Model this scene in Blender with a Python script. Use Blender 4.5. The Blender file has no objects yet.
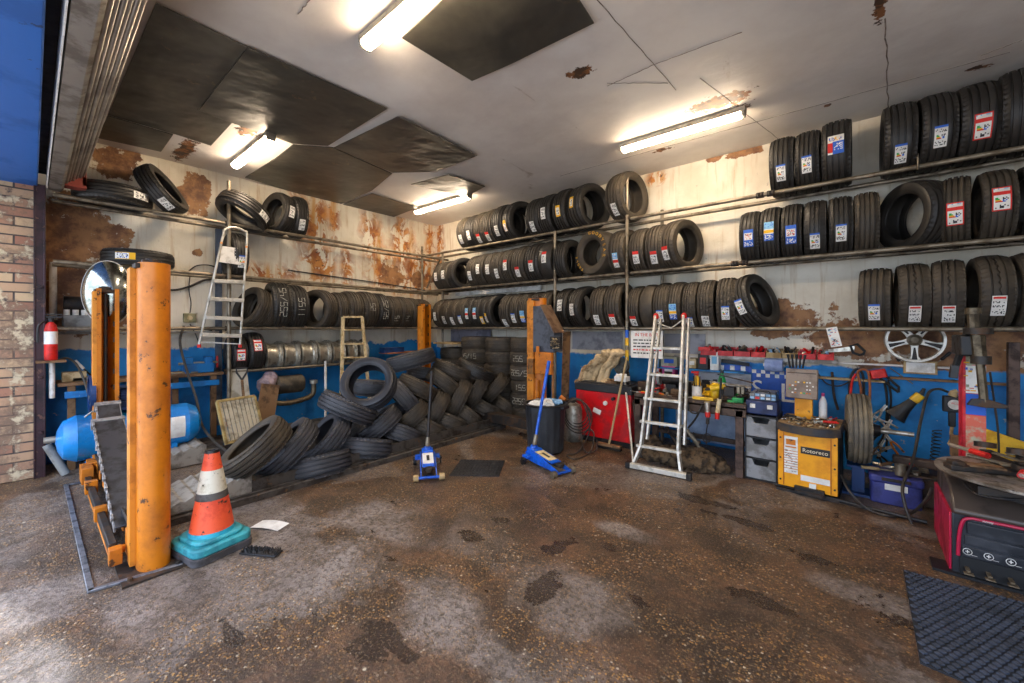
import bpy, math, random
from mathutils import Vector, Matrix
random.seed(7)
PI = math.pi
S = bpy.context.scene
COL = S.collection
R_ = math.radians
# ------------------------------------------------------------------ camera model
F = 402.0; CX = 512.0; HY = 327.0
CAM = Vector((6.70, -5.52, 1.5))
RT = Vector((0.767, 0.6417, 0)); FW = Vector((-0.6417, 0.767, 0))
def ray(px, py):
    d = RT * ((px - CX) / F) + FW; d.z = (HY - py) / F
    return d
def pX(px, py, x): d = ray(px, py); return CAM + d * ((x - CAM.x) / d.x)
def pY(px, py, y): d = ray(px, py); return CAM + d * ((y - CAM.y) / d.y)
def pZ(px, py, z): d = ray(px, py); return CAM + d * ((z - CAM.z) / d.z)
def lin(h):
    h = h.lstrip('#'); o = []
    for i in (0, 2, 4):
        c = int(h[i:i+2], 16) / 255
        o.append(c / 12.92 if c <= .04045 else ((c + .055) / 1.055) ** 2.4)
    return (*o, 1)
# ------------------------------------------------------------------ materials
MATS = {}
class NT:
    def __init__(s, name):
        s.m = bpy.data.materials.new(name); s.m.use_nodes = True
        s.t = s.m.node_tree; s.b = s.t.nodes['Principled BSDF']; s.co = None
    def n(s, ty, **kw):
        x = s.t.nodes.new(ty)
        for k, v in kw.items(): setattr(x, k, v)
        return x
    def l(s, a, b): s.t.links.new(a, b)
    def coord(s, kind='Object'):
        return s.n('ShaderNodeTexCoord').outputs[kind]
    def noise(s, vec, scale, detail=4, rough=.6, dist=0.0):
        x = s.n('ShaderNodeTexNoise'); s.l(vec, x.inputs['Vector'])
        x.inputs['Scale'].default_value = scale; x.inputs['Detail'].default_value = detail
        x.inputs['Roughness'].default_value = rough; x.inputs['Distortion'].default_value = dist
        return x.outputs['Fac']
    def ramp(s, fac, a, b):
        x = s.n('ShaderNodeMapRange'); s.l(fac, x.inputs[0])
        x.inputs[1].default_value = a; x.inputs[2].default_value = b
        x.interpolation_type = 'SMOOTHSTEP'
        return x.outputs[0]
    def math(s, op, a, b=0.0, c=None):
        x = s.n('ShaderNodeMath', operation=op)
        for i, v in enumerate((a, b) if c is None else (a, b, c)):
            if isinstance(v, (int, float)): x.inputs[i].default_value = v
            else: s.l(v, x.inputs[i])
        return x.outputs[0]
    def mix(s, fac, a, b):
        x = s.n('ShaderNodeMix', data_type='RGBA')
        for i, v in ((0, fac), (6, a), (7, b)):
            if isinstance(v, (int, float)): x.inputs[i].default_value = v
            elif isinstance(v, tuple): x.inputs[i].default_value = v
            else: s.l(v, x.inputs[i])
        return x.outputs[2]
    def scale(s, vec, sc, loc=(0, 0, 0)):
        x = s.n('ShaderNodeMapping'); s.l(vec, x.inputs[0])
        x.inputs['Scale'].default_value = sc; x.inputs['Location'].default_value = loc
        return x.outputs[0]
    def bump(s, h, st=.3, dist=.01, base=None):
        x = s.n('ShaderNodeBump'); x.inputs['Strength'].default_value = st
        x.inputs['Distance'].default_value = dist; s.l(h, x.inputs['Height'])
        s.l(x.outputs[0], s.b.inputs['Normal'])
    def col(s, v):
        if isinstance(v, tuple): s.b.inputs['Base Color'].default_value = v
        else: s.l(v, s.b.inputs['Base Color'])
    def rough(s, v):
        if isinstance(v, (int, float)): s.b.inputs['Roughness'].default_value = v
        else: s.l(v, s.b.inputs['Roughness'])
    def ao(s): pass
def mat(name, c, c2=None, rough=.5, metal=0.0, sc=9.0, lo=.45, hi=.62, bump=.1, c3=None, sc3=30, lo3=.6, hi3=.66):
    """paint / metal / cloth with a second tone in worn patches and a third in small specks"""
    if name in MATS: return MATS[name]
    n = NT(name); v = n.coord()
    a = lin(c); out = a
    if c2:
        f = n.ramp(n.noise(v, sc, 6, .65), lo, hi); out = n.mix(f, a, lin(c2))
        n.rough(n.math('MULTIPLY_ADD', f, .22, rough))
    else: n.rough(rough)
    if c3:
        f3 = n.ramp(n.noise(v, sc3, 5, .7), lo3, hi3); out = n.mix(f3, out, lin(c3))
    n.col(out); n.b.inputs['Metallic'].default_value = metal
    if bump: n.bump(n.noise(v, sc * 4, 5), bump, .004)
    MATS[name] = n.m
    return n.m
def emit(name, c, st):
    n = NT(name); n.b.inputs['Emission Color'].default_value = lin(c); n.b.inputs['Emission Strength'].default_value = st
    n.col(lin(c)); MATS[name] = n.m; return n.m
# ------------------------------------------------------------------ mesh builder
def Rt(rx=0, ry=0, rz=0):
    return Matrix.Rotation(R_(rz), 4, 'Z') @ Matrix.Rotation(R_(ry), 4, 'Y') @ Matrix.Rotation(R_(rx), 4, 'X')
def Tr(v): return Matrix.Translation(Vector(v))
class MB:
    def __init__(s): s.v = []; s.f = []; s.m = []
    def add(s, vs, fs, mi=0, M=None):
        o = len(s.v)
        for q in vs:
            q = Vector(q); s.v.append(tuple(M @ q) if M is not None else tuple(q))
        for q in fs: s.f.append(tuple(i + o for i in q)); s.m.append(mi)
        return s
    def box(s, c, d, mi=0, M=None):
        """centre c, full size d"""
        x, y, z = d[0]/2, d[1]/2, d[2]/2
        vs = [(c[0]+i*x, c[1]+j*y, c[2]+k*z) for i in (-1, 1) for j in (-1, 1) for k in (-1, 1)]
        return s.add(vs, [(0,1,3,2),(4,6,7,5),(0,4,5,1),(2,3,7,6),(0,2,6,4),(1,5,7,3)], mi, M)
    def cyl(s, p, q, r, r2=None, n=16, mi=0, M=None, cap=True):
        p = Vector(p); q = Vector(q); r2 = r if r2 is None else r2
        d = (q - p).normalized(); u = d.orthogonal().normalized(); w = d.cross(u)
        vs = []
        for a, rr in ((p, r), (q, r2)):
            for i in range(n):
                t = 2*PI*i/n; vs.append(a + (u*math.cos(t) + w*math.sin(t))*rr)
        fs = [(i, (i+1) % n, n+(i+1) % n, n+i) for i in range(n)]
        if cap: fs += [tuple(reversed(range(n))), tuple(range(n, 2*n))]
        return s.add(vs, fs, mi, M)
    def tube(s, pts, r, n=8, mi=0, M=None, closed=False):
        pts = [Vector(p) for p in pts]; N = len(pts); vs = []; prev = None
        for i, p in enumerate(pts):
            a = pts[(i-1) % N] if (closed or i > 0) else p
            b = pts[(i+1) % N] if (closed or i < N-1) else p
            d = (b - a).normalized()
            if prev is None: u = d.orthogonal().normalized()
            else:
                u = prev - d*prev.dot(d)
                u = u.normalized() if u.length > 1e-6 else d.orthogonal().normalized()
            prev = u; w = d.cross(u)
            for k in range(n):
                t = 2*PI*k/n; vs.append(p + (u*math.cos(t) + w*math.sin(t))*r)
        fs = []
        for i in range(N if closed else N-1):
            j = (i+1) % N
            for k in range(n): fs.append((i*n+k, i*n+(k+1) % n, j*n+(k+1) % n, j*n+k))
        if not closed: fs += [tuple(reversed(range(n))), tuple(range((N-1)*n, N*n))]
        return s.add(vs, fs, mi, M)
    def lathe(s, prof, n=24, mi=0, M=None, closed=False):
        """profile [(r, z)] turned about Z"""
        vs = []; K = len(prof)
        for i in range(n):
            t = 2*PI*i/n
            for r, z in prof: vs.append((r*math.cos(t), r*math.sin(t), z))
        fs = []
        for i in range(n):
            j = (i+1) % n
            for k in range(K if closed else K-1):
                q = (k+1) % K; fs.append((i*K+k, j*K+k, j*K+q, i*K+q))
        return s.add(vs, fs, mi, M)
    def prism(s, poly, z0, z1, mi=0, M=None):
        n = len(poly)
        vs = [(x, y, z0) for x, y in poly] + [(x, y, z1) for x, y in poly]
        fs = [tuple(reversed(range(n))), tuple(range(n, 2*n))] + [(i, (i+1) % n, n+(i+1) % n, n+i) for i in range(n)]
        return s.add(vs, fs, mi, M)
    def rbox(s, c, d, r=.02, mi=0, M=None, k=4):
        """box with rounded vertical edges"""
        x, y = d[0]/2 - r, d[1]/2 - r; P = []
        for (sx, sy, a0) in ((1, 1, 0), (-1, 1, 90), (-1, -1, 180), (1, -1, 270)):
            for i in range(k+1):
                t = R_(a0 + 90*i/k); P.append((c[0]+sx*x + r*math.cos(t), c[1]+sy*y + r*math.sin(t)))
        return s.prism(P, c[2]-d[2]/2, c[2]+d[2]/2, mi, M)
    def text(s, body, size, mi=0, M=None, depth=.0015, align='CENTER'):
        c = bpy.data.curves.new('t', 'FONT'); c.body = body; c.size = size; c.extrude = depth
        c.align_x = align; c.align_y = 'CENTER'; c.resolution_u = 3
        o = bpy.data.objects.new('t', c); COL.objects.link(o)
        bpy.context.view_layer.update()
        me = bpy.data.meshes.new_from_object(o.evaluated_get(bpy.context.evaluated_depsgraph_get()))
        s.add([v.co.copy() for v in me.vertices], [tuple(p.vertices) for p in me.polygons], mi, M)
        bpy.data.objects.remove(o); bpy.data.curves.remove(c); bpy.data.meshes.remove(me)
        return s
    def mesh(s, name, mats, smooth=35):
        me = bpy.data.meshes.new(name); me.from_pydata([tuple(v) for v in s.v], [], s.f)
        for m in (mats if isinstance(mats, (list, tuple)) else [mats]): me.materials.append(m)
        me.polygons.foreach_set('material_index', s.m)
        me.polygons.foreach_set('use_smooth', [bool(smooth)] * len(s.f))
        if smooth: me.set_sharp_from_angle(angle=R_(smooth))
        me.update(); return me
    def build(s, name, mats, parent=None, loc=(0, 0, 0), rot=(0, 0, 0), smooth=35, bev=0):
        o = bpy.data.objects.new(name, s.mesh(name, mats, smooth)); COL.objects.link(o)
        o.location = loc; o.rotation_euler = [R_(a) for a in rot]
        if parent is not None: o.parent = parent
        if bev:
            b = o.modifiers.new('b', 'BEVEL'); b.width = bev; b.segments = 2; b.limit_method = 'ANGLE'
        return o
def tag(o, label, cat, group=None, kind=None):
    o['label'] = label; o['category'] = cat
    if group: o['group'] = group
    if kind: o['kind'] = kind
    return o
def thing(name, label, cat, loc=(0, 0, 0), rot=(0, 0, 0), group=None):
    o = bpy.data.objects.new(name, None); COL.objects.link(o); o.empty_display_size = .1
    o.location = loc; o.rotation_euler = [R_(a) for a in rot]
    return tag(o, label, cat, group)
def struct(o, label=None, cat=None):
    o['kind'] = 'structure'
    if label: o['label'] = label; o['category'] = cat or 'wall'
    return o
def curve_pts(ctrl, k=8):
    """smooth path through control points"""
    P = [Vector(p) for p in ctrl]; out = []
    for i in range(len(P)-1):
        a = P[max(i-1, 0)]; b = P[i]; c = P[i+1]; d = P[min(i+2, len(P)-1)]
        for j in range(k):
            t = j/k
            out.append(.5*((2*b) + (c-a)*t + (2*a-5*b+4*c-d)*t*t + (3*b-a-3*c+d)*t**3))
    out.append(P[-1]); return out
ORD = ['first', 'second', 'third', 'fourth', 'fifth', 'sixth', 'seventh', 'eighth', 'ninth', 'tenth', 'eleventh', 'twelfth', 'thirteenth', 'fourteenth', 'fifteenth', 'sixteenth']

# common materials
M_STEEL = mat('scaffold_steel', '8d8270', '6b5f4e', rough=.42, metal=.6, sc=6, bump=.08)
M_DSTEEL = mat('dark_steel', '3a3735', '5b4636', rough=.5, metal=.6, sc=12, bump=.2)
M_ALU = mat('aluminium', 'd6d2c8', 'b3aea2', rough=.4, metal=.45, sc=9, bump=.02)
M_CHROME = mat('bright_metal', 'c4bfb2', '938c7e', rough=.3, metal=.75, sc=12, bump=.03)
M_BLACK = mat('black_plastic', '17181a', '26262a', rough=.45, sc=12, bump=.05)
M_BLACKM = mat('black_metal', '1c1c1e', '3b322b', rough=.45, metal=.3, sc=15)
M_ORANGE = mat('lift_orange', 'd0780f', 'a85c0b', rough=.38, sc=3.2, lo=.40, hi=.66, c3='4a2c14', sc3=13, lo3=.6, hi3=.66, bump=.2)
M_ORANGE_L = mat('pale_orange', 'f0a45a', 'dd8840', rough=.45, sc=6)
M_JBLUE = mat('jack_blue', '0f5fd6', '0a49a8', rough=.28, sc=12, c3='8a8478', sc3=24, lo3=.7, hi3=.73, bump=.05)
M_BLUE = mat('painted_blue', '1173b8', '0c5a98', rough=.4, sc=4, c3='c9c2b4', sc3=11, lo3=.71, hi3=.73)
M_RED = mat('gloss_red', 'd21318', 'a90f14', rough=.28, sc=5, bump=.03)
M_DRED = mat('changer_red', 'b5153f', '8c1230', rough=.4, sc=5, c3='4a2a24', sc3=10, lo3=.62, hi3=.7)
M_WHITE = mat('white_plastic', 'e6e3dd', 'c4bfb6', rough=.45, sc=8, bump=.02)
M_CARD = mat('white_card', 'ecebe6', 'd9d6cf', rough=.7, sc=8, bump=0)
M_WOOD = mat('worn_wood', '7c5c3c', '4e3823', rough=.65, sc=6, bump=.3)
M_LWOOD = mat('pale_wood', 'b59a6c', '8a6f47', rough=.6, sc=7, bump=.2)
M_DWOOD = mat('oily_wood', '4a3627', '2a1f18', rough=.55, sc=7, bump=.4, c3='8a6a44', sc3=18, lo3=.64, hi3=.7)
M_GREY = mat('grey_plastic', '8c8c88', '6d6c69', rough=.5, sc=8, bump=.03)
M_RUBH = mat('hose_rubber', '2b2927', '4a4137', rough=.5, sc=15, bump=0)
M_YEL = mat('safety_yellow', 'f0c021', 'cf9a12', rough=.4, sc=10, bump=.03)
M_GREEN = mat('tool_green', '1d9a4c', '137038', rough=.4, sc=10, bump=0)
M_REDP = mat('red_plastic', 'd8231c', 'b01813', rough=.4, sc=10, bump=0)
M_PURP = mat('purple_plastic', '3c4288', '2b2f68', rough=.4, sc=6, bump=.05)
M_PINK = mat('pink_plastic', 'd6408a', 'a83068', rough=.4, sc=10, bump=0)
M_LBLUE = mat('pale_blue_plastic', '8fb6d6', '6d95b8', rough=.4, sc=10, bump=0)
M_CLOTH = mat('beige_cloth', 'cbb28a', '8a7454', rough=.85, sc=8, bump=.5)
M_INK = mat('dark_print', '26262c', rough=.7, bump=0)
M_INKR = mat('red_print', 'd22a22', rough=.7, bump=0)
M_INKY = mat('yellow_print', 'f0b81e', rough=.7, bump=0)
M_INKB = mat('blue_print', '2a62c8', rough=.7, bump=0)
M_INKG = mat('green_print', '2fa34e', rough=.7, bump=0)
M_INKC = mat('pale_blue_print', '7fb8dc', rough=.7, bump=0)
M_TGOLD = mat('tyre_lettering_yellow', 'dba83a', 'a87a26', rough=.6, sc=20, bump=0)
M_CHALK = mat('chalk', 'c9c6b8', '8c897c', rough=.9, sc=40, bump=0)
# ================================================================== THE SETTING
CZ = 3.64
def blobs(n, co, lst, distort=.35, soft=.12, nscale=3.0):
    """mask of stains that have a place of their own: list of (centre, radii)"""
    nz = n.n('ShaderNodeTexNoise'); n.l(co, nz.inputs['Vector']); nz.inputs['Scale'].default_value = nscale
    nz.inputs['Detail'].default_value = 8; nz.inputs['Roughness'].default_value = .68
    fac = n.math('MULTIPLY', n.math('SUBTRACT', nz.outputs['Fac'], .5), distort * 5)
    out = None
    for c, r in lst:
        mp = n.n('ShaderNodeMapping'); n.l(co, mp.inputs[0])
        mp.inputs['Scale'].default_value = [1/q for q in r]
        mp.inputs['Location'].default_value = [-c[i]/r[i] for i in range(3)]
        ln = n.n('ShaderNodeVectorMath', operation='LENGTH'); n.l(mp.outputs[0], ln.inputs[0])
        v = ln.outputs['Value']
        out = v if out is None else n.math('MINIMUM', out, v)
    tot = n.math('ADD', out, fac)
    x = n.n('ShaderNodeMapRange'); n.l(tot, x.inputs[0]); x.inputs[1].default_value = 1 - soft; x.inputs[2].default_value = 1 + soft
    x.inputs[3].default_value = 1; x.inputs[4].default_value = 0
    return x.outputs[0]
def wall_mat(name, blue_z, patches, streaks, edge_noise=.12, drips=.0):
    n = NT(name); co = n.coord('Object')
    sep = n.n('ShaderNodeSeparateXYZ'); n.l(co, sep.inputs[0]); z = sep.outputs['Z']
    # off-white paint, dirty
    base = n.mix(n.ramp(n.noise(co, 1.6, 6, .6), .35, .7), lin('ebe3d2'), lin('d3c8b2'))
    base = n.mix(n.ramp(n.noise(n.scale(co, (6, 6, .5)), 2.2, 6, .6), .52, .78), base, lin('b89a6c'))
    base = n.mix(n.ramp(n.noise(co, 14, 6, .75), .64, .7), base, lin('7b6d5c'))
    if streaks:
        st = blobs(n, co, streaks, .42, .5, 3.2)
        fine = n.ramp(n.noise(n.scale(co, (1.6, 1.6, 1)), 3.1, 9, .72, .6), .475, .51)
        flake = n.mix(n.ramp(n.noise(co, 5, 6), .4, .6), lin('c9863e'), lin('965426'))
        flake = n.mix(n.ramp(n.noise(co, 13, 7, .7), .58, .64), flake, lin('4f3626'))
        base = n.mix(n.math('MULTIPLY', st, n.ramp(n.noise(n.scale(co, (5, 5, .25)), 2.0, 4, .5), .5, .66)), base, lin('c99a5c'))
        base = n.mix(n.math('MULTIPLY', st, fine), base, flake)
    pm = blobs(n, co, patches, .75, .04, 2.6)
    brown = n.mix(n.ramp(n.noise(co, 5, 8, .7), .4, .62), lin('a5774c'), lin('6b4630'))
    brown = n.mix(n.ramp(n.noise(co, 9, 8, .7), .62, .66), brown, lin('cfc5b4'))
    base = n.mix(pm, base, brown)
    # blue painted lower wall with a ragged edge
    zz = n.math('ADD', z, n.math('MULTIPLY', n.math('SUBTRACT', n.noise(co, 3.0, 6, .6), .5), edge_noise * 3))
    bm = n.ramp(zz, blue_z + .02, blue_z - .02)
    x = n.n('ShaderNodeMapRange'); n.l(zz, x.inputs[0]); x.inputs[1].default_value = blue_z - .01; x.inputs[2].default_value = blue_z + .01
    x.inputs[3].default_value = 1; x.inputs[4].default_value = 0
    blue = n.mix(n.ramp(n.noise(co, 2.5, 5), .4, .65), lin('1f8cd4'), lin('126cb0'))
    blue = n.mix(n.ramp(n.noise(co, 7, 8, .75), .63, .65), blue, lin('b8a68c'))
    base = n.mix(x.outputs[0], base, blue)
    n.col(base); n.rough(.62)
    n.bump(n.noise(co, 11, 8, .7), .35, .02)
    return n.m
def P3(p, pad=.5): return tuple(p)
Lw = lambda a, b: tuple(pX(a, b, 0)); Bw = lambda a, b: tuple(pY(a, b, 0))
left_patches = [(Lw(78, 232), (1, .36, .34)), (Lw(196, 197), (1, .16, .32)), (Lw(112, 160), (1, .22, .2)), (Lw(316, 383), (1, .45, .28)),
                (Lw(60, 275), (1, .3, .3)), (Lw(75, 305), (1, .55, .38)), (Lw(55, 245), (1, .2, .4)), (Lw(392, 276), (1, .25, .2)), (Lw(420, 280), (1, .3, .15)), (Lw(197, 253), (1, .06, .05)), (Lw(250, 400), (1, .2, .2))]
left_streaks = [(Lw(316, 222), (1, .22, .55)), (Lw(318, 262), (1, .3, .4)), (Lw(346, 268), (1, .12, .35)), (Lw(300, 215), (1, .15, .5)), (Lw(372, 238), (1, .2, .5)),
                (Lw(385, 268), (1, .35, .35)), (Lw(402, 245), (1, .25, .6)), (Lw(420, 270), (1, .5, .4)), (Lw(334, 215), (1, .1, .5)), (Lw(262, 272), (1, .5, .12)), (Lw(430, 240), (1, .12, .8)), (Lw(412, 285), (1, .6, .22))]
back_patches = [(Bw(742, 152), (.2, 1, .07)), (Bw(715, 157), (.1, 1, .05)), (Bw(785, 322), (.42, 1, .2)), (Bw(860, 340), (.6, 1, .19)), (Bw(960, 350), (.55, 1, .22)),
                (Bw(900, 372), (.35, 1, .12)), (Bw(1005, 375), (.3, 1, .12)), (Bw(470, 335), (.5, 1, .12))]
back_streaks = [(Bw(440, 245), (.12, 1, .8)), (Bw(655, 178), (.12, 1, .10))]
M_LEFTW = wall_mat('stained_left_wall_paint', 1.22, left_patches, left_streaks)
M_BACKW = wall_mat('stained_back_wall_paint', 1.08, back_patches, back_streaks, .07)
w = MB().box((-.1, -2.8, CZ/2), (.2, 5.6+.0, CZ)).build('wall_left', M_LEFTW); struct(w)
w = MB().box((4.9, .1, CZ/2), (10.2, .2, CZ)).build('wall_back', M_BACKW); struct(w)
M_PLAIN = mat('plain_wall_paint', 'cfc6b6', 'a89c88', rough=.7, sc=2)
w = MB().box((10.1, -2.7, CZ/2), (.2, 5.8, CZ)).build('wall_right', M_PLAIN); struct(w)
# ceiling: sagging plaster boards
n = NT('ceiling_paint'); co = n.coord()
b = n.mix(n.ramp(n.noise(co, .8, 6, .6), .35, .7), lin('f0eae2'), lin('d8cfc6'))
b = n.mix(n.ramp(n.noise(n.scale(co, (1, .35, 1)), 1.7, 8, .65, 1.2), .62, .74), b, lin('a08a74'))
sb = blobs(n, co, [(tuple(pZ(720, 102, CZ)), (.25, .12, 1)), (tuple(pZ(697, 107, CZ)), (.08, .06, 1)), (tuple(pZ(580, 73, CZ)), (.11, .07, 1)), (tuple(pZ(980, 67, CZ)), (.06, .04, 1)), (tuple(pZ(880, 8, CZ)), (.03, .16, 1)),
    (tuple(pZ(740, 108, CZ)), (.07, .06, 1)), (tuple(pZ(662, 150, CZ)), (.1, .04, 1)), (tuple(pZ(828, 105, CZ)), (.03, .03, 1)), (tuple(pZ(250, 128, CZ)), (.25, .1, 1)), (tuple(pZ(185, 150, CZ)), (.4, .08, 1)), (tuple(pZ(880, 120, CZ)), (.5, .08, 1))], .75, .06, 14)
b = n.mix(sb, b, n.mix(n.ramp(n.noise(co, 12, 4), .45, .55), lin('8a5a34'), lin('4a3526')))
n.col(b); n.rough(.6); n.bump(n.noise(co, 1.1, 5, .5), .5, .06)
MB().box((4.9, -2.65, CZ+.05), (10.4, 5.5, .1)).build('ceiling', n.m)['kind'] = 'structure'
M_SEAM = mat('ceiling_seam', '9a8e82', '6f6256', rough=.8, sc=12)
for i, (a, c, wd) in enumerate([((592, -6), (676, 90), .007), ((668, 83), (607, 83), .006), ((655, 64), (742, 32), .006), ((607, 86), (655, 64), .006), ((885, 18), (889, 119), .012), ((1022, 40), (980, 56), .008), ((560, 176), (1010, 52), .008), ((310, 0), (298, 14), .006), ((700, 78), (780, 140), .005)]):
    p, q = pZ(*a, CZ), pZ(*c, CZ); d = q - p; L = d.length; k = 14
    m = MB(); prev = None
    P = []
    for j in range(k+1):
        jit = (random.random()-.5)*wd*1.5 if 0 < j < k else 0
        P.append(p + d*(j/k) + Vector((-d.y, d.x, 0)).normalized()*jit)
    sd = Vector((-d.y, d.x, 0)).normalized()*wd*.35
    for j in range(k):
        A, B_ = P[j], P[j+1]
        m.add([A-sd+Vector((0,0,-.003)), B_-sd+Vector((0,0,-.003)), B_+sd+Vector((0,0,-.003)), A+sd+Vector((0,0,-.003)), A-sd, B_-sd, B_+sd, A+sd], [(0,1,2,3),(4,7,6,5),(0,4,5,1),(3,2,6,7)])
    struct(m.build('trim_%d' % (i+1), M_SEAM))
# floor
n = NT('oily_concrete'); co = n.coord()
vor = n.n('ShaderNodeTexVoronoi'); n.l(n.scale(co, (1, 1, 1)), vor.inputs['Vector']); vor.inputs['Scale'].default_value = 80; vor.inputs['Randomness'].default_value = 1
sx = n.n('ShaderNodeSeparateColor'); n.l(vor.outputs['Color'], sx.inputs[0]); dist = vor.outputs['Distance']
big = n.noise(co, .7, 10, .62, .5); mid = n.noise(co, 2.4, 10, .72, .7); fine = n.noise(co, 30, 8, .8); vfine = n.noise(co, 75, 4, .7)
grey = n.mix(n.ramp(mid, .38, .62), lin('857a73'), lin('5c514a'))
brown = n.mix(n.ramp(mid, .38, .6), lin('684529'), lin('302014'))
bb = blobs(n, co, [((5.1, -2.9, 0), (1.4, .7, 1)), ((6.2, -2.6, 0), (1.3, .45, 1)), ((6.7, -2.1, 0), (.6, .5, 1)), ((4.9, -3.9, 0), (.8, .25, 1)), ((6.3, -3.5, 0), (.8, .5, 1)), ((3.2, -5.35, 0), (1.2, .3, 1)), ((6.9, -3.9, 0), (.5, .5, 1))], .55, .3, 1.2)
stain = n.math('MAXIMUM', n.math('MULTIPLY', n.ramp(big, .50, .52), .85), n.math('MULTIPLY', bb, .9))
worn_lit = blobs(n, co, [(tuple(pZ(a, c, 0)), (r, r2, 1)) for a, c, r, r2 in ((320,560,.35,.3),(440,610,.3,.2),(560,600,.28,.25),(500,660,.3,.12),(150,600,.3,.2),(40,600,.35,.3),(250,520,.5,.3),(380,520,.4,.3),(880,600,.25,.12),(30,680,.4,.12),(910,530,.3,.12),(620,530,.2,.1))], .55, .28, 1.6)  # pale worn concrete; the near-left blobs also paint in bright daylight
stain = n.math('MULTIPLY', stain, n.math('SUBTRACT', 1.0, n.math('MULTIPLY', worn_lit, .85)))
grey = n.mix(n.math('MULTIPLY', worn_lit, .65), grey, n.mix(n.ramp(mid, .35, .65), lin('a39a95'), lin('7f756f')))
ground = n.mix(stain, grey, brown)
ground = n.mix(n.math('MULTIPLY', n.ramp(n.noise(n.scale(co, (1, 1, 1)), 5.5, 10, .75, .5), .50, .60), .6), ground, lin('4b3a2c'))
peb = n.math('MULTIPLY', n.ramp(dist, .6, .35), n.ramp(sx.outputs[0], .45, .5))
pebn = n.math('MULTIPLY', peb, n.math('MULTIPLY', n.ramp(n.noise(co, 2.1, 8, .65), .40, .54), n.math('SUBTRACT', 1.0, n.math('MULTIPLY', worn_lit, .6))))
pcol = n.mix(n.ramp(sx.outputs[1], .2, .8), lin('70502a'), lin('c0914e'))
pcol = n.mix(n.ramp(sx.outputs[2], .95, .97), pcol, lin('ddd0b6'))
ground = n.mix(n.math('MULTIPLY', pebn, .85), ground, pcol)
vp = n.n('ShaderNodeTexVoronoi'); n.l(co, vp.inputs['Vector']); vp.inputs['Scale'].default_value = 13
sp2 = n.n('ShaderNodeSeparateColor'); n.l(vp.outputs['Color'], sp2.inputs[0])
flk = n.math('MULTIPLY', n.ramp(n.math('ADD', vp.outputs['Distance'], n.math('MULTIPLY', fine, .2)), .25, .18), n.ramp(sp2.outputs[0], .95, .96))
ground = n.mix(flk, ground, lin('c8bfa8'))
spots = blobs(n, co, [(tuple(pZ(a, c, 0)), (r, r2, 1)) for a, c, r, r2 in ((470,535,.1,.05),(500,520,.08,.05),(545,590,.09,.12),(640,602,.1,.05),(230,632,.2,.03),(560,545,.06,.14),(535,437,.28,.08),(610,548,.06,.04),(390,640,.14,.04),(700,500,.35,.06),(740,520,.3,.05),(820,560,.14,.05),(370,655,.1,.06),(760,600,.2,.05))], 1.1, .12, 4)
dark = n.math('MAXIMUM', n.ramp(n.noise(co, 1.7, 10, .74, .3), .625, .65), spots)
ground = n.mix(n.math('MULTIPLY', dark, .85), ground, lin('2b1e15'))
ground = n.mix(n.math('MULTIPLY', n.ramp(fine, .47, .58), .7), ground, lin('34281e'))
ground = n.mix(n.math('MULTIPLY', n.ramp(vfine, .56, .63), .5), ground, lin('ab9678'))
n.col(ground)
rg = n.math('SUBTRACT', n.math('MULTIPLY_ADD', n.noise(co, 1.2, 6, .6), -.4, .66), n.math('MULTIPLY', stain, .12))
n.rough(n.math('SUBTRACT', rg, n.math('MULTIPLY', dark, .2)))
n.b.inputs['Specular IOR Level'].default_value = .5
hh = n.math('ADD', n.math('MULTIPLY', pebn, .35), n.math('ADD', n.math('MULTIPLY', fine, .9), n.math('MULTIPLY', mid, 1.3)))
n.bump(hh, .9, .014)
M_FLOOR = n.m
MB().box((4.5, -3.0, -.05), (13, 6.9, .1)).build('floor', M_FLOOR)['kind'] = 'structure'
MB().box((4.5, -13.5, -.06), (40, 14.1, .1)).build('pavement', mat('pale_pavement', 'b8b4ae', '8f8b86', rough=.8, sc=2))['kind'] = 'structure'
# ------------------------------------------------ front: brick pier, jamb, fascia, shutter
n = NT('old_brick'); co = n.coord(); sp = n.n('ShaderNodeSeparateXYZ'); n.l(co, sp.inputs[0])
cb = n.n('ShaderNodeCombineXYZ'); n.l(n.math('ADD', sp.outputs['Y'], n.math('MULTIPLY', sp.outputs['X'], 1.0)), cb.inputs[0]); n.l(sp.outputs['Z'], cb.inputs[1])
br = n.n('ShaderNodeTexBrick'); n.l(cb.outputs[0], br.inputs['Vector'])
br.inputs['Scale'].default_value = 1; br.inputs['Brick Width'].default_value = .27; br.inputs['Row Height'].default_value = .092
br.inputs['Mortar Size'].default_value = .008; br.inputs['Bias'].default_value = 0; br.inputs['Mortar Smooth'].default_value = .3
br.inputs['Color1'].default_value = lin('cbb08a'); br.inputs['Color2'].default_value = lin('a2705a'); br.inputs['Mortar'].default_value = lin('4c4440')
c_ = n.mix(n.ramp(n.noise(co, 3, 8, .7), .45, .62), br.outputs['Color'], lin('7a6352'))
c_ = n.mix(n.ramp(n.noise(co, 6, 8, .7), .52, .62), c_, lin('cdbc9c'))
c_ = n.mix(n.ramp(n.noise(co, 5, 8, .7), .6, .7), c_, lin('4d4442'))
n.col(c_); n.rough(.85)
inv = n.math('SUBTRACT', 1.0, br.outputs['Fac']); n.bump(n.math('ADD', inv, n.math('MULTIPLY', n.noise(co, 25, 5), .4)), .8, .012)
M_BRICK = n.m
XP = .5
struct(MB().box((XP/2-.55, -5.98, 1.46), (XP+1.1, .99, 2.92)).build('wall_front', M_BRICK, bev=.006))
M_FASC = mat('fascia_blue', '1a62b4', '17539c', rough=.5, sc=2.2, c3='0d2c58', sc3=7, lo3=.66, hi3=.7, bump=.25)
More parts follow.
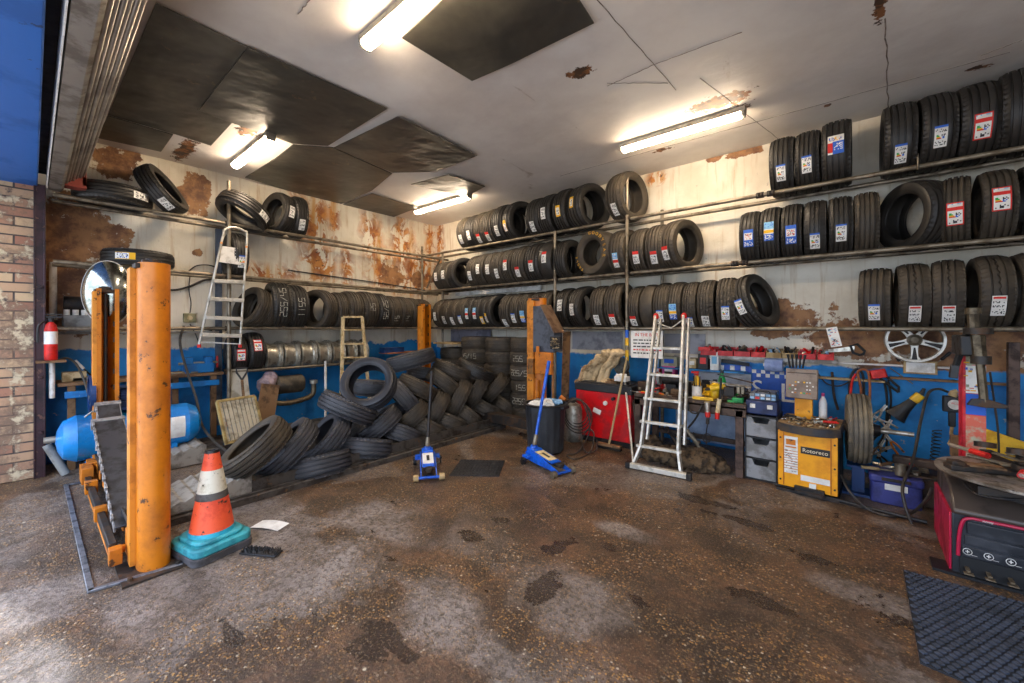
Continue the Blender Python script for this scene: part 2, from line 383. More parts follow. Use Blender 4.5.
struct(MB().box((4.7, -5.95, 3.38), (11.0, .94, .96)).build('trim_fascia', M_FASC, bev=.01))
M_MAROON = mat('maroon_steel', '3a2228', '241a1e', rough=.4, metal=.2, sc=6, c3='6a4a40', sc3=12)
j = MB().box((.47, -5.47, 1.46), (.12, .075, 2.92)).box((.53, -5.50, 1.46), (.012, .016, 2.92)); j.box((.53, -5.436, 1.46), (.012, .016, 2.92))
for z in (.45, 1.0, 1.9): j.cyl((.53, -5.46, z), (.56, -5.46, z), .016, n=8)
struct(j.build('trim_jamb', M_MAROON, bev=.004))
# shutter header running over the opening
M_GALV = mat('galvanised_sheet', 'a29c92', '6c6258', rough=.36, metal=.7, sc=5, bump=.2)
hd = thing('roller_shutter', 'galvanised roller shutter with rolled slats over the garage opening', 'roller shutter', (0, 0, 0))
m = MB()
m.prism([(-5.415, 2.93), (-5.41, 2.89), (-5.33, 2.885), (-5.31, 2.90), (-5.31, 3.10), (-5.415, 3.10)], .5, 9.9, M=Matrix(((0,0,1,0),(1,0,0,0),(0,1,0,0),(0,0,0,1))))
m.build('guide_channel', M_GALV, hd)
m = MB().box((5.2, -5.422, 2.99), (9.3, .006, .2)); m.build('channel_lip', M_WHITE, hd)
m = MB()
for k in range(6):
    y = -5.295 + k*.0235; z = 2.955 + k*.020
    m.cyl((.55, y, z), (9.9, y, z), (.013, .009, .013, .009, .014, .011)[k], n=12)
m.box((5.2, -5.25, 3.09), (9.3, .12, .12))
m.build('slat_curtain', mat('bright_slats', 'b0aaa0', '857d74', rough=.3, metal=.7, sc=1.5), hd)
MB().cyl((.55, -5.36, 3.3), (9.9, -5.36, 3.3), .11, n=24).build('drum', M_DSTEEL, hd)
MB().box((.6, -5.24, 2.985), (.14, .17, .12)).box((.6, -5.17, 3.05), (.14, .03, .2)).build('end_bracket', mat('dull_red', '8e3a2a', '6b2a20', rough=.6, sc=6), hd, bev=.004)
struct(MB().box((5.2, -5.45, 3.42), (10.0, .07, .62)).build('trim_header', mat('header_black', '141416', '222224', rough=.6)))
# steel edged pit panel on the floor
M_LEAD = mat('grey_edge_steel', '7d7f86', '4f5158', rough=.4, metal=.5, sc=10, bump=.3)
m = MB()
q = [pZ(66, 486, 0), pZ(91, 592, 0), pZ(180, 566, 0), pZ(100, 480, 0)]
for a, c in ((q[0], q[1]), (q[1], q[2]), (q[3], q[0])):
    d = c - a; L = d.length; ang = math.degrees(math.atan2(d.y, d.x))
    m.box((L/2, 0, .008), (L+.03, .03, .016), M=Tr(a) @ Rt(rz=ang))
tag(m.build('floor_edging', M_LEAD, bev=.003), 'grey steel edging strip set in the floor around the lift post foot', 'edging')
# ceiling sheets
n = NT('dark_sheet'); co = n.coord()
c_ = n.mix(n.ramp(n.noise(co, 1.3, 6, .6, .5), .4, .7), lin('3d3b36'), lin('5a564c'))
c_ = n.mix(n.ramp(n.noise(co, 3, 8, .65, 1.5), .62, .7), c_, lin('6b5a44'))
n.col(c_); n.rough(n.math('MULTIPLY_ADD', n.noise(co, 2, 4), .3, .22)); n.bump(n.noise(co, .9, 4, .5), .55, .12); M_SHEET = n.m
sheets = [
 ([(156,2),(247,46),(198,109),(232,122),(211,145),(174,133),(108,114)], 'large dark ceiling sheet beside the roller shutter', 0),
 ([(108,115),(173,134),(161,151),(97,137)], 'small dark ceiling sheet at the outer edge by the stained wall', .012),
 ([(248,46),(387,108),(328,145),(293,143),(232,122),(199,109)], 'broad dark ceiling sheet above the short tube light', .008),
 ([(293,144),(333,147),(392,173),(372,190),(337,205),(245,177),(275,158)], 'dark ceiling sheet against the rust stained wall', .004),
 ([(334,147),(398,116),(477,155),(436,171),(393,172)], 'dented shiny dark ceiling sheet in the middle of the room', .03),
 ([(372,193),(418,207),(390,218),(338,206)], 'dark ceiling sheet touching the stained wall near the room corner', .01),
 ([(411,184),(448,174),(485,186),(466,196)], 'loose broken ceiling sheet beside the tube light near the corner', .03),
 ([(402,37),(472,80),(513,62),(545,46),(594,22),(575,-8),(450,-8)], 'dark ceiling sheet beside the bright tube light over the bay', .015)]
for poly, lab, sag in sheets:
    P = [pZ(a, c, CZ-.006-sag) for a, c in poly]; cen = sum(P, Vector())/len(P)
    m = MB(); m.prism([(p.x-cen.x, p.y-cen.y) for p in P], -.004, .004)
    tag(m.build('ceiling_sheet', M_SHEET, loc=(cen.x, cen.y, CZ-.012-sag)), lab, 'ceiling sheet')
# tube lights
M_TUBE = emit('tube_glow', 'ffe6c6', 44.0)
M_FIX = mat('fixture_grey', 'a8a296', '857d70', rough=.5, sc=8)
lights = [((363,48),(428,6),1.75,'bright tube light over the middle of the bay beside a dark sheet', 0),
          ((622,152),(742,120),None,'tube light over the workbench rack by the rust spots',0),
          ((233,168),(273,143),None,'short looking tube light over the stained wall rack',0),
          ((418,215),(467,199),None,'tube light near the room corner',0)]
for a, c, L, lab, _ in lights:
    p, q = pZ(*a, CZ-.11), pZ(*c, CZ-.11)
    y = (p.y+q.y)/2; x0 = p.x; x1 = p.x + L if L else q.x
    t = thing('tube_light', lab + ', on the ceiling', 'ceiling light', ((x0+x1)/2, y, CZ))
    L = x1-x0
    MB().box((0, 0, -.035), (L+.08, .10, .05)).box((-L/2-.02, 0, -.06), (.03, .09, .07)).box((L/2+.02, 0, -.06), (.03, .09, .07)).build('housing', M_FIX, t, bev=.005)
    m = MB(); prof = []
    P = [(.05*math.cos(R_(a_)), -.062-.045*math.sin(R_(a_))) for a_ in range(0, 181, 20)]
    m.prism(P, -L/2, L/2, M=Matrix(((0,0,1,0),(1,0,0,0),(0,1,0,0),(0,0,0,1))))
    m.build('diffuser', M_TUBE, t)
# ================================================================== RACKS
YF, YB = -.49, -.17          # front / rear rails of the back wall rack
XF, XB = .50, .18            # the same for the left wall rack
Z1, Z2, Z3 = 1.5, 2.225, 2.935
W1, W2, W3 = 1.5, 2.185, 2.865
ZL = .93                     # lower shelf of the left rack
M_BAND = [M_YEL, M_INKB]
rk = thing('tyre_rack', 'long scaffold tube rack with three tiers of tyres above the workbench', 'rack')
def coupler(m, x, y, z): MB().cyl((x-.035, y, z), (x+.035, y, z), .032, n=10).cyl((x-.012, y-.035, z-.02), (x-.012, y-.035, z+.02), .01, n=6).cyl((x+.02, y-.035, z-.02), (x+.02, y-.035, z+.02), .01, n=6).build('coupler', M_DSTEEL, rk)
for z in (Z1, Z2, Z3):
    for y in (YF, YB):
        MB().cyl((.12, y, z-.018), (9.4, y, z-.018), .0215, n=12).build('rail', M_STEEL, rk)
ups = [(pY(627, 330, YF-.045).x, YF-.045, pY(627, 178, YF-.045).z), (pY(555, 330, YF-.045).x, YF-.045, pY(555, 231, YF-.045).z), (pY(662, 330, YB+.04).x, YB+.045, pY(662, 209, YB).z), (8.6, YF-.045, 3.3), (.2, YF-.045, 3.1)]
for i, (x, y, zt) in enumerate(ups):
    m = MB().cyl((x, y, .0), (x, y, zt), .022, n=12)
    m.build('upright', M_STEEL, rk)
x0 = ups[0][0]
b = MB().cyl((x0, ups[0][1], 1.36), (x0, ups[0][1], 1.46), .0235, n=12, mi=1).cyl((x0, ups[0][1], 1.26), (x0, ups[0][1], 1.36), .0235, n=12).cyl((x0, ups[0][1], .98), (x0, ups[0][1], 1.2), .0235, n=12)
b.build('tape_band', M_BAND, rk)['label'] = 'yellow and blue tape bands'
m = MB()
for (x, y, zt) in ups[:2] + ups[3:]:
    for z in (Z1, Z2, Z3):
        if z < zt: coupler(m, x, YF-.02, z-.018)
for px, py, z in ((760, 196, Z3), (771, 197, Z3), (735, 272, Z2), (745, 270, Z2)): coupler(m, pY(px, py, YF).x, YF, z-.018)
MB().cyl((pY(918, 170, YF-.03).x, YF-.03, Z3-.05), (pY(918, 170, YF-.03).x, YF-.03, Z3+.09), .008, n=8).build('peg', M_STEEL, rk)
m = MB().box((4.9, YB+.09, Z2-.05), (8.8, .012, .10)).box((4.9, YB+.09, Z3-.05), (8.8, .012, .08))
tl = thing('tyre_rack', 'scaffold tube rack along the rust stained wall with few tyres on top', 'rack')
for z in (W1, W2, W3):
    for x in (XF, XB):
        MB().cyl((x, -5.38, z-.018), (x, -.12, z-.018), .0215, n=12).build('rail', M_STEEL, tl)
lo = pX(236, 370, XF).y; hi = pX(372, 364, XF).y
for x in (XF, XB): MB().cyl((x, lo-.05, ZL-.018), (x, hi+.1, ZL-.018), .02, n=12).build('rail', M_STEEL, tl)
yu = pX(229, 300, XF+.045).y
MB().cyl((XF+.045, yu, 0), (XF+.045, yu, pX(229, 181, XF+.045).z), .024, n=12).build('upright', M_STEEL, tl)
MB().cyl((XF+.045, -.3, 0), (XF+.045, -.3, 2.95), .022, n=12).build('upright', M_STEEL, tl)
MB().cyl((XF+.02, -.34, 2.84), (.1, -.34, 2.3), .018, n=10).build('brace', M_STEEL, tl)
m = MB()
for z in (W1, W2, W3, ZL): MB().cyl((XF, yu-.03, z-.018), (XF, yu+.03, z-.018), .033, n=10).build('coupler', M_DSTEEL, tl)
# shelf boards lying on rails under some tyres
tag(MB().box(((XF+XB)/2, (pX(240,328,XF).y-.3)/2, W1-.0), (.36, abs(pX(240,328,XF).y+.3), .008)).build('shelf_strip', M_DSTEEL), 'dark flat strip on the middle rails of the stained wall rack', 'strip') if False else None

# ================================================================== TYRES
def rubber(name, c, c2, rough, grooves):
    n = NT(name); co = n.coord()
    base = n.mix(n.ramp(n.noise(co, 5, 6, .65), .35, .7), lin(c), lin(c2))
    n.col(base); n.rough(n.math('MULTIPLY_ADD', n.noise(co, 12, 4), .25, rough))
    n.b.inputs['Specular IOR Level'].default_value = .45
    n.bump(n.noise(co, 90, 3), .12, .002)
    return n.m
R_NEW = rubber('new_rubber', '272523', '38342f', .36, 1)
R_USED = rubber('dusty_rubber', '38322b', '51483b', .5, 1)
R_GREY = rubber('grey_rubber', '36373b', '46464b', .42, 1)
R_SHINE = rubber('shiny_rubber', '23242a', '34363c', .3, 1)
def tyre_mesh(name, material, R=.31, W=.2, Ri=.2, kind='rib', n=132):
    """axis along X; section laid out across the tread, closed around the bead and cavity"""
    h = W/2; th = h*.86; pts = []          # (u, r, zone)
    if kind == 'slick': gro = []
    elif kind == 'chunk': gro = [-.62, -.2, .2, .62]
    elif kind == 'three': gro = [-.45, 0, .45]
    else: gro = [-.66, -.23, .23, .66]
    gw = th*.06; gd = .013
    def crown(u): return R - .005*(u/th)**2 - .012*max(0, abs(u/th)-.7)/.3
    us = [-th]
    for g in gro:
        c = g*th
        us += [(c-gw*1.3, 0), (c-gw, 1), (c+gw, 1), (c+gw*1.3, 0)]
    us.append(th)
    sec = []
    if not gro:
        for k in range(9): u = -th + 2*th*k/8; sec.append((u, crown(u), 't'))
    else:
        sec.append((-th, crown(th), 's'))
        sec.append((-th*.82, crown(th*.82), 's'))
        for u in us[1:-1]:
            sec.append((u[0], crown(u[0]) - (gd if u[1] else 0), 'g' if u[1] else 't'))
        sec.append((th*.82, crown(th*.82), 's')); sec.append((th, crown(th), 's'))
    sh = R - Ri
    side = [(h*.95, R-sh*.16), (h*.99, R-sh*.28), (h, R-sh*.45), (h*.985, R-sh*.55), (h*.99, R-sh*.58), (h*.94, R-sh*.78), (h*.9, R-sh*.84), (h*.88, R-sh*.86), (h*.82, R-sh*.97), (h*.74, R-sh),
            (h*.66, R-sh*.98), (h*.68, R-sh*.8), (h*.8, R-sh*.5), (h*.78, R-sh*.25), (h*.6, R-sh*.15)]
    prof = [(u, r, z) for u, r, z in sec] + [(u, r, 'w') for u, r in side] + [(-u, r, 'w') for u, r in reversed(side)]
    K = len(prof); vs = []; fs = []
    for i in range(n):
        for u, r, z in prof:
            rr = r; a = 2*PI*i/n
            if z == 's' and i % 3 == 0: rr -= .008
            if kind == 'chunk' and z == 't' and (i % 4) == (0 if u > 0 else 2): rr -= .007
            if kind == 'three' and z in 'tg' and abs(u) < th*.2: u = u + (.004 if (i//2) % 2 else -.004)
            if z == 's': a += (u/h)*.03
            vs.append((u, -rr*math.cos(a), rr*math.sin(a)))
    for i in range(n):
        j = (i+1) % n
        for k in range(K): q = (k+1) % K; fs.append((i*K+k, i*K+q, j*K+q, j*K+k))
    m = MB(); m.add(vs, fs); return m.mesh(name, material, 32)
TM = {}
def TMESH(kind, mt, Ri=.2):
    k = (kind, mt.name, Ri)
    if k not in TM: TM[k] = tyre_mesh('tyre_' + kind, mt, Ri=Ri, kind=kind)
    return TM[k]
# stickers: a patch bent over the tread with printed cells (material slots: 0 white 1 ink 2 red 3 blue 4 yellow 5 green 6 pale blue)
SM = [M_CARD, M_INK, M_INKR, M_INKB, M_INKY, M_INKG, M_INKC]
def sticker_mesh(style, w=.078, h=.125, seed=0, R=.3105):
    rnd = random.Random(seed); nx, ny = 13, 20; g = [[0]*nx for _ in range(ny)]   # row 0 = top
    def band(r0, r1, c, x0=0, x1=nx):
        for r in range(r0, r1):
            for x in range(x0, x1): g[r][x] = c
    def specks(r0, r1, x0=1, x1=nx-1, p=.35, cs=(1,)):
        for r in range(r0, r1):
            for x in range(x0, x1):
                if rnd.random() < p: g[r][x] = rnd.choice(cs)
    def eu(r0):
        for i in range(4):
            for x in range(2, 4+i): g[r0+i][x] = (5, 5, 4, 2)[i]
        for i in range(4):
            for x in range(7, 11):
                if rnd.random() < .6: g[r0+i][x] = 3 if i > 1 else 1
    if style == 'white': specks(2, 6, p=.3); specks(8, 13, p=.35); specks(15, 18, p=.4)
    if style == 'blue': band(0, 2, 3); specks(3, 6, p=.35); eu(8); specks(14, 18, p=.4)
    if style == 'red': band(0, 20, 2); band(1, 19, 0, 1, nx-1); band(4, 7, 2); specks(1, 3, p=.3, cs=(6,)); eu(9); specks(15, 18, p=.35)
    if style == 'redtop': band(0, 5, 2); specks(7, 18, p=.32)
    if style == 'maroon': band(1, 3, 2, 1, nx-1); specks(5, 7, p=.4); specks(9, 11, p=.4); specks(13, 18, p=.3)
    if style == 'yellow': band(0, 6, 4); band(6, 20, 4, 0, 1); band(6, 20, 4, nx-1, nx); specks(7, 18, p=.3, cs=(1, 3))
    if style == 'orange': band(0, 20, 4); band(4, 17, 0, 2, nx-2); specks(6, 16, 3, nx-3, .35)
    if style == 'energy': band(0, 2, 0); specks(2, 6, p=.4, cs=(3, 4)); band(7, 20, 3, 4, nx); band(8, 18, 2, 0, 4); specks(9, 16, 5, nx-1, .35, (0,))
    if style == 'bluewhite': band(0, 8, 6); specks(1, 7, p=.3, cs=(3,)); band(9, 12, 4); band(13, 20, 3); specks(14, 19, p=.4, cs=(0,))
    if style == 'bluered': band(0, 8, 6); specks(1, 7, p=.4, cs=(3, 0)); band(9, 13, 2); specks(14, 19, p=.3)
    if style == 'bluebox': band(0, 20, 3); band(4, 12, 0, 1, nx-1); specks(5, 11, 2, nx-2, .5, (1, 2)); specks(14, 19, p=.5, cs=(0,))
    vs = []; fs = []; mi = []
    for r in range(ny+1):
        a = (.5 - r/ny)*h/R
        for x in range(nx+1): vs.append(((x/nx-.5)*w, -R*math.cos(a), R*math.sin(a)))
    for r in range(ny):
        for x in range(nx): fs.append((r*(nx+1)+x, (r+1)*(nx+1)+x, (r+1)*(nx+1)+x+1, r*(nx+1)+x+1)); mi.append(g[r][x])
    nb = len(vs)                            # paper thickness
    m = MB(); m.v = vs; m.f = fs; m.m = mi
    m.add([(x, y*.9965, z*.9965) for x, y, z in vs], [tuple(reversed(f)) for f in fs], 0)
    me = m.mesh('sticker_' + style, SM, 0); return me
STY = {}
def STM(style, v=0):
    k = (style, v)
    if k not in STY:
        big = {'energy': (.12, .17), 'bluebox': (.09, .19), 'bluewhite': (.085, .2), 'bluered': (.07, .2), 'red': (.10, .19), 'yellow': (.075, .17), 'orange': (.075, .15)}.get(style, (.078, .165))
        STY[k] = sticker_mesh(style, *big, seed=v+len(style)*7)
    return STY[k]
SNAME = {'white': 'white sticker', 'blue': 'blue-topped sticker', 'red': 'red-framed sticker', 'redtop': 'red-topped sticker', 'maroon': 'red-headed sticker', 'yellow': 'yellow-topped sticker',
         'orange': 'yellow-framed sticker', 'energy': 'red, white and blue sticker', 'bluewhite': 'blue and yellow sticker', 'bluered': 'blue and red sticker', 'bluebox': 'tall blue sticker', None: 'no sticker'}
GLY = {'0': [(0,0,1,0),(1,0,1,2),(1,2,0,2),(0,2,0,0)], '1': [(.5,0,.5,2)], '2': [(0,2,1,2),(1,2,1,1),(1,1,0,1),(0,1,0,0),(0,0,1,0)], '4': [(0,2,0,1),(0,1,1,1),(1,2,1,0)],
       '5': [(1,2,0,2),(0,2,0,1),(0,1,1,1),(1,1,1,0),(1,0,0,0)], '/': [(0,0,1,2)], '7': [(0,2,1,2),(1,2,.4,0)], '6': [(1,2,0,2),(0,2,0,0),(0,0,1,0),(1,0,1,1),(1,1,0,1)]}
def chalk_mesh(txt, seed, R=.3115, gw=.05, gh=.042, turn=True):
    """size digits chalked along the tread"""
    rnd = random.Random(seed); m = MB(); adv = 0
    tot = len(txt)*gw*1.35
    for ch in txt:
        for (x0, y0, x1, y1) in GLY[ch]:
            k = 4; q = []
            for i in range(k+1):
                t = i/k; s = adv + (x0+(x1-x0)*t)*gw - tot/2 + rnd.uniform(-.002, .002); u = -((y0+(y1-y0)*t)-1)*gh + rnd.uniform(-.002, .002)
                a = s/R; q.append(Vector((u, -R*math.cos(a), R*math.sin(a))))
            m.tube(q, .0032, n=5)
        adv += gw*1.35
    return m.mesh('chalk', M_CHALK, 30)
CHK = {}
def CHM(t):
    if t not in CHK: CHK[t] = chalk_mesh(t, len(CHK))
    return CHK[t]
def tyre(label, loc, rot=(0, 0, 0), D=.62, W=.2, kind='rib', mt=None, Ri=.2, sticker=None, phi=-22, roll=0, group=None, chalk=None, su=0.0, M=None):
    mt = mt or R_NEW
    o = bpy.data.objects.new('tyre', TMESH(kind, mt, Ri)); COL.objects.link(o)
    tag(o, label, 'tyre', group)
    sc = Vector((W/.2, D/.62, D/.62))
    if M is None: M = Tr(loc) @ Rt(*rot)
    o.matrix_world = M @ Matrix.Diagonal((*sc, 1))
    if sticker:
        s = bpy.data.objects.new('sticker', STM(sticker, random.randrange(3))); COL.objects.link(s); s.parent = o
        s.scale = (.2/W, 1.001, 1.001); s.rotation_euler = (R_(-phi), 0, 0); s.location.x = su
        s['label'] = SNAME[sticker] + ' on the tread'; s.rotation_euler.z = R_(random.uniform(-2, 2)) * 0
    if chalk:
        s = bpy.data.objects.new('chalk_writing', CHM(chalk)); COL.objects.link(s); s.parent = o
        s.rotation_euler = (R_(-phi), 0, 0); s.scale = (.2/W, 1, 1); s['label'] = 'white chalk numbers on the tread'
    return o
def tcam(label, p, th, c, nv=None, **k):
    """pose a tyre by how its disc leans: th = lean of the disc's long axis, c = how far its side turns to the room"""
    back_ = (CAM - p).normalized(); side = Vector((0,0,1)).cross(back_).normalized(); up = back_.cross(side)
    if nv: n_ = side*nv[0] + up*nv[1] + back_*nv[2]
    else:
        t = R_(th); n_ = (side*-math.sin(t) + up*math.cos(t))*math.sqrt(1-c*c) + back_*c
    n_.normalize(); f = (back_ - n_*back_.dot(n_)).normalized()      # front of the tread
    y = -f; z = n_.cross(y)
    M = Tr(p) @ Matrix(((n_.x,y.x,z.x,0),(n_.y,y.y,z.y,0),(n_.z,y.z,z.z,0),(0,0,0,1)))
    return tyre(label, None, M=M, **k)
def rack_z(D, gap=.32, rr=.0215):
    h = D/2 + rr; return math.sqrt(max(h*h - (gap/2)**2, 0)) - .018
def back(pl, pr, zs, lab, D=.62, yaw=0, lean=0, W=None, dy=0, **k):
    yp = YF - .05
    a, b = pY(pl, 300, yp).x, pY(pr, 300, yp).x
    w = W or min(max((b-a)*.95, .15), .3)
    if not yaw: yaw = random.uniform(-2.5, 2.5)
    x = (a+b)/2; y = (YF+YB)/2 + dy
    if D > .66: y -= (D-.64)/2
    return tyre(lab, (x, y, zs + rack_z(D)), (0, lean, yaw), D, w, **k)
def leftw(pl, pr, zs, lab, D=.6, yaw=0, lean=0, W=None, dx=0, **k):
    xp = XF + .05
    a, b = pX(pl, 300, xp).y, pX(pr, 300, xp).y
    w = W or min(max((b-a)*.97, .15), .3)
    return tyre(lab, ((XF+XB)/2 + dx, (a+b)/2, zs + rack_z(D)), (0, lean, 90+yaw), D, w, **k)
def runlab(seg, tier, where):
    """labels for a run of tyres: looks first, then counted from a landmark"""
    pass
# --- back wall, top tier.  (pl, pr, D, yaw, sticker, phi, extra)
def run(items, zs, tier, origin, grp):
    for i, it in enumerate(items):
        pl, pr, D, yaw, st, phi = it[:6]; k = dict(it[6]) if len(it) > 6 else {}
        base = k.pop('txt', None)
        look = k.pop('look', 'black tyre')
        lab = 'tyre with %s, %s %s, back rack %s' % (SNAME[st] if not base else base, ORD[i], origin.replace(', back wall rack', ''), tier)
        back(pl, pr, zs, lab, D, yaw, sticker=st, phi=phi, group=grp, **k)
U = dict
run([(459,467.5,.62,0,'white',-28,U(mt=R_USED)), (467.5,476,.62,0,'white',-20), (476,485,.63,0,'redtop',-38,U(mt=R_USED)), (485,495,.64,0,'redtop',-38,U(mt=R_USED)), (495,506,.66,0,'white',-28),
     (506,519,.66,-16,'yellow',-18)], Z3, 'top tier', 'from the room corner, back wall rack', 'tyres on the top tier near the room corner')
run([(528,541,.63,0,'white',-34), (541,554,.64,0,'white',-5), (556,569,.66,0,'orange',-10), (570,592,.66,-17,'orange',5)],
    Z3, 'top tier', 'beside the middle upright, back wall rack', 'tyres on the top tier beside the middle upright')
back(611, 633, Z3, 'big worn tyre standing behind the tall upright on the top tier', .67, -12, W=.25, sticker='white', phi=-38, mt=R_USED, dy=-.03)
run([(769,795,.62,0,'blue',-26), (795,821,.62,0,'blue',-20), (821,853,.65,0,'energy',0,U(txt='big three-coloured sticker'))], Z3, 'top tier', 'past the bare wall, back wall rack', 'three tyres on the top tier past the bare wall')
run([(882,918,.66,0,'blue',-38), (918,957,.66,0,'blue',-24), (957,1003,.66,0,'red',-22), (1003,1052,.68,-6,None,0), (1054,1110,.66,0,'blue',-30)], Z3, 'top tier', 'past the small rail peg, back wall rack', 'tyres on the top tier past the rail peg')
# middle tier
run([(435,442,.58,0,'white',-5,U(mt=R_USED)), (442,449,.58,0,'white',0,U(mt=R_USED)), (449,461,.6,-22,None,0)], Z2, 'middle tier', 'from the room corner, back wall rack', 'tyres in the corner of the middle tier')
run([(468,477,.6,0,'white',-18,U(mt=R_USED)), (477,486,.61,0,'white',0,U(mt=R_USED)), (486,495,.61,0,'white',-5,U(mt=R_USED)), (495,504.5,.61,0,'white',-22,U(mt=R_USED)), (504.5,514,.62,0,'redtop',0,U(mt=R_USED)),
     (514,527,.63,0,'redtop',-26,U(mt=R_USED)), (527,541,.64,0,'redtop',-14), (541,554,.64,0,'redtop',5,U(kind='slick')), (556,568,.62,0,None,0)], Z2, 'middle tier', 'before the racing tyre', 'tyres on the middle tier before the racing tyre')
# racing tyre, sidewall turned to the room
def racing():
    x = pY(592, 250, -.6).x; D = .63; W = .34
    o = tyre('wide slick racing tyre with yellow letters on its sidewall, middle tier', (x, -.40, Z2 + .305), (0, 0, 74), D, W, kind='slick', mt=R_USED, Ri=.175)
    m = MB()
    def arc(txt, a0, step, r, size):
        for i, ch in enumerate(txt):
            a = R_(a0 - i*step)                # angle on sidewall, 90 = top, letters read clockwise
            M = Tr((-.104, 0, 0)) @ Matrix(((0,0,-1,0),(-1,0,0,0),(0,1,0,0),(0,0,0,1)))
            M = M @ Tr((r*math.cos(a), r*math.sin(a), 0)) @ Matrix.Rotation(a - PI/2, 4, 'Z')
            m.text(ch, size, M=M, depth=.002)
    arc('GOODYEAR', 92, 15.5, .262, .062); arc('EAGLE', 236, 12, .262, .05)
    w = m.build('sidewall_lettering', M_TGOLD, o); w['label'] = 'yellow lettering'
racing()
run([(610,627,.63,0,'bluered',-25,U(mt=R_USED,txt='blue and red sticker'))], Z2, 'middle tier', 'beside the racing tyre, back wall rack', None)
run([(631,646,.61,0,'redtop',-22,U(mt=R_USED)), (646,664,.62,0,'redtop',-28,U(mt=R_USED)), (665,686,.64,-19,'redtop',-22,U(mt=R_USED))], Z2, 'middle tier', 'past the tall upright, back wall rack', 'three tyres past the tall upright on the middle tier')
run([(739,760,.6,0,'bluebox',-8), (760,781,.61,0,'bluewhite',0), (781,803,.61,0,'bluebox',-12), (803,827,.61,0,'blue',-30,U(kind='three')), (827,853,.61,0,'blue',-20), (853,880,.61,0,None,0,U(mt=R_USED))],
    Z2, 'middle tier', 'past the bare wall, back wall rack', 'tyres on the middle tier past the bare wall')
back(896, 940, Z2, 'tilted tyre turned to show its hollow side on the middle tier', .64, 33, W=.23, mt=R_NEW)
run([(945,978,.62,-9,'red',-12,U(mt=R_USED)), (981,1020,.62,0,'red',2,U(mt=R_USED)), (1024,1066,.62,0,'red',-5)], Z2, 'middle tier', 'past the hollow tilted tyre, back wall rack', 'tyres past the tilted one on the middle tier')
# bottom tier
run([(434,442,.58,0,'white',-10,U(mt=R_USED)), (442,450,.58,0,'white',-25,U(mt=R_USED)), (450,458,.58,0,'white',-30,U(mt=R_USED)), (458,466,.6,0,'blue',-26,U(mt=R_USED)), (466,473.5,.6,0,'bluered',-5), (473.5,481,.6,0,'bluered',-5),
     (481,488,.6,0,'orange',-30), (486,498,.61,-18,'yellow',-22)], Z1, 'lowest tier', 'from the room corner, back wall rack', 'tyres on the lowest tier near the room corner')
run([(501,511,.6,0,'white',-42,U(mt=R_USED)), (511,520,.6,0,'blue',-24,U(mt=R_USED)), (520,529.5,.6,0,'bluewhite',-20,U(mt=R_USED)), (529.5,539.5,.6,0,'white',-8,U(mt=R_USED)), (540,552,.61,0,None,0,U(mt=R_USED))],
    Z1, 'lowest tier', 'behind the control box', 'tyres on the lowest tier behind the lift post')
run([(557,569,.62,0,'white',8), (572,587,.63,-14,'white',-6), (591,605,.62,0,'white',-36,U(mt=R_USED)), (606,622,.64,0,'redtop',-36,U(mt=R_USED))], Z1, 'lowest tier', 'between control box and tall upright', 'tyres on the lowest tier before the tall upright')
run([(629,640,.58,0,'redtop',-38,U(mt=R_USED)), (641,654,.59,0,None,0,U(mt=R_USED,kind='slick')), (654,668,.6,0,'blue',-26,U(mt=R_USED)), (668,683,.6,0,'bluewhite',-16,U(mt=R_USED)), (683,697,.59,0,'blue',-44,U(mt=R_USED,kind='chunk'))],
    Z1, 'lowest tier', 'above the ladder', 'tyres on the lowest tier above the ladder')
run([(697,714,.6,0,'white',-42,U(mt=R_USED,kind='chunk')), (715,735,.61,4,'blue',-22,U(mt=R_USED,kind='chunk'))], Z1, 'lowest tier', 'past the ladder, back wall rack', 'two winter tyres past the ladder')
back(738, 764, Z1, 'leaning tyre with open side showing, end of the run on the lowest tier', .63, -20, -18, W=.21, sticker='blue', phi=-12)
run([(860,895,.6,-5,'blue',-26,U(mt=R_USED)), (897,932,.62,0,'maroon',-32,U(mt=R_USED,kind='three')), (934,970,.63,-5,'maroon',-34,U(mt=R_USED,kind='three')), (975,1014,.64,0,'maroon',-22,U(mt=R_USED,kind='three')), (1017,1062,.64,0,None,0,U(mt=R_USED,kind='three'))],
    Z1, 'lowest tier', 'above the hanging alloy wheel, back wall rack', 'tyres on the lowest tier above the alloy wheel')
# --- left wall rack
def flat(label, px, py, x, z, D, W, **k):
    p = pX(px, py, x); return tyre(label, (x, p.y, z + W/2), (0, 90, 0), D, W, **k)
t = tyre('new tyre lying flat on the top rails beside the shutter end', (.36, pX(114, 200, .36).y, W3 + .1), (0, 90, 128), .66, .19, sticker='white', phi=0)
leftw(154, 176, W3, 'new tyre leaning back with open side showing above the lift posts, top rails', .62, -34, -32, W=.19, sticker='white', phi=-52, dx=.04)
tcam('tyre tilted far over beside the rack upright on the top rails', pX(244, 212, .42), -32, -.42, D=.66, W=.2, mt=R_NEW, sticker='white', phi=-40)
leftw(274, 294, W3, 'upright tyre with open side showing on the top rails of the stained wall rack', .62, 14, 8, W=.2, sticker='white', phi=0)
leftw(296, 309, W3, 'second of two upright tyres on the top rails, nearer the room corner', .62, -6, sticker='white', phi=-30)
t = tyre('new tyre lying flat with yellow and white sticker above the lift posts', (.36, pX(139, 259, .36).y, W2 + .095), (0, 90, 62), .64, .18, sticker='yellow', phi=0)
leftw(232, 248, W2, 'tyre standing on the middle rails behind the hanging step ladder', .62, 0, sticker='blue', phi=-20)
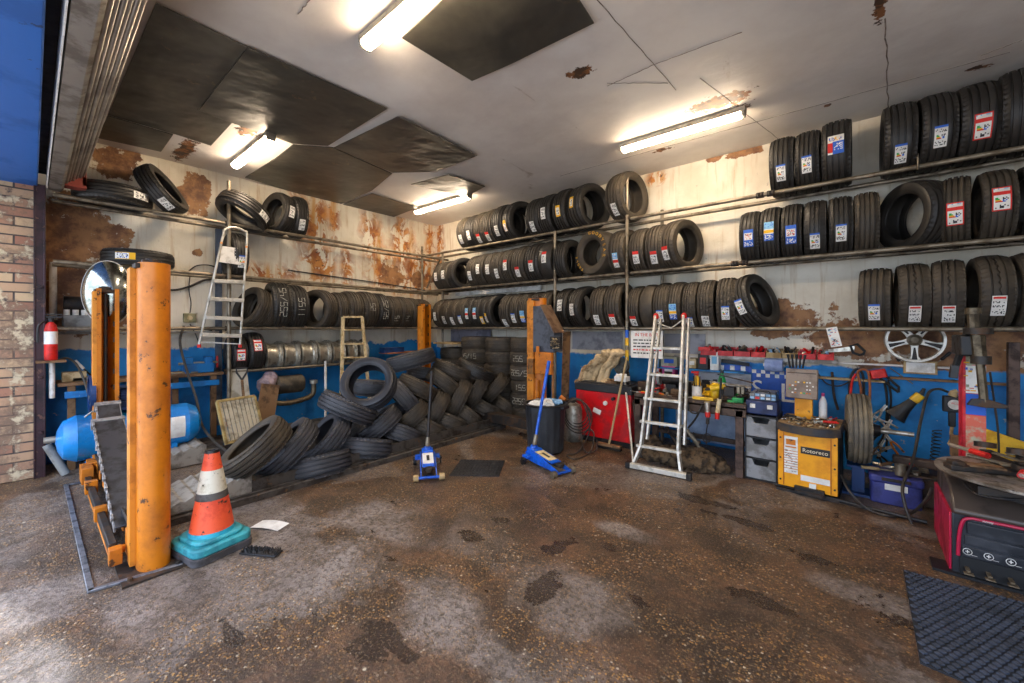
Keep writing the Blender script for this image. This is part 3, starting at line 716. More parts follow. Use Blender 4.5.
def lrun(items, tier, origin, grp):
    for i, (pl, pr, D, yaw, chalk, kw) in enumerate(items):
        k = dict(kw); look = k.pop('look', 'used tyre')
        leftw(pl, pr, W1, '%s, %s %s, stained wall rack' % (look, ORD[i], origin), D, yaw, group=grp, chalk=chalk, **k)
leftw(252, 264, W1, 'used tyre with open side showing, leaning beside the step ladder', .6, 15, 20, W=.19, mt=R_USED)
leftw(265, 273, W1, 'thin used tyre behind the leaning one beside the hanging step ladder', .55, 10, 16, mt=R_USED)
leftw(275, 291, W1, 'big used tyre chalked with a size, first of two, stained wall rack', .68, -6, W=.25, mt=R_NEW, chalk='255/45', phi=10)
leftw(291, 306, W1, 'big used tyre chalked with a size, second of two, stained wall rack', .66, 0, W=.24, mt=R_NEW, chalk='1155', phi=0)
leftw(315, 335, W1, 'brownish used tyre with open side showing over the row of bare rims', .62, 22, W=.24, mt=R_USED)
lrun([(337,348,.6,0,None,U(mt=R_USED)), (348,362,.63,0,None,U(mt=R_USED)), (362,377,.64,0,'25',U(mt=R_USED,phi=10,look='used tyre with faint chalk')), (377,389,.63,0,'55/25',U(mt=R_NEW,phi=5,look='used tyre with bold chalk size')), (389,400,.6,0,'15',U(mt=R_USED,look='used tyre with faint chalk')),
      (400,411,.6,0,'14',U(mt=R_USED)), (411,420,.59,0,None,U(mt=R_USED)), (421,431,.58,0,'55',U(mt=R_USED,look='used tyre with chalk marks'))], 'middle', 'past the small ladder', 'used tyres on the lowest main rails of the stained wall rack')
leftw(233, 248, ZL, 'new tyre with red-edged white sticker at the start of the low shelf', .5, 0, sticker='red', phi=0)
leftw(249, 265, ZL, 'new tyre with red-framed sticker next to the steel wheels on the low shelf', .54, 0, sticker='red', phi=22)
# steel wheels without tyres
def wheel_mesh(alloy=False):
    P = [(.16,-.1),(.205,-.1),(.213,-.095),(.213,-.088),(.2,-.08),(.196,-.055),(.178,-.03),(.176,.045),(.196,.06),(.2,.08),(.213,.088),(.213,.095),(.205,.1),(.195,.1),(.19,.07),(.168,.05),(.168,-.03),(.188,-.06),(.19,-.09),(.16,-.1)]
    m = MB().lathe(P, 40, M=Rt(ry=90)); return m.mesh('steel_wheel', M_CHROME, 40)
WM = wheel_mesh()
for i, (pl, pr) in enumerate(((266,283),(284,300),(301,317),(318,331),(332,345),(347,357),(359,368))):
    a, b = pX(pl, 350, XF+.0).y, pX(pr, 350, XF).y
    o = bpy.data.objects.new('steel_wheel', WM); COL.objects.link(o)
    tag(o, 'bare silver wheel rim, %s from the new tyres on the low shelf' % ORD[i], 'wheel rim', 'bare wheel rims on the low shelf')
    o.location = ((XF+XB)/2, (a+b)/2, ZL + math.sqrt((.213+.0215)**2 - .16**2) - .018); o.rotation_euler = (0, 0, R_(90)); o.scale = ((b-a)*.97/.2, 1, 1)
    c = MB().lathe([(.0,-.02),(.06,-.02),(.07,-.035),(.165,-.045),(.168,-.03),(.07,-.02),(.06,-.005),(0,-.005)], 30, M=Rt(ry=90)).build('centre_disc', M_DSTEEL, o)
# --- the heap on the lift runways: tyres laced in a herringbone wall
GH = 'used tyres heaped on the lift runways'
H = [   # picture column, row, distance plane x, lean, facing, options, label
 (256, 447, 2.50, 41, .24, U(D=.64, W=.21, mt=R_USED), 'tyre with brown dusty tread leaning at the near end of the heap'),
 (287, 448, 2.42, 45, .2, U(D=.66, W=.2), 'second leaning tyre from the near end of the heap'),
 (326, 438, 2.32, 50, .3, U(D=.62, W=.2), 'third leaning tyre from the near end, hollow side showing'),
 (317, 466, 2.5, 6, .04, U(D=.68, W=.22), 'tyre lying nearly flat at the foot of the heap, near end'),
 (348, 408, 2.30, -27, .06, U(D=.66, W=.2), 'tyre tilted down towards the corner, touching the ring tyre'),
 (366, 448, 2.46, -9, .02, U(D=.6, W=.22), 'tyre lying slightly tilted in the bottom row under the ring tyre'),
 (380, 424, 2.28, 38, .12, U(D=.56), 'tyre leaning up towards the corner below the ring tyre'),
 (401, 435, 2.40, -22, -.1, U(D=.5), 'tyre in the bottom row beside the one under the ring tyre'),
 (404, 398, 2.2, -50, -.05, U(), 'tyre half hidden beside the ring tyre edge'),
 (412, 415, 2.3, 42, .15, U(mt=R_USED, D=.5), 'tyre leaning up in the second row before the black jack handle'),
 (426, 429, 2.40, -25, -.1, U(mt=R_USED, D=.5), 'tyre in the bottom row behind the black jack handle'),
 (417, 388, 2.2, -27, -.05, U(mt=R_USED), 'tyre in the third row before the black jack handle'),
 (435, 409, 2.3, 60, .12, U(mt=R_USED, D=.54), 'tyre standing steeply just past the black jack handle'),
 (448, 423, 2.40, -22, -.1, U(mt=R_USED, D=.5), 'bottom row tyre just past the black jack handle'),
 (444, 383, 2.2, -38, -.05, U(mt=R_USED), 'tyre in the third row just past the black jack handle'),
 (457, 399, 2.3, 62, .1, U(D=.62, mt=R_USED), 'large steep tyre in the middle of the far half of the heap'),
 (466, 416, 2.40, -38, -.1, U(mt=R_USED, D=.5), 'bottom row tyre under the large steep one'),
 (452, 371, 2.1, -22, .0, U(D=.62, mt=R_USED), 'brown tyre lying across the top of the heap'),
 (475, 392, 2.3, 58, .1, U(mt=R_USED, D=.54), 'small steep tyre in the second row of the far half'),
 (485, 411, 2.36, -31, -.1, U(D=.6, mt=R_USED), 'broad bottom row tyre near the far end'),
 (475, 371, 2.2, -28, .05, U(D=.64, mt=R_NEW), 'dark tyre with a bright spot lying on top near the far end'),
 (494, 388, 2.3, 47, .1, U(mt=R_USED), 'topmost leaning tyre at the far end of the heap'),
 (504, 408, 2.36, -38, -.1, U(mt=R_USED, D=.56), 'last bottom row tyre at the far end of the heap'),
 (411, 360, 1.9, 14, .05, U(D=.7, W=.21), 'tyre lying on top of the heap above the ring tyre'),
 (425, 374, 1.75, -12, 0, U(), 'dark tyre wedged under the top tyre beside the handle'),
 (374, 388, 1.85, -6, .05, U(D=.6), 'tyre seen through the hole of the ring tyre'),
 (392, 412, 1.9, 20, 0, U(), 'tyre deep in the heap behind the ring tyre'),
 (350, 432, 1.8, 40, .1, U(), 'dark tyre deep behind the near end of the heap'),
 (436, 432, 1.7, 20, 0, U(D=.5), 'dark tyre low in the heap seen between bottom row tyres'),
 (486, 398, 1.9, 20, 0, U(), 'dark tyre in the gap at the far end of the heap'),
 (462, 384, 1.85, 0, 0, U(), 'dark tyre under the top row of the far half'),
 (430, 398, 1.85, 20, 0, U(), 'dark tyre behind the third row by the handle'),
]
for px, py, x, th, c, kw, lab in H:
    k = dict(D=.56, W=.205, mt=R_GREY); k.update(kw); tcam(lab, pX(px, py, x), th, c, group=GH, **k)
tcam('shiny black tyre on the heap facing out like a ring', pX(369, 384, 2.42), 0, 0, nv=(-.26, .36, .88), D=.63, W=.22, mt=R_SHINE, Ri=.2, group=GH)
# --- stacks against the back wall near the corner
sx = [(2.74, 'nearest the lift post', 6, ('255', '225', '155')), (2.16, 'second from the lift post', 6, ()), (1.58, 'third from the lift post', 6, ('15/15',)), (1.0, 'nearest the room corner', 5, ())]
for si, (x, where, nn, ck) in enumerate(sx):
    z = .0
    for k in range(nn):
        w = .215 + (.02 if (k+si) % 3 == 0 else 0)
        c = {0: {4: '255', 3: '225/5', 2: '155', 1: '2255'}, 1: {5: None}, 2: {4: '15/15'}, 3: {}}[si].get(k)
        tyre('%s tyre from the floor in the flat stack %s' % (ORD[k], where), (x + random.uniform(-.02, .02), -.38 + random.uniform(-.01, .01), z + w/2), (0, 90, 30 + random.uniform(-6, 6) - 90*0), .56 if si else .58, w*.99,
             mt=R_USED, kind=['rib', 'chunk', 'rib', 'three'][(k+si) % 4], chalk=c, group='used tyres stacked flat by the back wall')
        z += w
tag(MB().rbox((0, 0, 0), (.62, .5, .03), .06).build('board', M_LWOOD, loc=(.98, -.42, 1.20)), 'pale board lying on the tyre stack nearest the room corner', 'board')
# ================================================================== FOUR POST LIFT
MX = Matrix(((0,0,1,0),(1,0,0,0),(0,1,0,0),(0,0,0,1)))     # prism along X: poly (y,z)
MY = Matrix(((1,0,0,0),(0,0,1,0),(0,1,0,0),(0,0,0,1)))     # prism along Y: poly (x,z)
lift = thing('car_lift', 'orange four post car lift with a tyre heap on its dark runways', 'car lift')
H_ = 1.885
def post(x, y, flip, h):
    o = [(.13,.1),(0,.1)]
    o += [(-.1*math.sin(R_(a)), .1*math.cos(R_(a))) for a in range(15, 180, 15)]
    o += [(0,-.1),(.13,-.1),(.13,-.06),(.118,-.06),(.118,-.088),(0,-.088)]
    o += [(-.088*math.sin(R_(a)), .088*math.cos(R_(a))) for a in range(165, 0, -15)]
    o += [(0,.088),(.118,.088),(.118,.06),(.13,.06)]
    if flip: o = [(-a, b) for a, b in o]
    o = [(a_, b_*.8+.012) for a_, b_ in o]
    p = MB().prism(o, 0.01, h).build('post', M_ORANGE, lift, loc=(x, y, 0))
    s = -1 if flip else 1
    MB().box((s*.075, -.082, h/2), (.11, .03, h-.06)).build('flange', mat('flange_orange', 'd98a2a', 'b06a1c', rough=.45, sc=4, c3='5a3418', sc3=12, lo3=.62, hi3=.68), p, bev=.003)
    MB().box((s*.01, 0, h-.02), (.12, .16, .03)).cyl((0, 0, h-.02), (0, 0, h+.03), .028, n=10).box((0, 0, h+.012), (.05, .09, .02)).build('top_cap', M_DSTEEL, p, bev=.003)
    MB().box((0, 0, .006), (.34, .3, .012)).cyl((-.12,.11,.01), (-.12,.11,.03), .014, n=6).cyl((.12,-.11,.01), (.12,-.11,.03), .014, n=6).cyl((.12,.11,.01), (.12,.11,.03), .014, n=6).build('foot_plate', M_DSTEEL, p)
    MB().cyl((s*.05, 0, .05), (s*.05, 0, h-.05), .016, n=10).build('lifting_rod', M_DSTEEL, p)
    m = MB()
    for k in range(10): m.box((s*.095, .06, .25+k*.16), (.01, .02, .05))
    m.build('latch_rack', M_DSTEEL, p)
    return p
pA = pZ(147, 568, 0); xA, yA = pA.x, pA.y + .02; yF = -1.14
xB = CAM.x + ray(105, 300).x*((yA - CAM.y)/ray(105, 300).y)
xC = pY(422, 320, yF).x; xD = pY(539, 320, yF).x
for (x, y, fl, h) in ((xA, yA, True, H_+.01), (xB, yA, False, H_+.0), (xC, yF, False, H_+.01), (xD, yF, True, H_)): post(x, y, fl, h)
# crossbeam between the two near posts, with its end carriage
m = MB().box(((xA+xB)/2, yA, .17), (xA-xB-.12, .15, .13)).box(((xA+xB)/2, yA-.078, .235), (xA-xB-.12, .012, .03)).box(((xA+xB)/2, yA, .09), (xA-xB-.2, .1, .03))
for k in range(7): m.box((xB+.35+k*.28, yA-.083, .16), (.09, .012, .07), mi=1)
m.build('crossbeam', [M_DSTEEL, M_ORANGE], lift, bev=.004)
ab = MB().box(((xA+xB)/2-.05, yA-.15, .10), (xA-xB-.35, .04, .06)).box(((xA+xB)/2-.05, yA-.15, .055), (xA-xB-.3, .045, .01), mi=1).box((xA-.12, yA-.15, .09), (.07, .06, .10), mi=1).box(((xA+xB)/2+.3, yA-.15, .11), (.07, .07, .1), mi=1).box((xB+.35, yA-.15, .13), (.25, .08, .14), mi=1).box((xB+.8, yA-.15, .12), (.08, .08, .1), mi=1)
ab.build('hydraulic_beam', [M_DSTEEL, M_ORANGE], lift, bev=.004)
MB().box((xA-.17, yA-.02, .13), (.10, .15, .16)).cyl((xA-.17, yA-.1, .1), (xA-.17, yA-.13, .1), .025, n=12).build('carriage', M_ORANGE, lift, bev=.005)
MB().box((xB+.2, yA-.05, .12), (.2, .18, .18)).cyl((xB+.3, yA-.14, .14), (xB+.3, yA-.17, .14), .03, n=12).build('carriage', M_ORANGE, lift, bev=.005)
MB().box(((xC+xD)/2, yF, .17), (xD-xC-.12, .14, .13)).build('crossbeam', M_DSTEEL, lift, bev=.004)
M_RUN = mat('runway_steel', '5b5651', '3d342d', rough=.5, metal=.5, sc=6, c3='7a5a3a', sc3=11, lo3=.6, hi3=.68)
for (xa, xb) in ((2.14, 2.68), (.72, 1.26)):
    m = MB().prism([(xa,.05),(xb,.05),(xb,.15),(xb-.02,.15),(xb-.02,.12),(xa+.02,.12),(xa+.02,.15),(xa,.15)], -4.28, -1.02, M=MY)
    r = m.build('runway', M_RUN, lift)
    MB().box((xa-.012, -2.75, .11), (.02, 3.4, .05)).build('side_stripe', M_ORANGE, r)
    # ribbed approach ramp at the near end
    m = MB(); L = .62; k = 7
    for i in range(k):
        y0 = -4.30 - L*i/k; y1 = -4.30 - L*(i+1)/k; z0 = .20 - .12*i/k; z1 = .20 - .12*(i+1)/k
        m.add([(xa,y0,z0),(xa,y0-(y0-y1)*.3,z0+.014),(xa,y1,z1),(xa,y1,z1-.012),(xa,y0,z0-.012),(xb,y0,z0),(xb,y0-(y0-y1)*.3,z0+.014),(xb,y1,z1),(xb,y1,z1-.012),(xb,y0,z0-.012)],
              [(0,5,6,1),(1,6,7,2),(2,7,8,3),(3,8,9,4),(4,9,5,0),(0,1,2,3,4),(9,8,7,6,5)])
    for xx in (xb-.005, xa+.005): m.add([(xx+s_, y_, z_) for s_ in (-.008,.008) for (y_, z_) in ((-4.28,.01),(-4.28,.20),(-4.92,.075),(-4.92,.01))], [(0,1,2,3),(7,6,5,4),(0,4,5,1),(1,5,6,2),(2,6,7,3),(3,7,4,0)])
    m.box(((xa+xb)/2, -4.285, .1), (xb-xa, .012, .19))
    m.build('approach_ramp', mat('ramp_steel', 'a8a298', '7d766c', rough=.5, metal=.25, sc=8), lift)
MB().prism([(2.70,0),(2.80,0),(2.80,.05),(2.785,.06),(2.715,.012),(2.70,.012)], -4.95, -1.0, M=MY).box((2.72, -2.95, .035), (.03, 3.9, .05)).build('side_beam', M_RUN, lift)
# folded drive-on ramps standing on the crossbeam
def flap(x0, z0, x1, z1, y0, y1):
    d = Vector((x1-x0, 0, z1-z0)); L = d.length; an = math.degrees(math.atan2(-(z1-z0), x1-x0)); w = y1-y0
    M = Tr((x0, (y0+y1)/2, z0)) @ Rt(ry=an)
    m = MB().box((L/2, 0, 0), (L, w, .012), M=M).box((-.02, 0, -.03), (.05, w+.03, .085), M=M, mi=1).box((L/2, -w/2, -.012), (L, .012, .035), M=M, mi=1).box((L/2, w/2, -.012), (L, .012, .035), M=M, mi=1)
    for k in range(int(L/.12)): m.box((.06+k*.12, -w/2-.006, .012), (.05, .016, .03), M=M, mi=1)
    m.build('ramp_flap', [mat('flap_dark', '4a4a4e', '2f2c2b', rough=.4, metal=.5, sc=7), mat('flap_edge', 'aaa8a8', '7d7a78', rough=.4, metal=.6, sc=9)], lift, bev=.002)
flap(1.62, .66, 3.02, .18, -5.17, -4.985)
flap(1.18, .74, 1.56, .50, -5.12, -4.965)
# control box on the far post nearest the bin
cb = Vector((xD, yF, 0))
yq = yF - .13
a, b_ = pY(534, 306, yq), pY(553, 352, yq)
q_ = lambda px, py: (pY(px, py, yq).x, pY(px, py, yq).z)
PL = [q_(533, 306), q_(541, 306), q_(554, 332), q_(554, 352), q_(533, 352)]
cx_ = MB().prism(PL, yq, yq+.2, M=MY).build('control_box', [mat('control_grey', '4b515d', '363941', rough=.4, sc=8)], lift, bev=.004)
e0_, e1_ = Vector((PL[1][0], 0, PL[1][1])), Vector((PL[2][0], 0, PL[2][1])); dv_ = e1_-e0_
MB().box((0, 0, .006), (dv_.length+.03, .24, .012)).build('lid', mat('rusty_lid', '7a6049', '5c4433', rough=.6, sc=8), cx_, loc=((e0_.x+e1_.x)/2, yq+.1, (e0_.z+e1_.z)/2), rot=(0, math.degrees(math.atan2(-dv_.z, dv_.x)), 0))
m = MB().box((0, 0, 0), (.15, .05, .16), mi=0)
rnd = random.Random(3)
for k in range(26): m.cyl((rnd.uniform(-.07,.07), -.03, rnd.uniform(-.07,.07)), (rnd.uniform(-.07,.07), -.05, rnd.uniform(-.07,.07)), .006, n=6, mi=rnd.choice((0,1,1,2)))
m.build('motor_parts', [M_BLACKM, M_STEEL, M_LWOOD], cx_, loc=(pY(556, 340, yq-.05).x, yq-.05, pY(556, 343, yq-.05).z), bev=.002)
m = MB().box((pY(545, 360, yq).x, yq-.02, pY(545, 363, yq).z), (.26, .05, .28)).box((pY(540, 352, yq).x, yq-.05, pY(540, 350, yq).z), (.04, .02, .1)).box((pY(534, 368, yq).x, yq-.06, pY(534, 366, yq).z), (.09,.05,.2), mi=1)
m.cyl((pY(537, 380, yq).x, yq, pY(537, 380, yq).z), (pY(537, 408, yq).x, yq, .35), .035, n=12)
m.cyl((pY(553, 380, yq).x, yq, 1.0), (pY(553, 408, yq).x, yq, .3), .018, n=10, mi=1)
m.build('yellow_bracket', [M_ORANGE, mat('brownish_tank', '8a5a24', '5a3a1c', rough=.4, sc=9)], lift, bev=.004)
# long dark board behind the control box, resting against the rack
tag(MB().box((0, 0, .72), (.12, .02, 1.44)).build('plank', M_WOOD, loc=(pY(564, 400, -.62).x, -.62, 0), rot=(-3, 0, 0)), 'brown plank standing upright behind the lift control box', 'plank')
# ================================================================== CONE, PAPER, BRUSH, MATS, JACKS
c0 = pZ(212, 549, 0)
cone = thing('traffic_cone', 'orange and white traffic cone with turquoise painted base beside the lift post', 'traffic cone', (c0.x, c0.y, 0), (0, 0, 12))
M_TURQ = mat('turquoise_paint', '3fa9b4', '2b7f8c', rough=.4, sc=6, c3='5a5550', sc3=14, lo3=.62, hi3=.68, bump=.2)
M_CONE = mat('cone_orange', 'ee5a34', 'd9482a', rough=.45, sc=8, c3='3a2b26', sc3=26, lo3=.62, hi3=.66, bump=.2)
M_CBAND = mat('cone_white', 'd9d2bf', 'b9ad92', rough=.5, sc=8, c3='4a433a', sc3=16, lo3=.56, hi3=.62, bump=.2)
MB().rbox((0,0,.025), (.36,.36,.05), .05).build('rubber_foot', mat('grey_rubber_foot', '4c4a4e', '3a3839', rough=.7), cone, bev=.006)
m = MB(); P1 = .215; P2 = .17
m.rbox((0,0,.075), (.355,.355,.055), .06); m.rbox((0,0,.115), (.30,.30,.03), .08)
m.build('base', M_TURQ, cone, bev=.012)
def ring(z0, z1, mt, nm, e=0):
    f = lambda z: .128 - (.128-.040)*(z-.13)/.53
    MB().lathe([(f(z0)+e, z0), (f(z1)+e, z1), (f(z1)-.006, z1), (f(z0)-.006, z0)], 32, closed=True).build(nm, mt, cone)
ring(.13, .155, mat('turq_ring', '2fa6c0', '2a8aa0', rough=.4), 'lower_ring', .004)
ring(.155, .36, M_CONE, 'lower_body'); ring(.355, .40, mat('dark_band', '55504c', '3b3734', rough=.6, sc=10), 'dark_band', .002)
ring(.40, .545, M_CBAND, 'white_band', .001); ring(.545, .66, M_CONE, 'upper_body')
MB().lathe([(.043,.655),(.040,.672),(.02,.668),(.018,.655)], 20, closed=True).build('top_cap', M_BLACK, cone)
pp = pZ(262, 530, 0)
m = MB(); k = 6
for i in range(k):
    a, b2 = i/k, (i+1)/k; f = lambda t: .012*math.sin(t*3)+.003
    m.add([(a*.24,0,f(a)),(b2*.24,0,f(b2)),(b2*.24,.12,f(b2)),(a*.24,.12,f(a)),(a*.24,0,f(a)-.001),(b2*.24,0,f(b2)-.001),(b2*.24,.12,f(b2)-.001),(a*.24,.12,f(a)-.001)], [(0,1,2,3),(7,6,5,4),(0,4,5,1),(2,6,7,3)])
tag(m.build('paper_sheet', M_CARD, loc=(pp.x-.1, pp.y-.05, 0), rot=(0,0,28)), 'crumpled white paper sheet on the floor beside the cone', 'paper')
pp = pZ(261, 554, 0)
br_ = thing('scrubbing_brush', 'black bristle brush head lying on the floor beside the cone', 'brush', (pp.x, pp.y, 0), (0, 0, 32))
MB().box((0,0,.012), (.26,.075,.012)).build('back', M_BLACK, br_, bev=.003)
m = MB(); rnd = random.Random(5)
for i in range(24):
    for j2 in range(6):
        x = -.12+i*.0104; y = -.03+j2*.012; m.cyl((x, y, .018), (x+rnd.uniform(-.008,.008), y+rnd.uniform(-.008,.008), .034), .0045, .003, n=5)
m.build('bristles', M_BLACKM, br_)
# small rubber mat near the jacks
a, b2, c2, d2 = pZ(449,476,0), pZ(499,477,0), pZ(505,461,0), pZ(461,460,0)
m = MB()
def quadmat(q, nx, ny, gap, th, name, mt, lab, cat, shape='box', mt2=None):
    A, B, C_, D = q; m = MB(); base = [A, B, C_, D]; cen = sum(base, Vector())/4
    def P(u, v): return (A*(1-u)+B*u)*(1-v) + (D*(1-u)+C_*u)*v - cen
    vs = [P(0,0), P(1,0), P(1,1), P(0,1)]
    m.add([v+Vector((0,0,.001)) for v in vs]+[v+Vector((0,0,th*.55)) for v in vs], [(3,2,1,0),(4,5,6,7),(0,1,5,4),(1,2,6,5),(2,3,7,6),(3,0,4,7)])
    for i in range(nx):
        for j in range(ny):
            off = .5/nx if (j % 2 and shape == 'brick') else 0
            u0, u1 = i/nx+gap/nx+off, (i+1)/nx-gap/nx+off; v0, v1 = j/ny+gap/ny, (j+1)/ny-gap/ny
            if u1 > 1: continue
            t = [P(u0,v0), P(u1,v0), P(u1,v1), P(u0,v1)]
            if shape == 'brick': t = [P(u0, (v0+v1)/2), P((u0+u1)/2, v0), P(u1, (v0+v1)/2), P((u0+u1)/2, v1)]
            m.add([v+Vector((0,0,th*.5)) for v in t]+[v+Vector((0,0,th)) for v in t], [(4,5,6,7),(0,1,5,4),(1,2,6,5),(2,3,7,6),(3,0,4,7)], 1 if mt2 else 0)
    o = m.build(name, [mt, mt2 or mt], loc=cen, smooth=0); tag(o, lab, cat); return o
M_MAT = mat('black_mat', '1a1a1c', '26262a', rough=.5, sc=8, bump=.1)
quadmat([a, b2, c2, d2], 14, 10, .16, .012, 'rubber_mat', M_MAT, 'small black ribbed rubber mat on the floor between the two blue jacks', 'mat')
M_MAT2 = mat('bluish_mat', '262a32', '1d2026', rough=.42, sc=6, bump=.1)
A_ = pZ(903, 571, 0); B2_ = pZ(920, 664, 0); e1 = (pZ(964, 683, 0)-B2_).normalized(); e2 = (pZ(1020, 603, 0)-A_).normalized()
quadmat([B2_, B2_+e1*1.5, A_+e2*1.5, A_], 44, 27, .10, .016, 'rubber_mat', M_MAT2, 'large dark studded rubber mat on the floor before the tyre changer', 'mat', 'brick', mat('mat_stud', '4a5160', '383e4a', rough=.45, sc=6))  # studs a lighter tone than the base so the pattern reads
# --- trolley jacks. local: +X forward (nose), z up
def jack(name, label, p, rz, handle, handle_mat, style):
    t = thing('trolley_jack', label, 'jack', p, (0, 0, rz), 'blue trolley jacks')
    L, W = .56, .24
    for s in (-1, 1):
        m = MB(); P = [(-.26,.05),(-.26,.13),(-.18,.15),(.0,.13),(.24,.07),(.28,.06),(.28,.03),(.1,.035),(-.1,.04)]
        m.prism(P, s*W/2*.62-.005, s*W/2*.62+.005, M=MY); m.box((-.2, s*.1, .09), (.1, .06, .03)); m.build('side_plate', M_JBLUE, t, bev=.003)
    MB().box((.0, 0, .125), (.3, .12, .012), M=Rt(ry=8)).box((-.02,0,.134), (.24,.11,.004), mi=1, M=Rt(ry=8)).box((-.02,0,.137), (.12,.03,.003), mi=2, M=Rt(ry=8)).build('cover_plate', [M_JBLUE, mat('jack_cream', 'd8c898', 'b5a06c', rough=.5, sc=14, bump=0) if style else M_CARD, M_INK], t, bev=.002)
    MB().box((-.2, 0, .13), (.14, .12, .08)).cyl((-.21, 0, .15), (-.21, 0, .2), .05, .035, n=16).build('pump_unit', M_JBLUE, t, bev=.01)
    m = MB().box((.12, 0, .085), (.26, .05, .03)).cyl((.23, 0, .09), (.23, 0, .115), .04, n=20); m.build('lift_arm', M_DSTEEL, t, bev=.003)
    MB().cyl((.27, -W/2, .032), (.27, W/2, .032), .014, n=12).build('front_axle', M_JBLUE, t)
    for s in (-1, 1):
        MB().cyl((.27, s*(W/2-.02), .033), (.27, s*(W/2+.03), .033), .033, n=20).cyl((.27, s*(W/2+.03), .033), (.27, s*(W/2+.034), .033), .012, n=12).build('front_wheel', M_LWOOD if not style else M_STEEL, t)
        w = MB().cyl((-.23, s*(W/2-.005), .03), (-.23, s*(W/2+.03), .03), .03, n=18).box((-.21, s*(W/2+.01), .07), (.07, .05, .02)).build('rear_caster', M_BLACKM, t)
    MB().tube([(-.1, W/2*.7, .1), (-.07, W/2*.7+.03, .1), (.03, W/2*.7+.03, .085), (.06, W/2*.7, .085)], .006, n=6).build('side_handle', M_STEEL, t)
    h0 = Vector((-.2, 0, .2)); 
    Ml = (Tr(p) @ Rt(rz=rz)).inverted(); h1 = Ml @ Vector(handle)
    d = h1-h0
    m = MB().cyl(h0, h0+d*.12, .026, .02, n=14, mi=1).cyl(h0+d*.1, h1, .017, n=14).cyl(h0+d*.72, h1, .0195, n=14, mi=(2 if style else 0))
    m.build('handle', [handle_mat, M_STEEL, M_JBLUE], t)
    return t
j1 = pZ(428, 471, 0)
jack('j1', 'blue trolley jack with black handle facing out before the tyre heap', (j1.x, j1.y, 0), math.degrees(math.atan2(CAM.y-j1.y, CAM.x-j1.x))+2, pY(432, 371, j1.y+.25), M_BLACKM, False)
j2 = pZ(546, 468, 0)
q0, q1 = pZ(527, 462, 0), pZ(571, 475, 0); dd = pZ(573, 480, 0)-pZ(524, 458, 0)
jack('j2', 'blue trolley jack with blue handle lying diagonally before the black bin', (j2.x, j2.y, 0), math.degrees(math.atan2(dd.y, dd.x)), pY(549, 361, j2.y+.3), M_JBLUE, True)
# --- bin with rubbish
b0 = pZ(537, 455, 0) + Vector((-.02, .2, 0))
bn = thing('rubbish_bin', 'ribbed black rubbish bin full of waste behind the blue jack', 'bin', b0)
m = MB(); P = []
n_ = 64
for (r, z) in ((.19, 0), (.21, .03), (.235, .5), (.24, .56)):
    for i in range(n_): a_ = 2*PI*i/n_; rr = r + (.006 if (i//2) % 2 and .01 < z < .52 else 0); m.v.append((rr*math.cos(a_), rr*math.sin(a_), z))
for k in range(3):
    for i in range(n_): m.f.append((k*n_+i, k*n_+(i+1) % n_, (k+1)*n_+(i+1) % n_, (k+1)*n_+i)); m.m.append(0)
m.f.append(tuple(reversed(range(n_)))); m.m.append(0)
m.build('body', mat('bin_plastic', '26282c', '34373c', rough=.42, sc=8), bn, smooth=20)
MB().lathe([(.235,.56),(.27,.565),(.275,.58),(.235,.585)], 40, closed=True).box((.27,0,.56), (.06,.12,.03)).box((-.27,0,.56), (.06,.12,.03)).build('rim', M_BLACK, bn)
rnd = random.Random(11)
for k in range(9):
    a_ = k*2.4; r = .04+.015*k
    m = MB(); s = rnd.uniform(.05, .09)
    m.lathe([(0,-s*.6),(s*.8,-s*.4),(s,.0),(s*.7,s*.5),(0,s*.6)], 9)
    m.v = [(x*rnd.uniform(.75,1.2), y*rnd.uniform(.75,1.2), z*rnd.uniform(.7,1.1)) for x, y, z in m.v]
    tag(m.build('crumpled_wrapper', [M_WHITE, M_LBLUE, M_CARD, M_LBLUE, M_GREY][k % 5], loc=(b0.x+r*math.cos(a_), b0.y+r*math.sin(a_), .57+rnd.uniform(0,.03)), smooth=0), 'crumpled wrapper or rag heaped in the black bin', 'wrapper', 'wrappers in the black bin')
b9 = pY(571, 445, -1.05); 
bt = thing('steel_canister', 'dirty silver metal canister on the floor between the bin and red cabinet', 'canister', (pZ(573,440,0).x, pZ(573,440,0).y, 0))
MB().lathe([(0,.0),(.11,.0),(.12,.02),(.12,.42),(.1,.47),(.04,.5),(0,.5)], 28).build('body', mat('dirty_silver', 'a8a49a', '6f6a60', rough=.4, metal=.6, sc=6), bt)
MB().lathe([(0,.5),(.03,.5),(.03,.56),(0,.56)], 16).tube(curve_pts([(0,-.03,.54),(-.07,-.04,.56),(-.08,0,.6)]), .01).build('valve', M_BLACKM, bt)
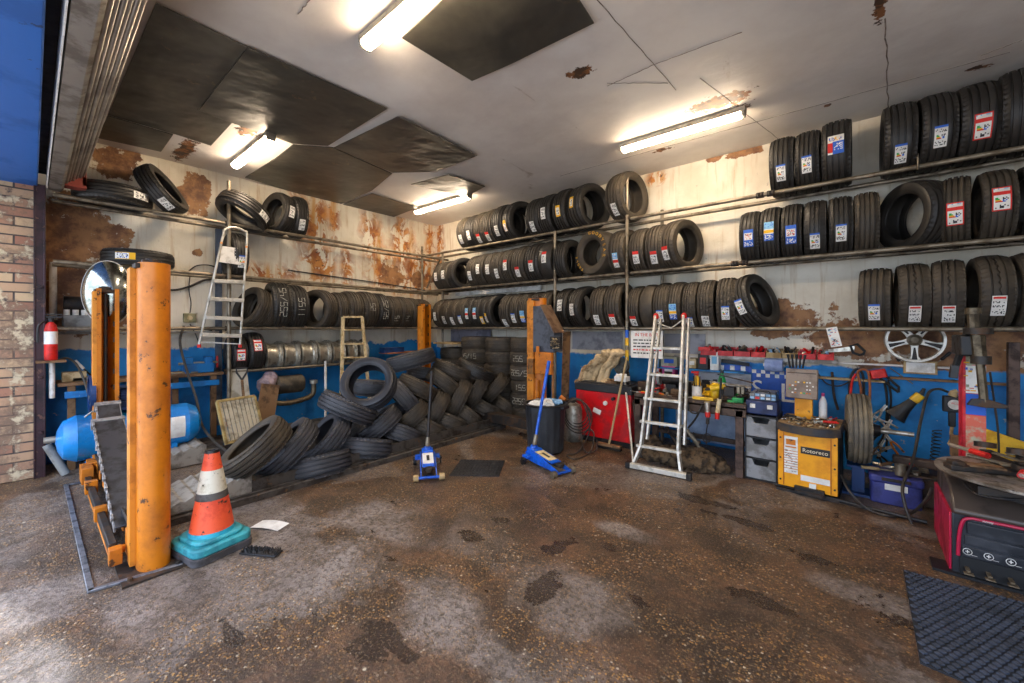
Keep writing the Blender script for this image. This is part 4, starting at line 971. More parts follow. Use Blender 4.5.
# ================================================================== RED CABINET AND NEIGHBOURS
r0, r1 = pZ(577, 441, 0), pZ(629, 447, 0); yr = (r0.y + r1.y)/2
xl, xr = pY(576, 420, yr).x, pY(631, 420, yr).x; zt = pY(600, 392, yr).z
rc = thing('tool_cabinet', 'gloss red metal cabinet with black tray top covered in beige rags', 'cabinet', ((xl+xr)/2, yr+.24, 0))
w = xr-xl
MB().box((0, 0, (zt+.07)/2), (w, .48, zt-.07)).build('body', M_RED, rc, bev=.008)
MB().box((0, 0, .035), (w-.04, .44, .07)).build('base', M_BLACKM, rc)
m = MB().box((0, 0, zt+.05), (w+.03, .5, .1)).box((0, 0, zt+.105), (w-.1, .42, .02)); m.build('tray_top', M_BLACK, rc, bev=.008)
m = MB().cyl((pY(606, 403, yr).x-(xl+xr)/2, -.245, pY(606, 403, yr).z), (pY(606, 403, yr).x-(xl+xr)/2, -.27, pY(606, 403, yr).z), .028, n=20).cyl((.17, -.25, pY(610, 398, yr).z), (.17, -.3, pY(610, 398, yr).z), .02, n=12, mi=1)
m.build('gauge', [M_WHITE, M_BLACKM], rc)
MB().box((-.06, -.243, pY(597, 411, yr).z), (.13, .003, .07), M=Rt(ry=20)).build('paper_label', M_CARD, rc) if False else MB().box((0,0,0), (.11,.003,.06)).build('paper_label', M_CARD, rc, loc=(pY(597, 411, yr).x-(xl+xr)/2, -.243, pY(597, 411, yr).z), rot=(0,18,0))
def blob(pts, r, mt, name, seed=0, parent=None, loc=(0,0,0), s1=.03, s2=.01):
    """soft cloth heap: rough ellipsoids merged by a remesh"""
    rnd = random.Random(seed); m = MB()
    for (c, s) in pts:
        v0 = len(m.v)
        prof = [(math.cos(R_(a)), math.sin(R_(a))) for a in range(-90, 91, 15)]
        m.lathe([(max(a, 0), b) for a, b in prof], 20, M=Tr(c) @ Matrix.Diagonal((*s, 1)))
    o = m.build(name, mt, parent, loc)
    rm = o.modifiers.new('r', 'REMESH'); rm.mode = 'VOXEL'; rm.voxel_size = r; rm.use_smooth_shade = True
    tx = bpy.data.textures.new('folds', 'CLOUDS'); tx.noise_scale = .07; tx.noise_depth = 2
    dm = o.modifiers.new('d', 'DISPLACE'); dm.texture = tx; dm.strength = s1; dm.mid_level = .5
    tx2 = bpy.data.textures.new('folds', 'WOOD'); tx2.noise_scale = .05; tx2.turbulence = 6; tx2.wood_type = 'BANDNOISE'
    dm = o.modifiers.new('d', 'DISPLACE'); dm.texture = tx2; dm.strength = s2
    return o
def Q(px, py, y): return pY(px, py, y)
yc = yr + .2
bl = [(Q(596,388,yc), (.19,.16,.06)), (Q(611,384,yc), (.15,.14,.07)), (Q(617,353,yc), (.11,.1,.06))]
def fold(a, b, r1, r2, yo):
    n_ = 22
    for i in range(n_):
        t = i/(n_-1); p = Q(a[0]+(b[0]-a[0])*t, a[1]+(b[1]-a[1])*t + 2.5*math.sin(t*9), yc+yo); r = r1+(r2-r1)*t
        bl.append((p, (r*.8, r*1.1, r*.9)))
for k_, (a, b) in enumerate((((578,386),(598,356)), ((583,388),(604,352)), ((589,389),(609,351)), ((595,388),(613,354)), ((601,386),(617,356)), ((577,382),(592,362)))): fold(a, b, .045, .05, -.05+.045*(k_ % 3))
rg_ = blob(bl, .009, M_CLOTH, 'cloth_heap', 1, s1=.016, s2=.004); tag(rg_, 'heap of beige cloth rags piled on the red cabinet', 'rags')
hb = Q(622, 366, yc)
hm = thing('dark_bowl', 'dark grey round bowl tipped on its side in the beige rags', 'bowl', hb, (75, 0, -10))
MB().lathe([(0,-.08),(.06,-.07),(.1,-.03),(.11,.02),(.105,.02),(.09,-.02),(.05,-.055),(0,-.06)], 28).build('shell', mat('bowl_grey', '4e5250', '33302c', rough=.4, sc=10), hm)
for k, (px, py, mt_, nm, lab) in enumerate(((613,386,M_WOOD,'bolt_box','small open wooden box of bolts among the rags'),(622,381,M_CARD,'rag','pale rag scrap beside the tipped dark bowl'))):
    p = Q(px, py, yr+.1)
    o = MB().box((0,0,.03), (.16,.12,.06)); 
    for q in range(10): o.cyl((random.uniform(-.07,.07), random.uniform(-.05,.05), .06), (random.uniform(-.07,.07), random.uniform(-.05,.05), .085), .01, n=6)
    tag(o.build(nm, mt_, loc=p, bev=.004), lab, 'box' if k == 0 else 'rag')
# hose reel + coiled airline hose
hr = Q(571, 407, yr-.08)
t = thing('hose_reel', 'orange handled reel of grey cable beside the red cabinet', 'reel', hr, (0,0,10))
MB().lathe([(.02,-.04),(.1,-.04),(.1,-.03),(.04,-.03),(.04,.03),(.1,.03),(.1,.04),(.02,.04)], 28, closed=True, M=Rt(rx=90)).build('drum', M_BLACK, t)
MB().tube(curve_pts([(-.14,-.05,.12),(-.08,-.08,.06),(-.06,-.09,-.06),(-.12,-.07,-.14)]), .018, n=10).cyl((-.12,-.08,.14), (-.06,-.08,.1), .03, n=12).build('orange_grip', M_ORANGE, t)
m = MB()
for k in range(4):
    c = Vector((.12+.01*k, -.12-.012*k, -.02-.02*k)); r = .15+.014*k
    m.tube([c + Vector((r*math.cos(a_*PI/16), 0, r*1.1*math.sin(a_*PI/16))) for a_ in range(32)], .007, n=6, closed=True)
m.build('hose_coil', M_RUBH, t)
hp = [Q(588,428,yr-.15), Q(597,432,yr-.15)]
m = MB()
pts = [Q(582,400,yr-.14), Q(590,424,yr-.16), Q(586,440,yr-.2), pZ(578,452,.02), pZ(567,455,.015), pZ(575,459,.015), pZ(590,452,.015), Q(594,434,yr-.22), Q(588,430,yr-.22), Q(582,440,yr-.25), pZ(586,452,.02), pZ(596,450,.03), pZ(597,440,.1)]
tag(m.tube(curve_pts(pts, 10), .008, n=8).build('air_hose', M_RUBH), 'grey hose looped down the front of the red cabinet to the floor', 'hose')
# broom, poles, squeegee beside the cabinet
def rod(name, label, cat, a, b, r, mt, r2=None, extra=None):
    o = MB().cyl(a, b, r, r2, n=12); 
    return tag(o.build(name, mt), label, cat)
br = thing('broom', 'worn broom with pale wooden handle leaning by the red cabinet', 'broom', pZ(609,449,0))
o_ = pZ(609,449,0); top = pY(627,357,yr-.06) - o_
MB().cyl((0,0,.06), top, .013, n=10).build('handle', M_LWOOD, br)
MB().box((0,0,.045), (.32,.07,.03)).build('head', M_WOOD, br, bev=.005)
m = MB()
for i in range(22):
    for jj in range(4): x = -.15+i*.0143; m.cyl((x, -.02+jj*.014, .035), (x*1.05, -.03+jj*.02, .0), .006, .004, n=5)
m.build('bristles', M_BLACKM, br)
rod('metal_pole', 'thin bright metal pole leaning beside the broom', 'pole', pZ(632,470,0)+Vector((0,.05,0)), pY(624,372,-.62), .012, M_ALU)
rod('metal_pole', 'dark pole leaning on the rack upright beside the workbench leg', 'pole', pZ(642,458,0), pY(628,372,-.60), .016, M_BLACKM)
tag(MB().box((0,0,.17), (.03,.02,.34)).box((0,0,.36), (.05,.03,.06)).build('pink_handle', M_PINK, loc=pZ(620,446,0)+Vector((0,.12,0)), rot=(0,6,0)), 'bright pink handle standing between broom and pole', 'handle')
jg = thing('plastic_jug', 'pale blue plastic jug beside the workbench leg', 'jug', pZ(641,440,0)+Vector((-.05,-.05,.0)))
jg.location.z = .12
MB().box((0,0,-.06), (.2,.2,.12)).build('wooden_block', M_DWOOD, jg)
MB().rbox((0,0,.1), (.13,.1,.2), .03).lathe([(.045,.2),(.02,.24),(.02,.27),(0,.27)], 14).build('body', M_LBLUE, jg, bev=.01)
# ================================================================== LADDERS
def ladder_rail(m, a, b, wdt=.028, dep=.07, mi=0):
    a = Vector(a); b = Vector(b); d = (b-a); L = d.length; z = d.normalized()
    x = Vector((1,0,0)) if abs(z.x) < .9 else Vector((0,1,0)); return a, b
def bar(m, a, b, w, h, mi=0, up=Vector((0,0,1))):
    a = Vector(a); b = Vector(b); d = b-a; L = d.length; z = d.normalized(); x = up.cross(z)
    if x.length < 1e-3: x = Vector((1,0,0))
    x.normalize(); y = z.cross(x)
    M = Matrix(((x.x,y.x,z.x,a.x),(x.y,y.y,z.y,a.y),(x.z,y.z,z.z,a.z),(0,0,0,1)))
    m.box((0,0,L/2), (w,h,L), mi, M); return m
lt = thing('ladder', 'aluminium combination ladder with red caps leaning before the workbench', 'ladder')
a0, a1 = pZ(634,463,.04), pZ(681,472,.04); t0, t1 = pY(656,316,-.86), pY(684,316,-.86)
t0.z = t1.z = (t0.z+t1.z)/2
rails = []
kk = Vector((0,0,0))
for s, (a, t_) in enumerate(((a0, t0), (a1, t1))):
    # rails flare out near the foot
    mid = a.lerp(t_, .12) + (Vector((.05,0,0)) if s == 0 else Vector((-.03,0,0)))
    m = MB(); bar(m, a, mid, .06, .026, up=Vector((1,0,0))); bar(m, mid, t_, .065, .026, up=Vector((1,0,0)))
    m.build('side_rail', M_ALU, lt, bev=.004)
    MB().lathe([(0,.035),(.02,.03),(.03,.01),(.03,-.03),(0,-.03)], 16, M=Tr(t_)).build('end_cap', M_REDP, lt)
    # second section rail behind
    m = MB(); bar(m, mid+Vector((.05,.035,.06)), t_+Vector((.035,.06,-.03)), .05, .022, up=Vector((1,0,0))); m.build('rear_rail', M_ALU, lt, bev=.003)
for py in (448, 424, 401, 377, 351):
    f = None
    # height of this rung from the picture on the ladder's own plane
    lo_, hi_ = 0.0, 1.0
    for _ in range(30):
        f = (lo_+hi_)/2; p = a0.lerp(t0, f); r = p-CAM; yy = HY - F*r.z/(r.dot(FW))
        if yy > py-3: lo_ = f
        else: hi_ = f
    p, q = a0.lerp(t0, f), a1.lerp(t1, f)
    m = MB(); bar(m, p, q, .05, .028); m.build('rung', M_ALU, lt, bev=.004)
m = MB(); e0, e1 = pZ(626,464,.035), pZ(692,477,.035)
bar(m, e0, e1, .06, .05); m.build('stabiliser_bar', M_ALU, lt, bev=.005)
m = MB(); dv = (e1-e0).normalized()*.05; bar(m, e0, e0+dv, .075, .065); bar(m, e1-dv, e1, .075, .065); m.build('foot', M_BLACKM, lt, bev=.006)
m = MB(); mq = (t0+t1)/2 + Vector((0,.05,-.14)); m.tube([t0+Vector((.02,0,-.08)), mq, t1+Vector((-.02,0,-.05))], .008, n=8); m.build('top_strut', M_ALU, lt)
# step ladder hanging on the stained wall rack
xs = XF + .14
sl = thing('step_ladder', 'aluminium step ladder with looped top hanging from the stained wall rack', 'ladder')
L0, L1 = pX(199,345,xs), pX(223,236,xs); R0, R1 = pX(240,345,xs), pX(247,238,xs)
top = curve_pts([L0, L0.lerp(L1,.5), L1, pX(226,229,xs), pX(235,227.5,xs), pX(244,231,xs), R1, R0.lerp(R1,.5), R0], 8)
MB().tube(top, .014, n=10).build('tube_frame', M_ALU, sl)
for i, py in enumerate((281, 299, 317.5, 334.5)):
    def at(A, B, y):
        lo_, hi_ = 0.0, 1.0
        for _ in range(30):
            f = (lo_+hi_)/2; p = A.lerp(B, f); r = p-CAM
            if HY - F*r.z/(r.dot(FW)) > y: lo_ = f
            else: hi_ = f
        return A.lerp(B, f)
    p, q = at(L0, L1, py), at(R0, R1, py+1.5)
    m = MB(); bar(m, p, q, .11, .045); m.build('step', M_ALU, sl, bev=.003)
p, q = at(L0, L1, 342), at(R0, R1, 344); m = MB(); bar(m, p, q, .02, .015); m.build('brace_bar', M_WHITE, sl)
pl = [pX(222,246,xs-.02), pX(243,249,xs-.02), pX(241,265,xs-.02), pX(219,262,xs-.02)]
m = MB(); m.add([v+Vector((.008,0,0)) for v in pl]+[v-Vector((.008,0,0)) for v in pl], [(0,1,2,3),(7,6,5,4),(0,4,5,1),(1,5,6,2),(2,6,7,3),(3,7,4,0)])
m.build('platform', M_WHITE, sl)
for p in (pX(199,346,xs), pX(240,346,xs)): MB().cyl(p+Vector((0,0,-.02)), p+Vector((0,0,.02)), .02, n=10).build('foot', M_REDP, sl)
for (px, py) in ((221,243),(246,247),(243,262)): MB().cyl(pX(px,py,xs)+Vector((.012,0,0)), pX(px,py,xs)+Vector((.024,0,0)), .014, n=10).build('joint', M_ORANGE_L, sl)
# small wooden ladder
xs = XF + .12
wl = thing('ladder', 'small cream painted ladder standing before the row of steel wheels', 'ladder')
A0, A1 = pX(341,405,xs+.1), pX(343,317,xs); B0, B1 = pX(370,405,xs+.1), pX(362,317,xs)
M_CREAM = mat('cream_paint', 'd8c49a', 'a88f62', rough=.6, sc=10)
for a, b in ((A0,A1),(B0,B1)): m = MB(); bar(m, a, b, .022, .05, up=Vector((0,1,0))); m.build('side_rail', M_CREAM, wl, bev=.003)
m = MB(); bar(m, A1, B1, .06, .03); m.build('top_step', M_CREAM, wl, bev=.003)
for py in (330, 344, 357.5, 372): m = MB(); bar(m, at(A0,A1,py), at(B0,B1,py), .05, .022); m.build('rung', M_CREAM, wl, bev=.003)
p, q = pX(325,400,XF+.1), pX(325.5,361,XF+.1); p.z = 0; p.y = q.y
tag(MB().cyl(p, q, .018, n=12).build('white_tube', M_WHITE), 'short white plastic tube standing before the steel wheels', 'tube')
# ================================================================== WORKBENCH
wb_y = pZ(735,477,0).y
xL, xR = pY(634,430,wb_y).x, pY(746,430,wb_y).x; zt = pY(735,404,wb_y).z; wb = thing('workbench', 'oily dark wooden workbench crowded with tools under the tyre rack', 'workbench', ((xL+xR)/2, wb_y, 0))
w = xR-xL; dep = .62
MB().box((0, dep/2, zt-.03), (w, dep, .06)).box((0, .015, zt-.08), (w, .03, .1)).build('top', M_DWOOD, wb, bev=.006)
for (x, y) in ((-w/2+.04, .03), (w/2-.06, .03), (-w/2+.04, dep-.04), (w/2-.06, dep-.04)):
    MB().box((x, y, (zt-.06)/2), (.07,.06,zt-.06)).build('leg', M_DWOOD if x < 0 else mat('brown_steel', '5a463c', '3a2d28', rough=.5, metal=.3, sc=9), wb, bev=.004)
MB().box((0, dep-.04, .2), (w, .04, .05)).build('stretcher', M_DWOOD, wb)
tag(MB().box((0,0,0), (1.05,.012,.62)).build('back_sheet', mat('pale_blue_board', '9fb2cc', '8496b2', rough=.5, sc=3), loc=((xL+xR)/2+.12, -.045, .36)), 'pale blue sheet on the wall beneath the workbench', 'sheet')
# soft dirt and rags heap below the bench
M_DIRT = mat('dusty_rags', '5f4c36', '2c241c', rough=.9, sc=14, bump=.8)
yl = wb_y + .05
bl = [(Q(660,448,yl), (.2,.2,.1)), (Q(680,445,yl), (.2,.2,.13)), (Q(700,456,yl), (.2,.2,.12)), (Q(712,462,yl), (.14,.14,.09)), (Q(650,440,yl+.1), (.15,.15,.13)), (Q(664,432,yl+.1), (.12,.12,.1))]
for i, (c, s) in enumerate(bl): bl[i] = (Vector((c.x, c.y, max(s[2]*.6, .04))), s)
tag(blob(bl, .02, M_DIRT, 'dirty_rag_heap', 5, s1=.11, s2=.03), 'heap of dirty brown rags and sacking under the workbench', 'rags')
rnd = random.Random(21)
for i, (px, py) in enumerate(((683,430),(690,434),(678,437),(694,440),(672,436))):
    p = pY(px, py, wb_y+.12); p.z = max(p.z, .2)
    o = MB().cyl((-.1,0,0), (.1,0,0), .018, n=10).cyl((.1,0,0), (.13,0,0), .032, n=10).cyl((-.12,0,0), (-.1,0,0), .026, n=10)
    tag(o.build('old_strut', [M_BLACKM, M_STEEL][i % 2], loc=p, rot=(0, rnd.uniform(20,60), rnd.uniform(-60,60))), 'small dark strut or cylinder dumped on the rag heap under the bench', 'strut', 'struts under the workbench')
m = MB().tube(curve_pts([Q(687,400,wb_y-.02), Q(690,411,wb_y-.03), Q(697,413,wb_y-.04), Q(702,405,wb_y-.03)]), .008, n=8)
tag(m.build('hanging_cable', M_RUBH), 'black cable loop hanging from the workbench front edge', 'cable')
m = MB().tube(curve_pts([Q(702,405,wb_y-.03), Q(696,418,wb_y+.05), Q(688,428,wb_y+.1)]), .01, n=8)
tag(m.build('hanging_cable', M_RUBH), 'thick black cable running down under the workbench to the rag heap', 'cable')
# impact wrench / air gun hanging, red handled brush hanging
def q3(px, py, dy=0): return pY(px, py, wb_y - .04 + dy)
g = thing('air_gun', 'silver and red air gun hanging from the workbench front', 'air gun')
MB().cyl(q3(707,402), q3(707.5,412), .028, .024, n=14).build('body', M_CHROME, g)
MB().cyl(q3(707.5,412), q3(708,417), .026, n=14).build('red_collar', M_REDP, g)
MB().cyl(q3(708,417), q3(707.5,424), .017, n=12).tube([q3(707.5,424), q3(706,434), q3(706.5,444)], .006, n=6).build('hose_tail', M_BLACKM, g)
MB().tube([q3(707+4.2*math.cos(a*PI/8), 438+4.2*math.sin(a*PI/8)) for a in range(16)], .006, n=6, closed=True).build('hanging_ring', M_BLACKM, g)
g = thing('brush', 'long cream brush with red tip hanging from the workbench front', 'brush')
MB().cyl(q3(721,378), q3(720,400), .011, n=10).build('handle', M_BLACKM, g)
MB().cyl(q3(719.5,399), q3(717.5,413), .022, n=12).build('grip', M_CREAM, g)
MB().cyl(q3(717.5,412.5), q3(717,419), .023, .02, n=12).build('tip', M_REDP, g)
# ---- small tools: one maker for each kind
def spanner(name, label, p, rz, L=.18, mt=None, cat='spanner', tilt=0, group=None):
    m = MB().box((0,0,.006), (L,.014,.006)).lathe([(.008,0),(.017,0),(.017,.01),(.008,.01)], 14, closed=True, M=Tr((L/2,0,0)))
    m.prism([(-L/2-.022,.012),(-L/2-.006,.016),(-L/2+.01,.006),(-L/2+.01,-.006),(-L/2-.006,-.016),(-L/2-.022,-.012),(-L/2-.006,-.006),(-L/2-.006,.006)], .001, .011)
    return tag(m.build(name, mt or M_CHROME, loc=p, rot=(0,tilt,rz), bev=.001), label, cat, group)
def driver(label, p, rz, hm, L=.22, tilt=0, name='screwdriver', cat='screwdriver', group=None):
    t = thing(name, label, cat, p, (0, tilt, rz), group)
    MB().lathe([(0,0),(.012,.002),(.015,.03),(.011,.06),(.015,.09),(.008,.1),(0,.1)], 12, M=Rt(ry=90) ).build('grip', hm, t)
    MB().cyl((.1,0,0), (L,0,0), .0035, n=8).build('shaft', M_CHROME, t); return t
def bottle(label, p, h, r, body, cap, spray=False, cat='bottle', name='bottle', nozzle=None):
    t = thing(name, label, cat, p)
    MB().lathe([(0,0),(r*.95,0),(r,.01),(r,h*.6),(r*.75,h*.75),(r*.4,h*.85),(r*.4,h*.9),(0,h*.9)], 20).build('body', body, t)
    if spray:
        MB().cyl((0,0,h*.88), (0,0,h*.96), r*.45, n=12).box((-r*.5,0,h*1.02), (r*1.9,r*.7,h*.09)).box((-r*.6,0,h*.93), (r*.2,r*.3,h*.12)).build('trigger_head', cap, t, bev=.002)
    else: MB().cyl((0,0,h*.88), (0,0,h), r*.42, n=14).build('cap', cap, t)
    return t
def tin(label, p, h, r, body, name='tin', cat='tin', contents=None):
    t = thing(name, label, cat, p)
    MB().lathe([(0,0),(r,0),(r*1.02,.004),(r,.008),(r,h-.006),(r*1.03,h),(r*.94,h),(r*.94,.01),(0,.01)], 22).build('body', body, t)
    if contents:
        m = MB(); rnd = random.Random(int(p[0]*1000))
        for k in range(7): a = rnd.uniform(-.6,.6); b = rnd.uniform(-.5,.5); m.cyl((a*r*.7,b*r*.7,.02), (a*r*1.3,b*r*1.3,h*1.8), .005, n=6)
        m.build('brushes_inside', contents, t)
    return t
def bench(px, py, back_=.15): 
    p = pZ(px, py, zt+.001); 
    p = pZ(px, py, zt+.001); p.y = min(max(p.y, wb_y+.04), wb_y+dep-.08); p.x = min(max(p.x, xL+.05), xR-.05); return p
zb = zt+.001
def bp(px, y, z=None):   # on the bench, at picture column px and depth y from the front edge
    p = pY(px, 400, wb_y + y); return Vector((p.x, p.y, zb if z is None else z))
items = [
 ('spanner', 'long steel spanner on the workbench behind the ladder', bp(650,.1), 20, .26), ('spanner', 'short spanner at the workbench front under the yellow gun', bp(714,.06), -35, .16),
 ('spanner', 'spanner near the ladder rail on the bench', bp(690,.1), 60, .2), ('spanner', 'spanner lying in front of the white pot', bp(697,.06), 10, .2)]
for nm, lab, p, rz, L in items: spanner(nm, lab, p, rz, L)
driver('yellow handled screwdriver at the bench end by the ladder', bp(641,.1), 25, M_YEL, .2)
driver('red handled screwdriver lying across the bench near the ladder', bp(645,.05), 160, M_REDP, .22)
driver('green handled screwdriver at the vice end of the bench', bp(727,.07), 15, M_GREEN, .24)
driver('second green handled screwdriver beside the vice', bp(733,.12), 165, M_GREEN, .2)
driver('black screwdriver lying behind the ladder rung', bp(664,.15), 100, M_BLACK, .2)
driver('orange handled screwdriver on the bench by the pink box', bp(657,.12), -20, M_ORANGE, .2)
tag(MB().box((0,0,.015), (.2,.04,.03)).build('yellow_level', M_YEL, loc=bp(703,.03), rot=(0,0,3), bev=.003), 'flat yellow bar at the front of the workbench', 'bar')
tin('white pot with spray bottle standing on the workbench', bp(697,.12), .13, .05, M_WHITE, 'pot', 'pot', M_BLACKM)
bottle('yellow spray bottle with red head standing behind the white pot', bp(697,.24), .26, .04, M_YEL, M_REDP, True)
bottle('yellow drum-shaped bottle with green head beside the grinder', bp(715,.24), .2, .05, M_YEL, M_BLACK, False)
dr = thing('power_drill', 'yellow and black power drill lying on the workbench', 'drill', bp(716,.18)+Vector((0,0,.12)), (0,15,200))
MB().cyl((-.09,0,0), (.06,0,0), .032, n=16).build('motor', M_YEL, dr); MB().cyl((.06,0,0), (.11,0,0), .018, .012, n=12).build('chuck', M_BLACKM, dr); MB().box((-.05,0,-.07), (.04,.035,.11), M=Rt(ry=-10)).build('grip', M_BLACK, dr, bev=.006)
vc = thing('bench_vice', 'steel bench vice with flat bars across it at the workbench end', 'vice', bp(733,.2))
MB().box((0,0,.02), (.22,.14,.04)).box((-.03,0,.09), (.1,.09,.1)).cyl((.02,0,.09), (.16,0,.09), .018, n=12).build('body', M_DSTEEL, vc, bev=.005)
MB().box((.06,0,.12), (.03,.13,.08)).box((.1,0,.12), (.03,.13,.08)).build('jaw', M_STEEL, vc, bev=.004)
MB().cyl((.17,-.07,.09), (.17,.09,.09), .008, n=8).build('turn_bar', M_CHROME, vc)
tag(MB().box((0,0,.0), (.4,.03,.012)).build('flat_bar', M_STEEL, loc=bp(730,.14)+Vector((0,0,.175)), rot=(0,3,-6)), 'grey flat bar lying over the bench vice', 'bar')
tag(MB().box((0,0,.0), (.34,.025,.012)).build('flat_bar', M_DSTEEL, loc=bp(735,.3)+Vector((0,0,.22)), rot=(0,12,8)), 'dark flat bar sticking out above the bench vice', 'bar')
bottle('green bottle standing behind the grinder', bp(722,.3), .3, .04, M_GREEN, M_BLACK)
# grinders and black machines behind the ladder
gr = thing('bench_grinder', 'black bench grinder standing on the workbench behind the ladder', 'grinder', bp(672,.32))
MB().box((0,0,.05), (.12,.1,.1)).cyl((-.1,0,.15), (.1,0,.15), .06, n=20).build('motor', M_BLACKM, gr, bev=.004)
for s in (-1,1): MB().cyl((s*.13,0,.15), (s*.16,0,.15), .075, n=24).build('grinding_wheel', M_GREY, gr)
rnd = random.Random(9)
JUNK = [M_BLACKM, M_DSTEEL, M_STEEL, M_WOOD, M_REDP, M_GREEN, M_BLACK, M_YEL]
jl = ['socket', 'bolt', 'pipe fitting']
k = 0
for i in range(34):
    p = bp(640 + i*3.0, rnd.uniform(.03,.5)); kind = i % 3; mt_ = JUNK[rnd.randrange(len(JUNK))] if kind == 2 else (M_STEEL if kind == 0 else M_DSTEEL)
    if kind == 0: o = MB().lathe([(.006,0),(.016,0),(.017,.035),(.011,.035),(.01,.012),(.006,.012)], 12, closed=True).build('socket', mt_, loc=p); lab = 'small steel socket among the clutter on the workbench'; cat = 'socket'
    elif kind == 1: o = MB().cyl((0,0,.009), (.06,0,.009), .005, n=8).cyl((-.01,0,.009), (0,0,.009), .009, n=6).build('bolt', mt_, loc=p, rot=(0,0,rnd.uniform(0,180))); lab = 'loose steel bolt among the clutter on the workbench'; cat = 'bolt'
    else: o = MB().cyl((0,0,.02), (.09,0,.02), .02, n=12).cyl((.02,0,.02), (.04,0,.02), .026, n=6).cyl((.05,0,.02), (.05,0,.06), .014, n=10).build('pipe_fitting', mt_, loc=p, rot=(0,0,rnd.uniform(0,360))); lab = 'pipe fitting lying among the clutter on the workbench'; cat = 'fitting'
    tag(o, lab, cat, cat + 's scattered on the workbench')
for i, (px, y, h, c, lab) in enumerate(((652,.45,.2,M_BLACK,'black'),(660,.42,.15,M_REDP,'red'),(668,.5,.22,M_DSTEEL,'dark steel'),(683,.45,.18,M_BLACKM,'sooty black'),(690,.4,.14,M_GREY,'grey'),(706,.45,.16,M_BLACK,'small black'),(711,.4,.12,M_YEL,'yellow'))):
    tin('%s tin at the back of the workbench' % lab, bp(px, y), h, .045, c)
# boxes on a narrow shelf behind the ladder
ys = -.18
sh = MB().box((0,0,0), (1.3,.2,.015)); zs_ = pY(670,373,ys).z
xs0, xs1 = pY(652,373,ys).x, pY(745,373,ys).x
zsh = pY(700,370,ys).z
tag(MB().box(((xs0+xs1)/2, -.12, zsh), (xs1-xs0, .22, .018)).build('wall_shelf', mat('shelf_blue', '2a86c4', '1c6398', rough=.4, sc=6)), 'narrow blue shelf on the wall behind the ladder', 'shelf')
def shelf_box(px0, px1, py0, py1, mt_, name, label, cat='box', y=-.2, d=.12, z0=None, extra=None, bev=.004):
    a, b = pY(px0, py1, y), pY(px1, py0, y); z = z0 if z0 is not None else a.z
    t = thing(name, label, cat, ((a.x+b.x)/2, y+d/2, z))
    MB().box((0,0,(b.z-a.z)/2), (b.x-a.x, d, b.z-a.z)).build('body', mt_, t, bev=bev)
    MB().box((0,-d/2-.002,(b.z-a.z)*.55), ((b.x-a.x)*.6,.003,(b.z-a.z)*.4)).build('front_label', extra or M_CARD, t); return t
shelf_box(661,677,357,366,mat('cream_case','b9b49a','8f8a72',rough=.5),'storage_case','cream storage case with blue badge stacked on a pink box', z0=pY(661,366,-.2).z, extra=M_INKB)
shelf_box(662,675,366.2,374,M_PINK,'storage_box','pink box under the cream storage case behind the ladder')
shelf_box(654,660,367,374,M_REDP,'small_box','small red box beside the pink box')
shelf_box(655,659,358,366.8,M_LBLUE,'small_box','pale blue small container standing on the red box')
shelf_box(688,696,359,368,M_CREAM,'small_box','small cream box on the blue shelf past the ladder')
shelf_box(698,708,354,369,M_BLACK,'battery_charger','black charger box with red panel on the blue shelf', 'charger', extra=M_REDP)
shelf_box(710,718.5,352,370,M_CARD,'paper_carton','tall white carton on the blue shelf beside the black charger','carton', extra=M_INKC)
shelf_box(655,668,378,386,M_PINK,'tissue_box','pink and white packet on the workbench behind the ladder','packet', y=wb_y+.45, z0=zb)
# ================================================================== SIGNS ON THE BACK WALL
def board(name, label, cat, px0, px1, py0, py1, y, mt_, th=.008):
    a, b = pY(px0, (py0+py1)/2, y), pY(px1, (py0+py1)/2, y); c = (a+b)/2
    xm = (px0+px1)/2; z1 = pY(px1, py0, y).z; z0_ = pY(px1, py1, y).z
    t = thing(name, label, cat, (c.x, y, (z0_+z1)/2)); W = b.x-a.x; H = z1-z0_
    MB().box((0,0,0), (W,th,H)).build('panel', mt_, t, bev=.001); return t, W, H
TX = Matrix(((1,0,0,0),(0,0,-1,0),(0,1,0,0),(0,0,0,1)))      # text upright, facing -y
yg = -.54
sg, W, H = board('notice_sign', 'white notice with red heading on the rack above the red cabinet', 'sign', 631, 663, 331, 359, -.53, M_CARD)
m = MB().text('IN THE BEST', H*.16, M=Tr((0,-.005,H*.35)) @ TX); m.build('red_heading', M_INKR, sg)
m = MB(); rnd = random.Random(2)
for r in range(5):
    x = -W*.42
    while x < W*.38:
        l = rnd.uniform(.02, .06); m.box((x+l/2, -.005, H*(.16-.12*r)), (l, .001, H*.045), mi=1 if r in (3,) else 0); x += l+.012
m.build('print_lines', [M_INK, M_INKR], sg)
# chequered blue board with letters
ck, W, H = board('chequered_sign', 'blue sign with white chequers and big white letters behind the drawers', 'sign', 752, 800, 372, 432, -.03, mat('sign_blue','1450b4','0f3f94',rough=.35,sc=3,bump=0))
m = MB(); s = W/10.2
a, b = pY(752,400,-.03), pY(800,400,-.03)
z_top = H/2
for r in range(2):
    for c in range(11):
        if (c+r) % 2 == 0 and -W/2+(c+.5)*s < W/2: m.box((-W/2+(c+.5)*s, -.0055, z_top-(r+.5)*s*.95), (s*.92,.002,s*.9))
m.build('white_chequers', M_CARD, ck)
def put(ch, px, py, size):
    p = pY(px, py, -.04); return Tr((p.x-ck.location.x, -.006, p.z-ck.location.z)) @ TX
m = MB().text('S', .27, M=put('S',757,389,.3), depth=.003).text('L', .30, M=put('L',787,394,.3), depth=.003)
m.build('white_letters', M_CARD, ck)
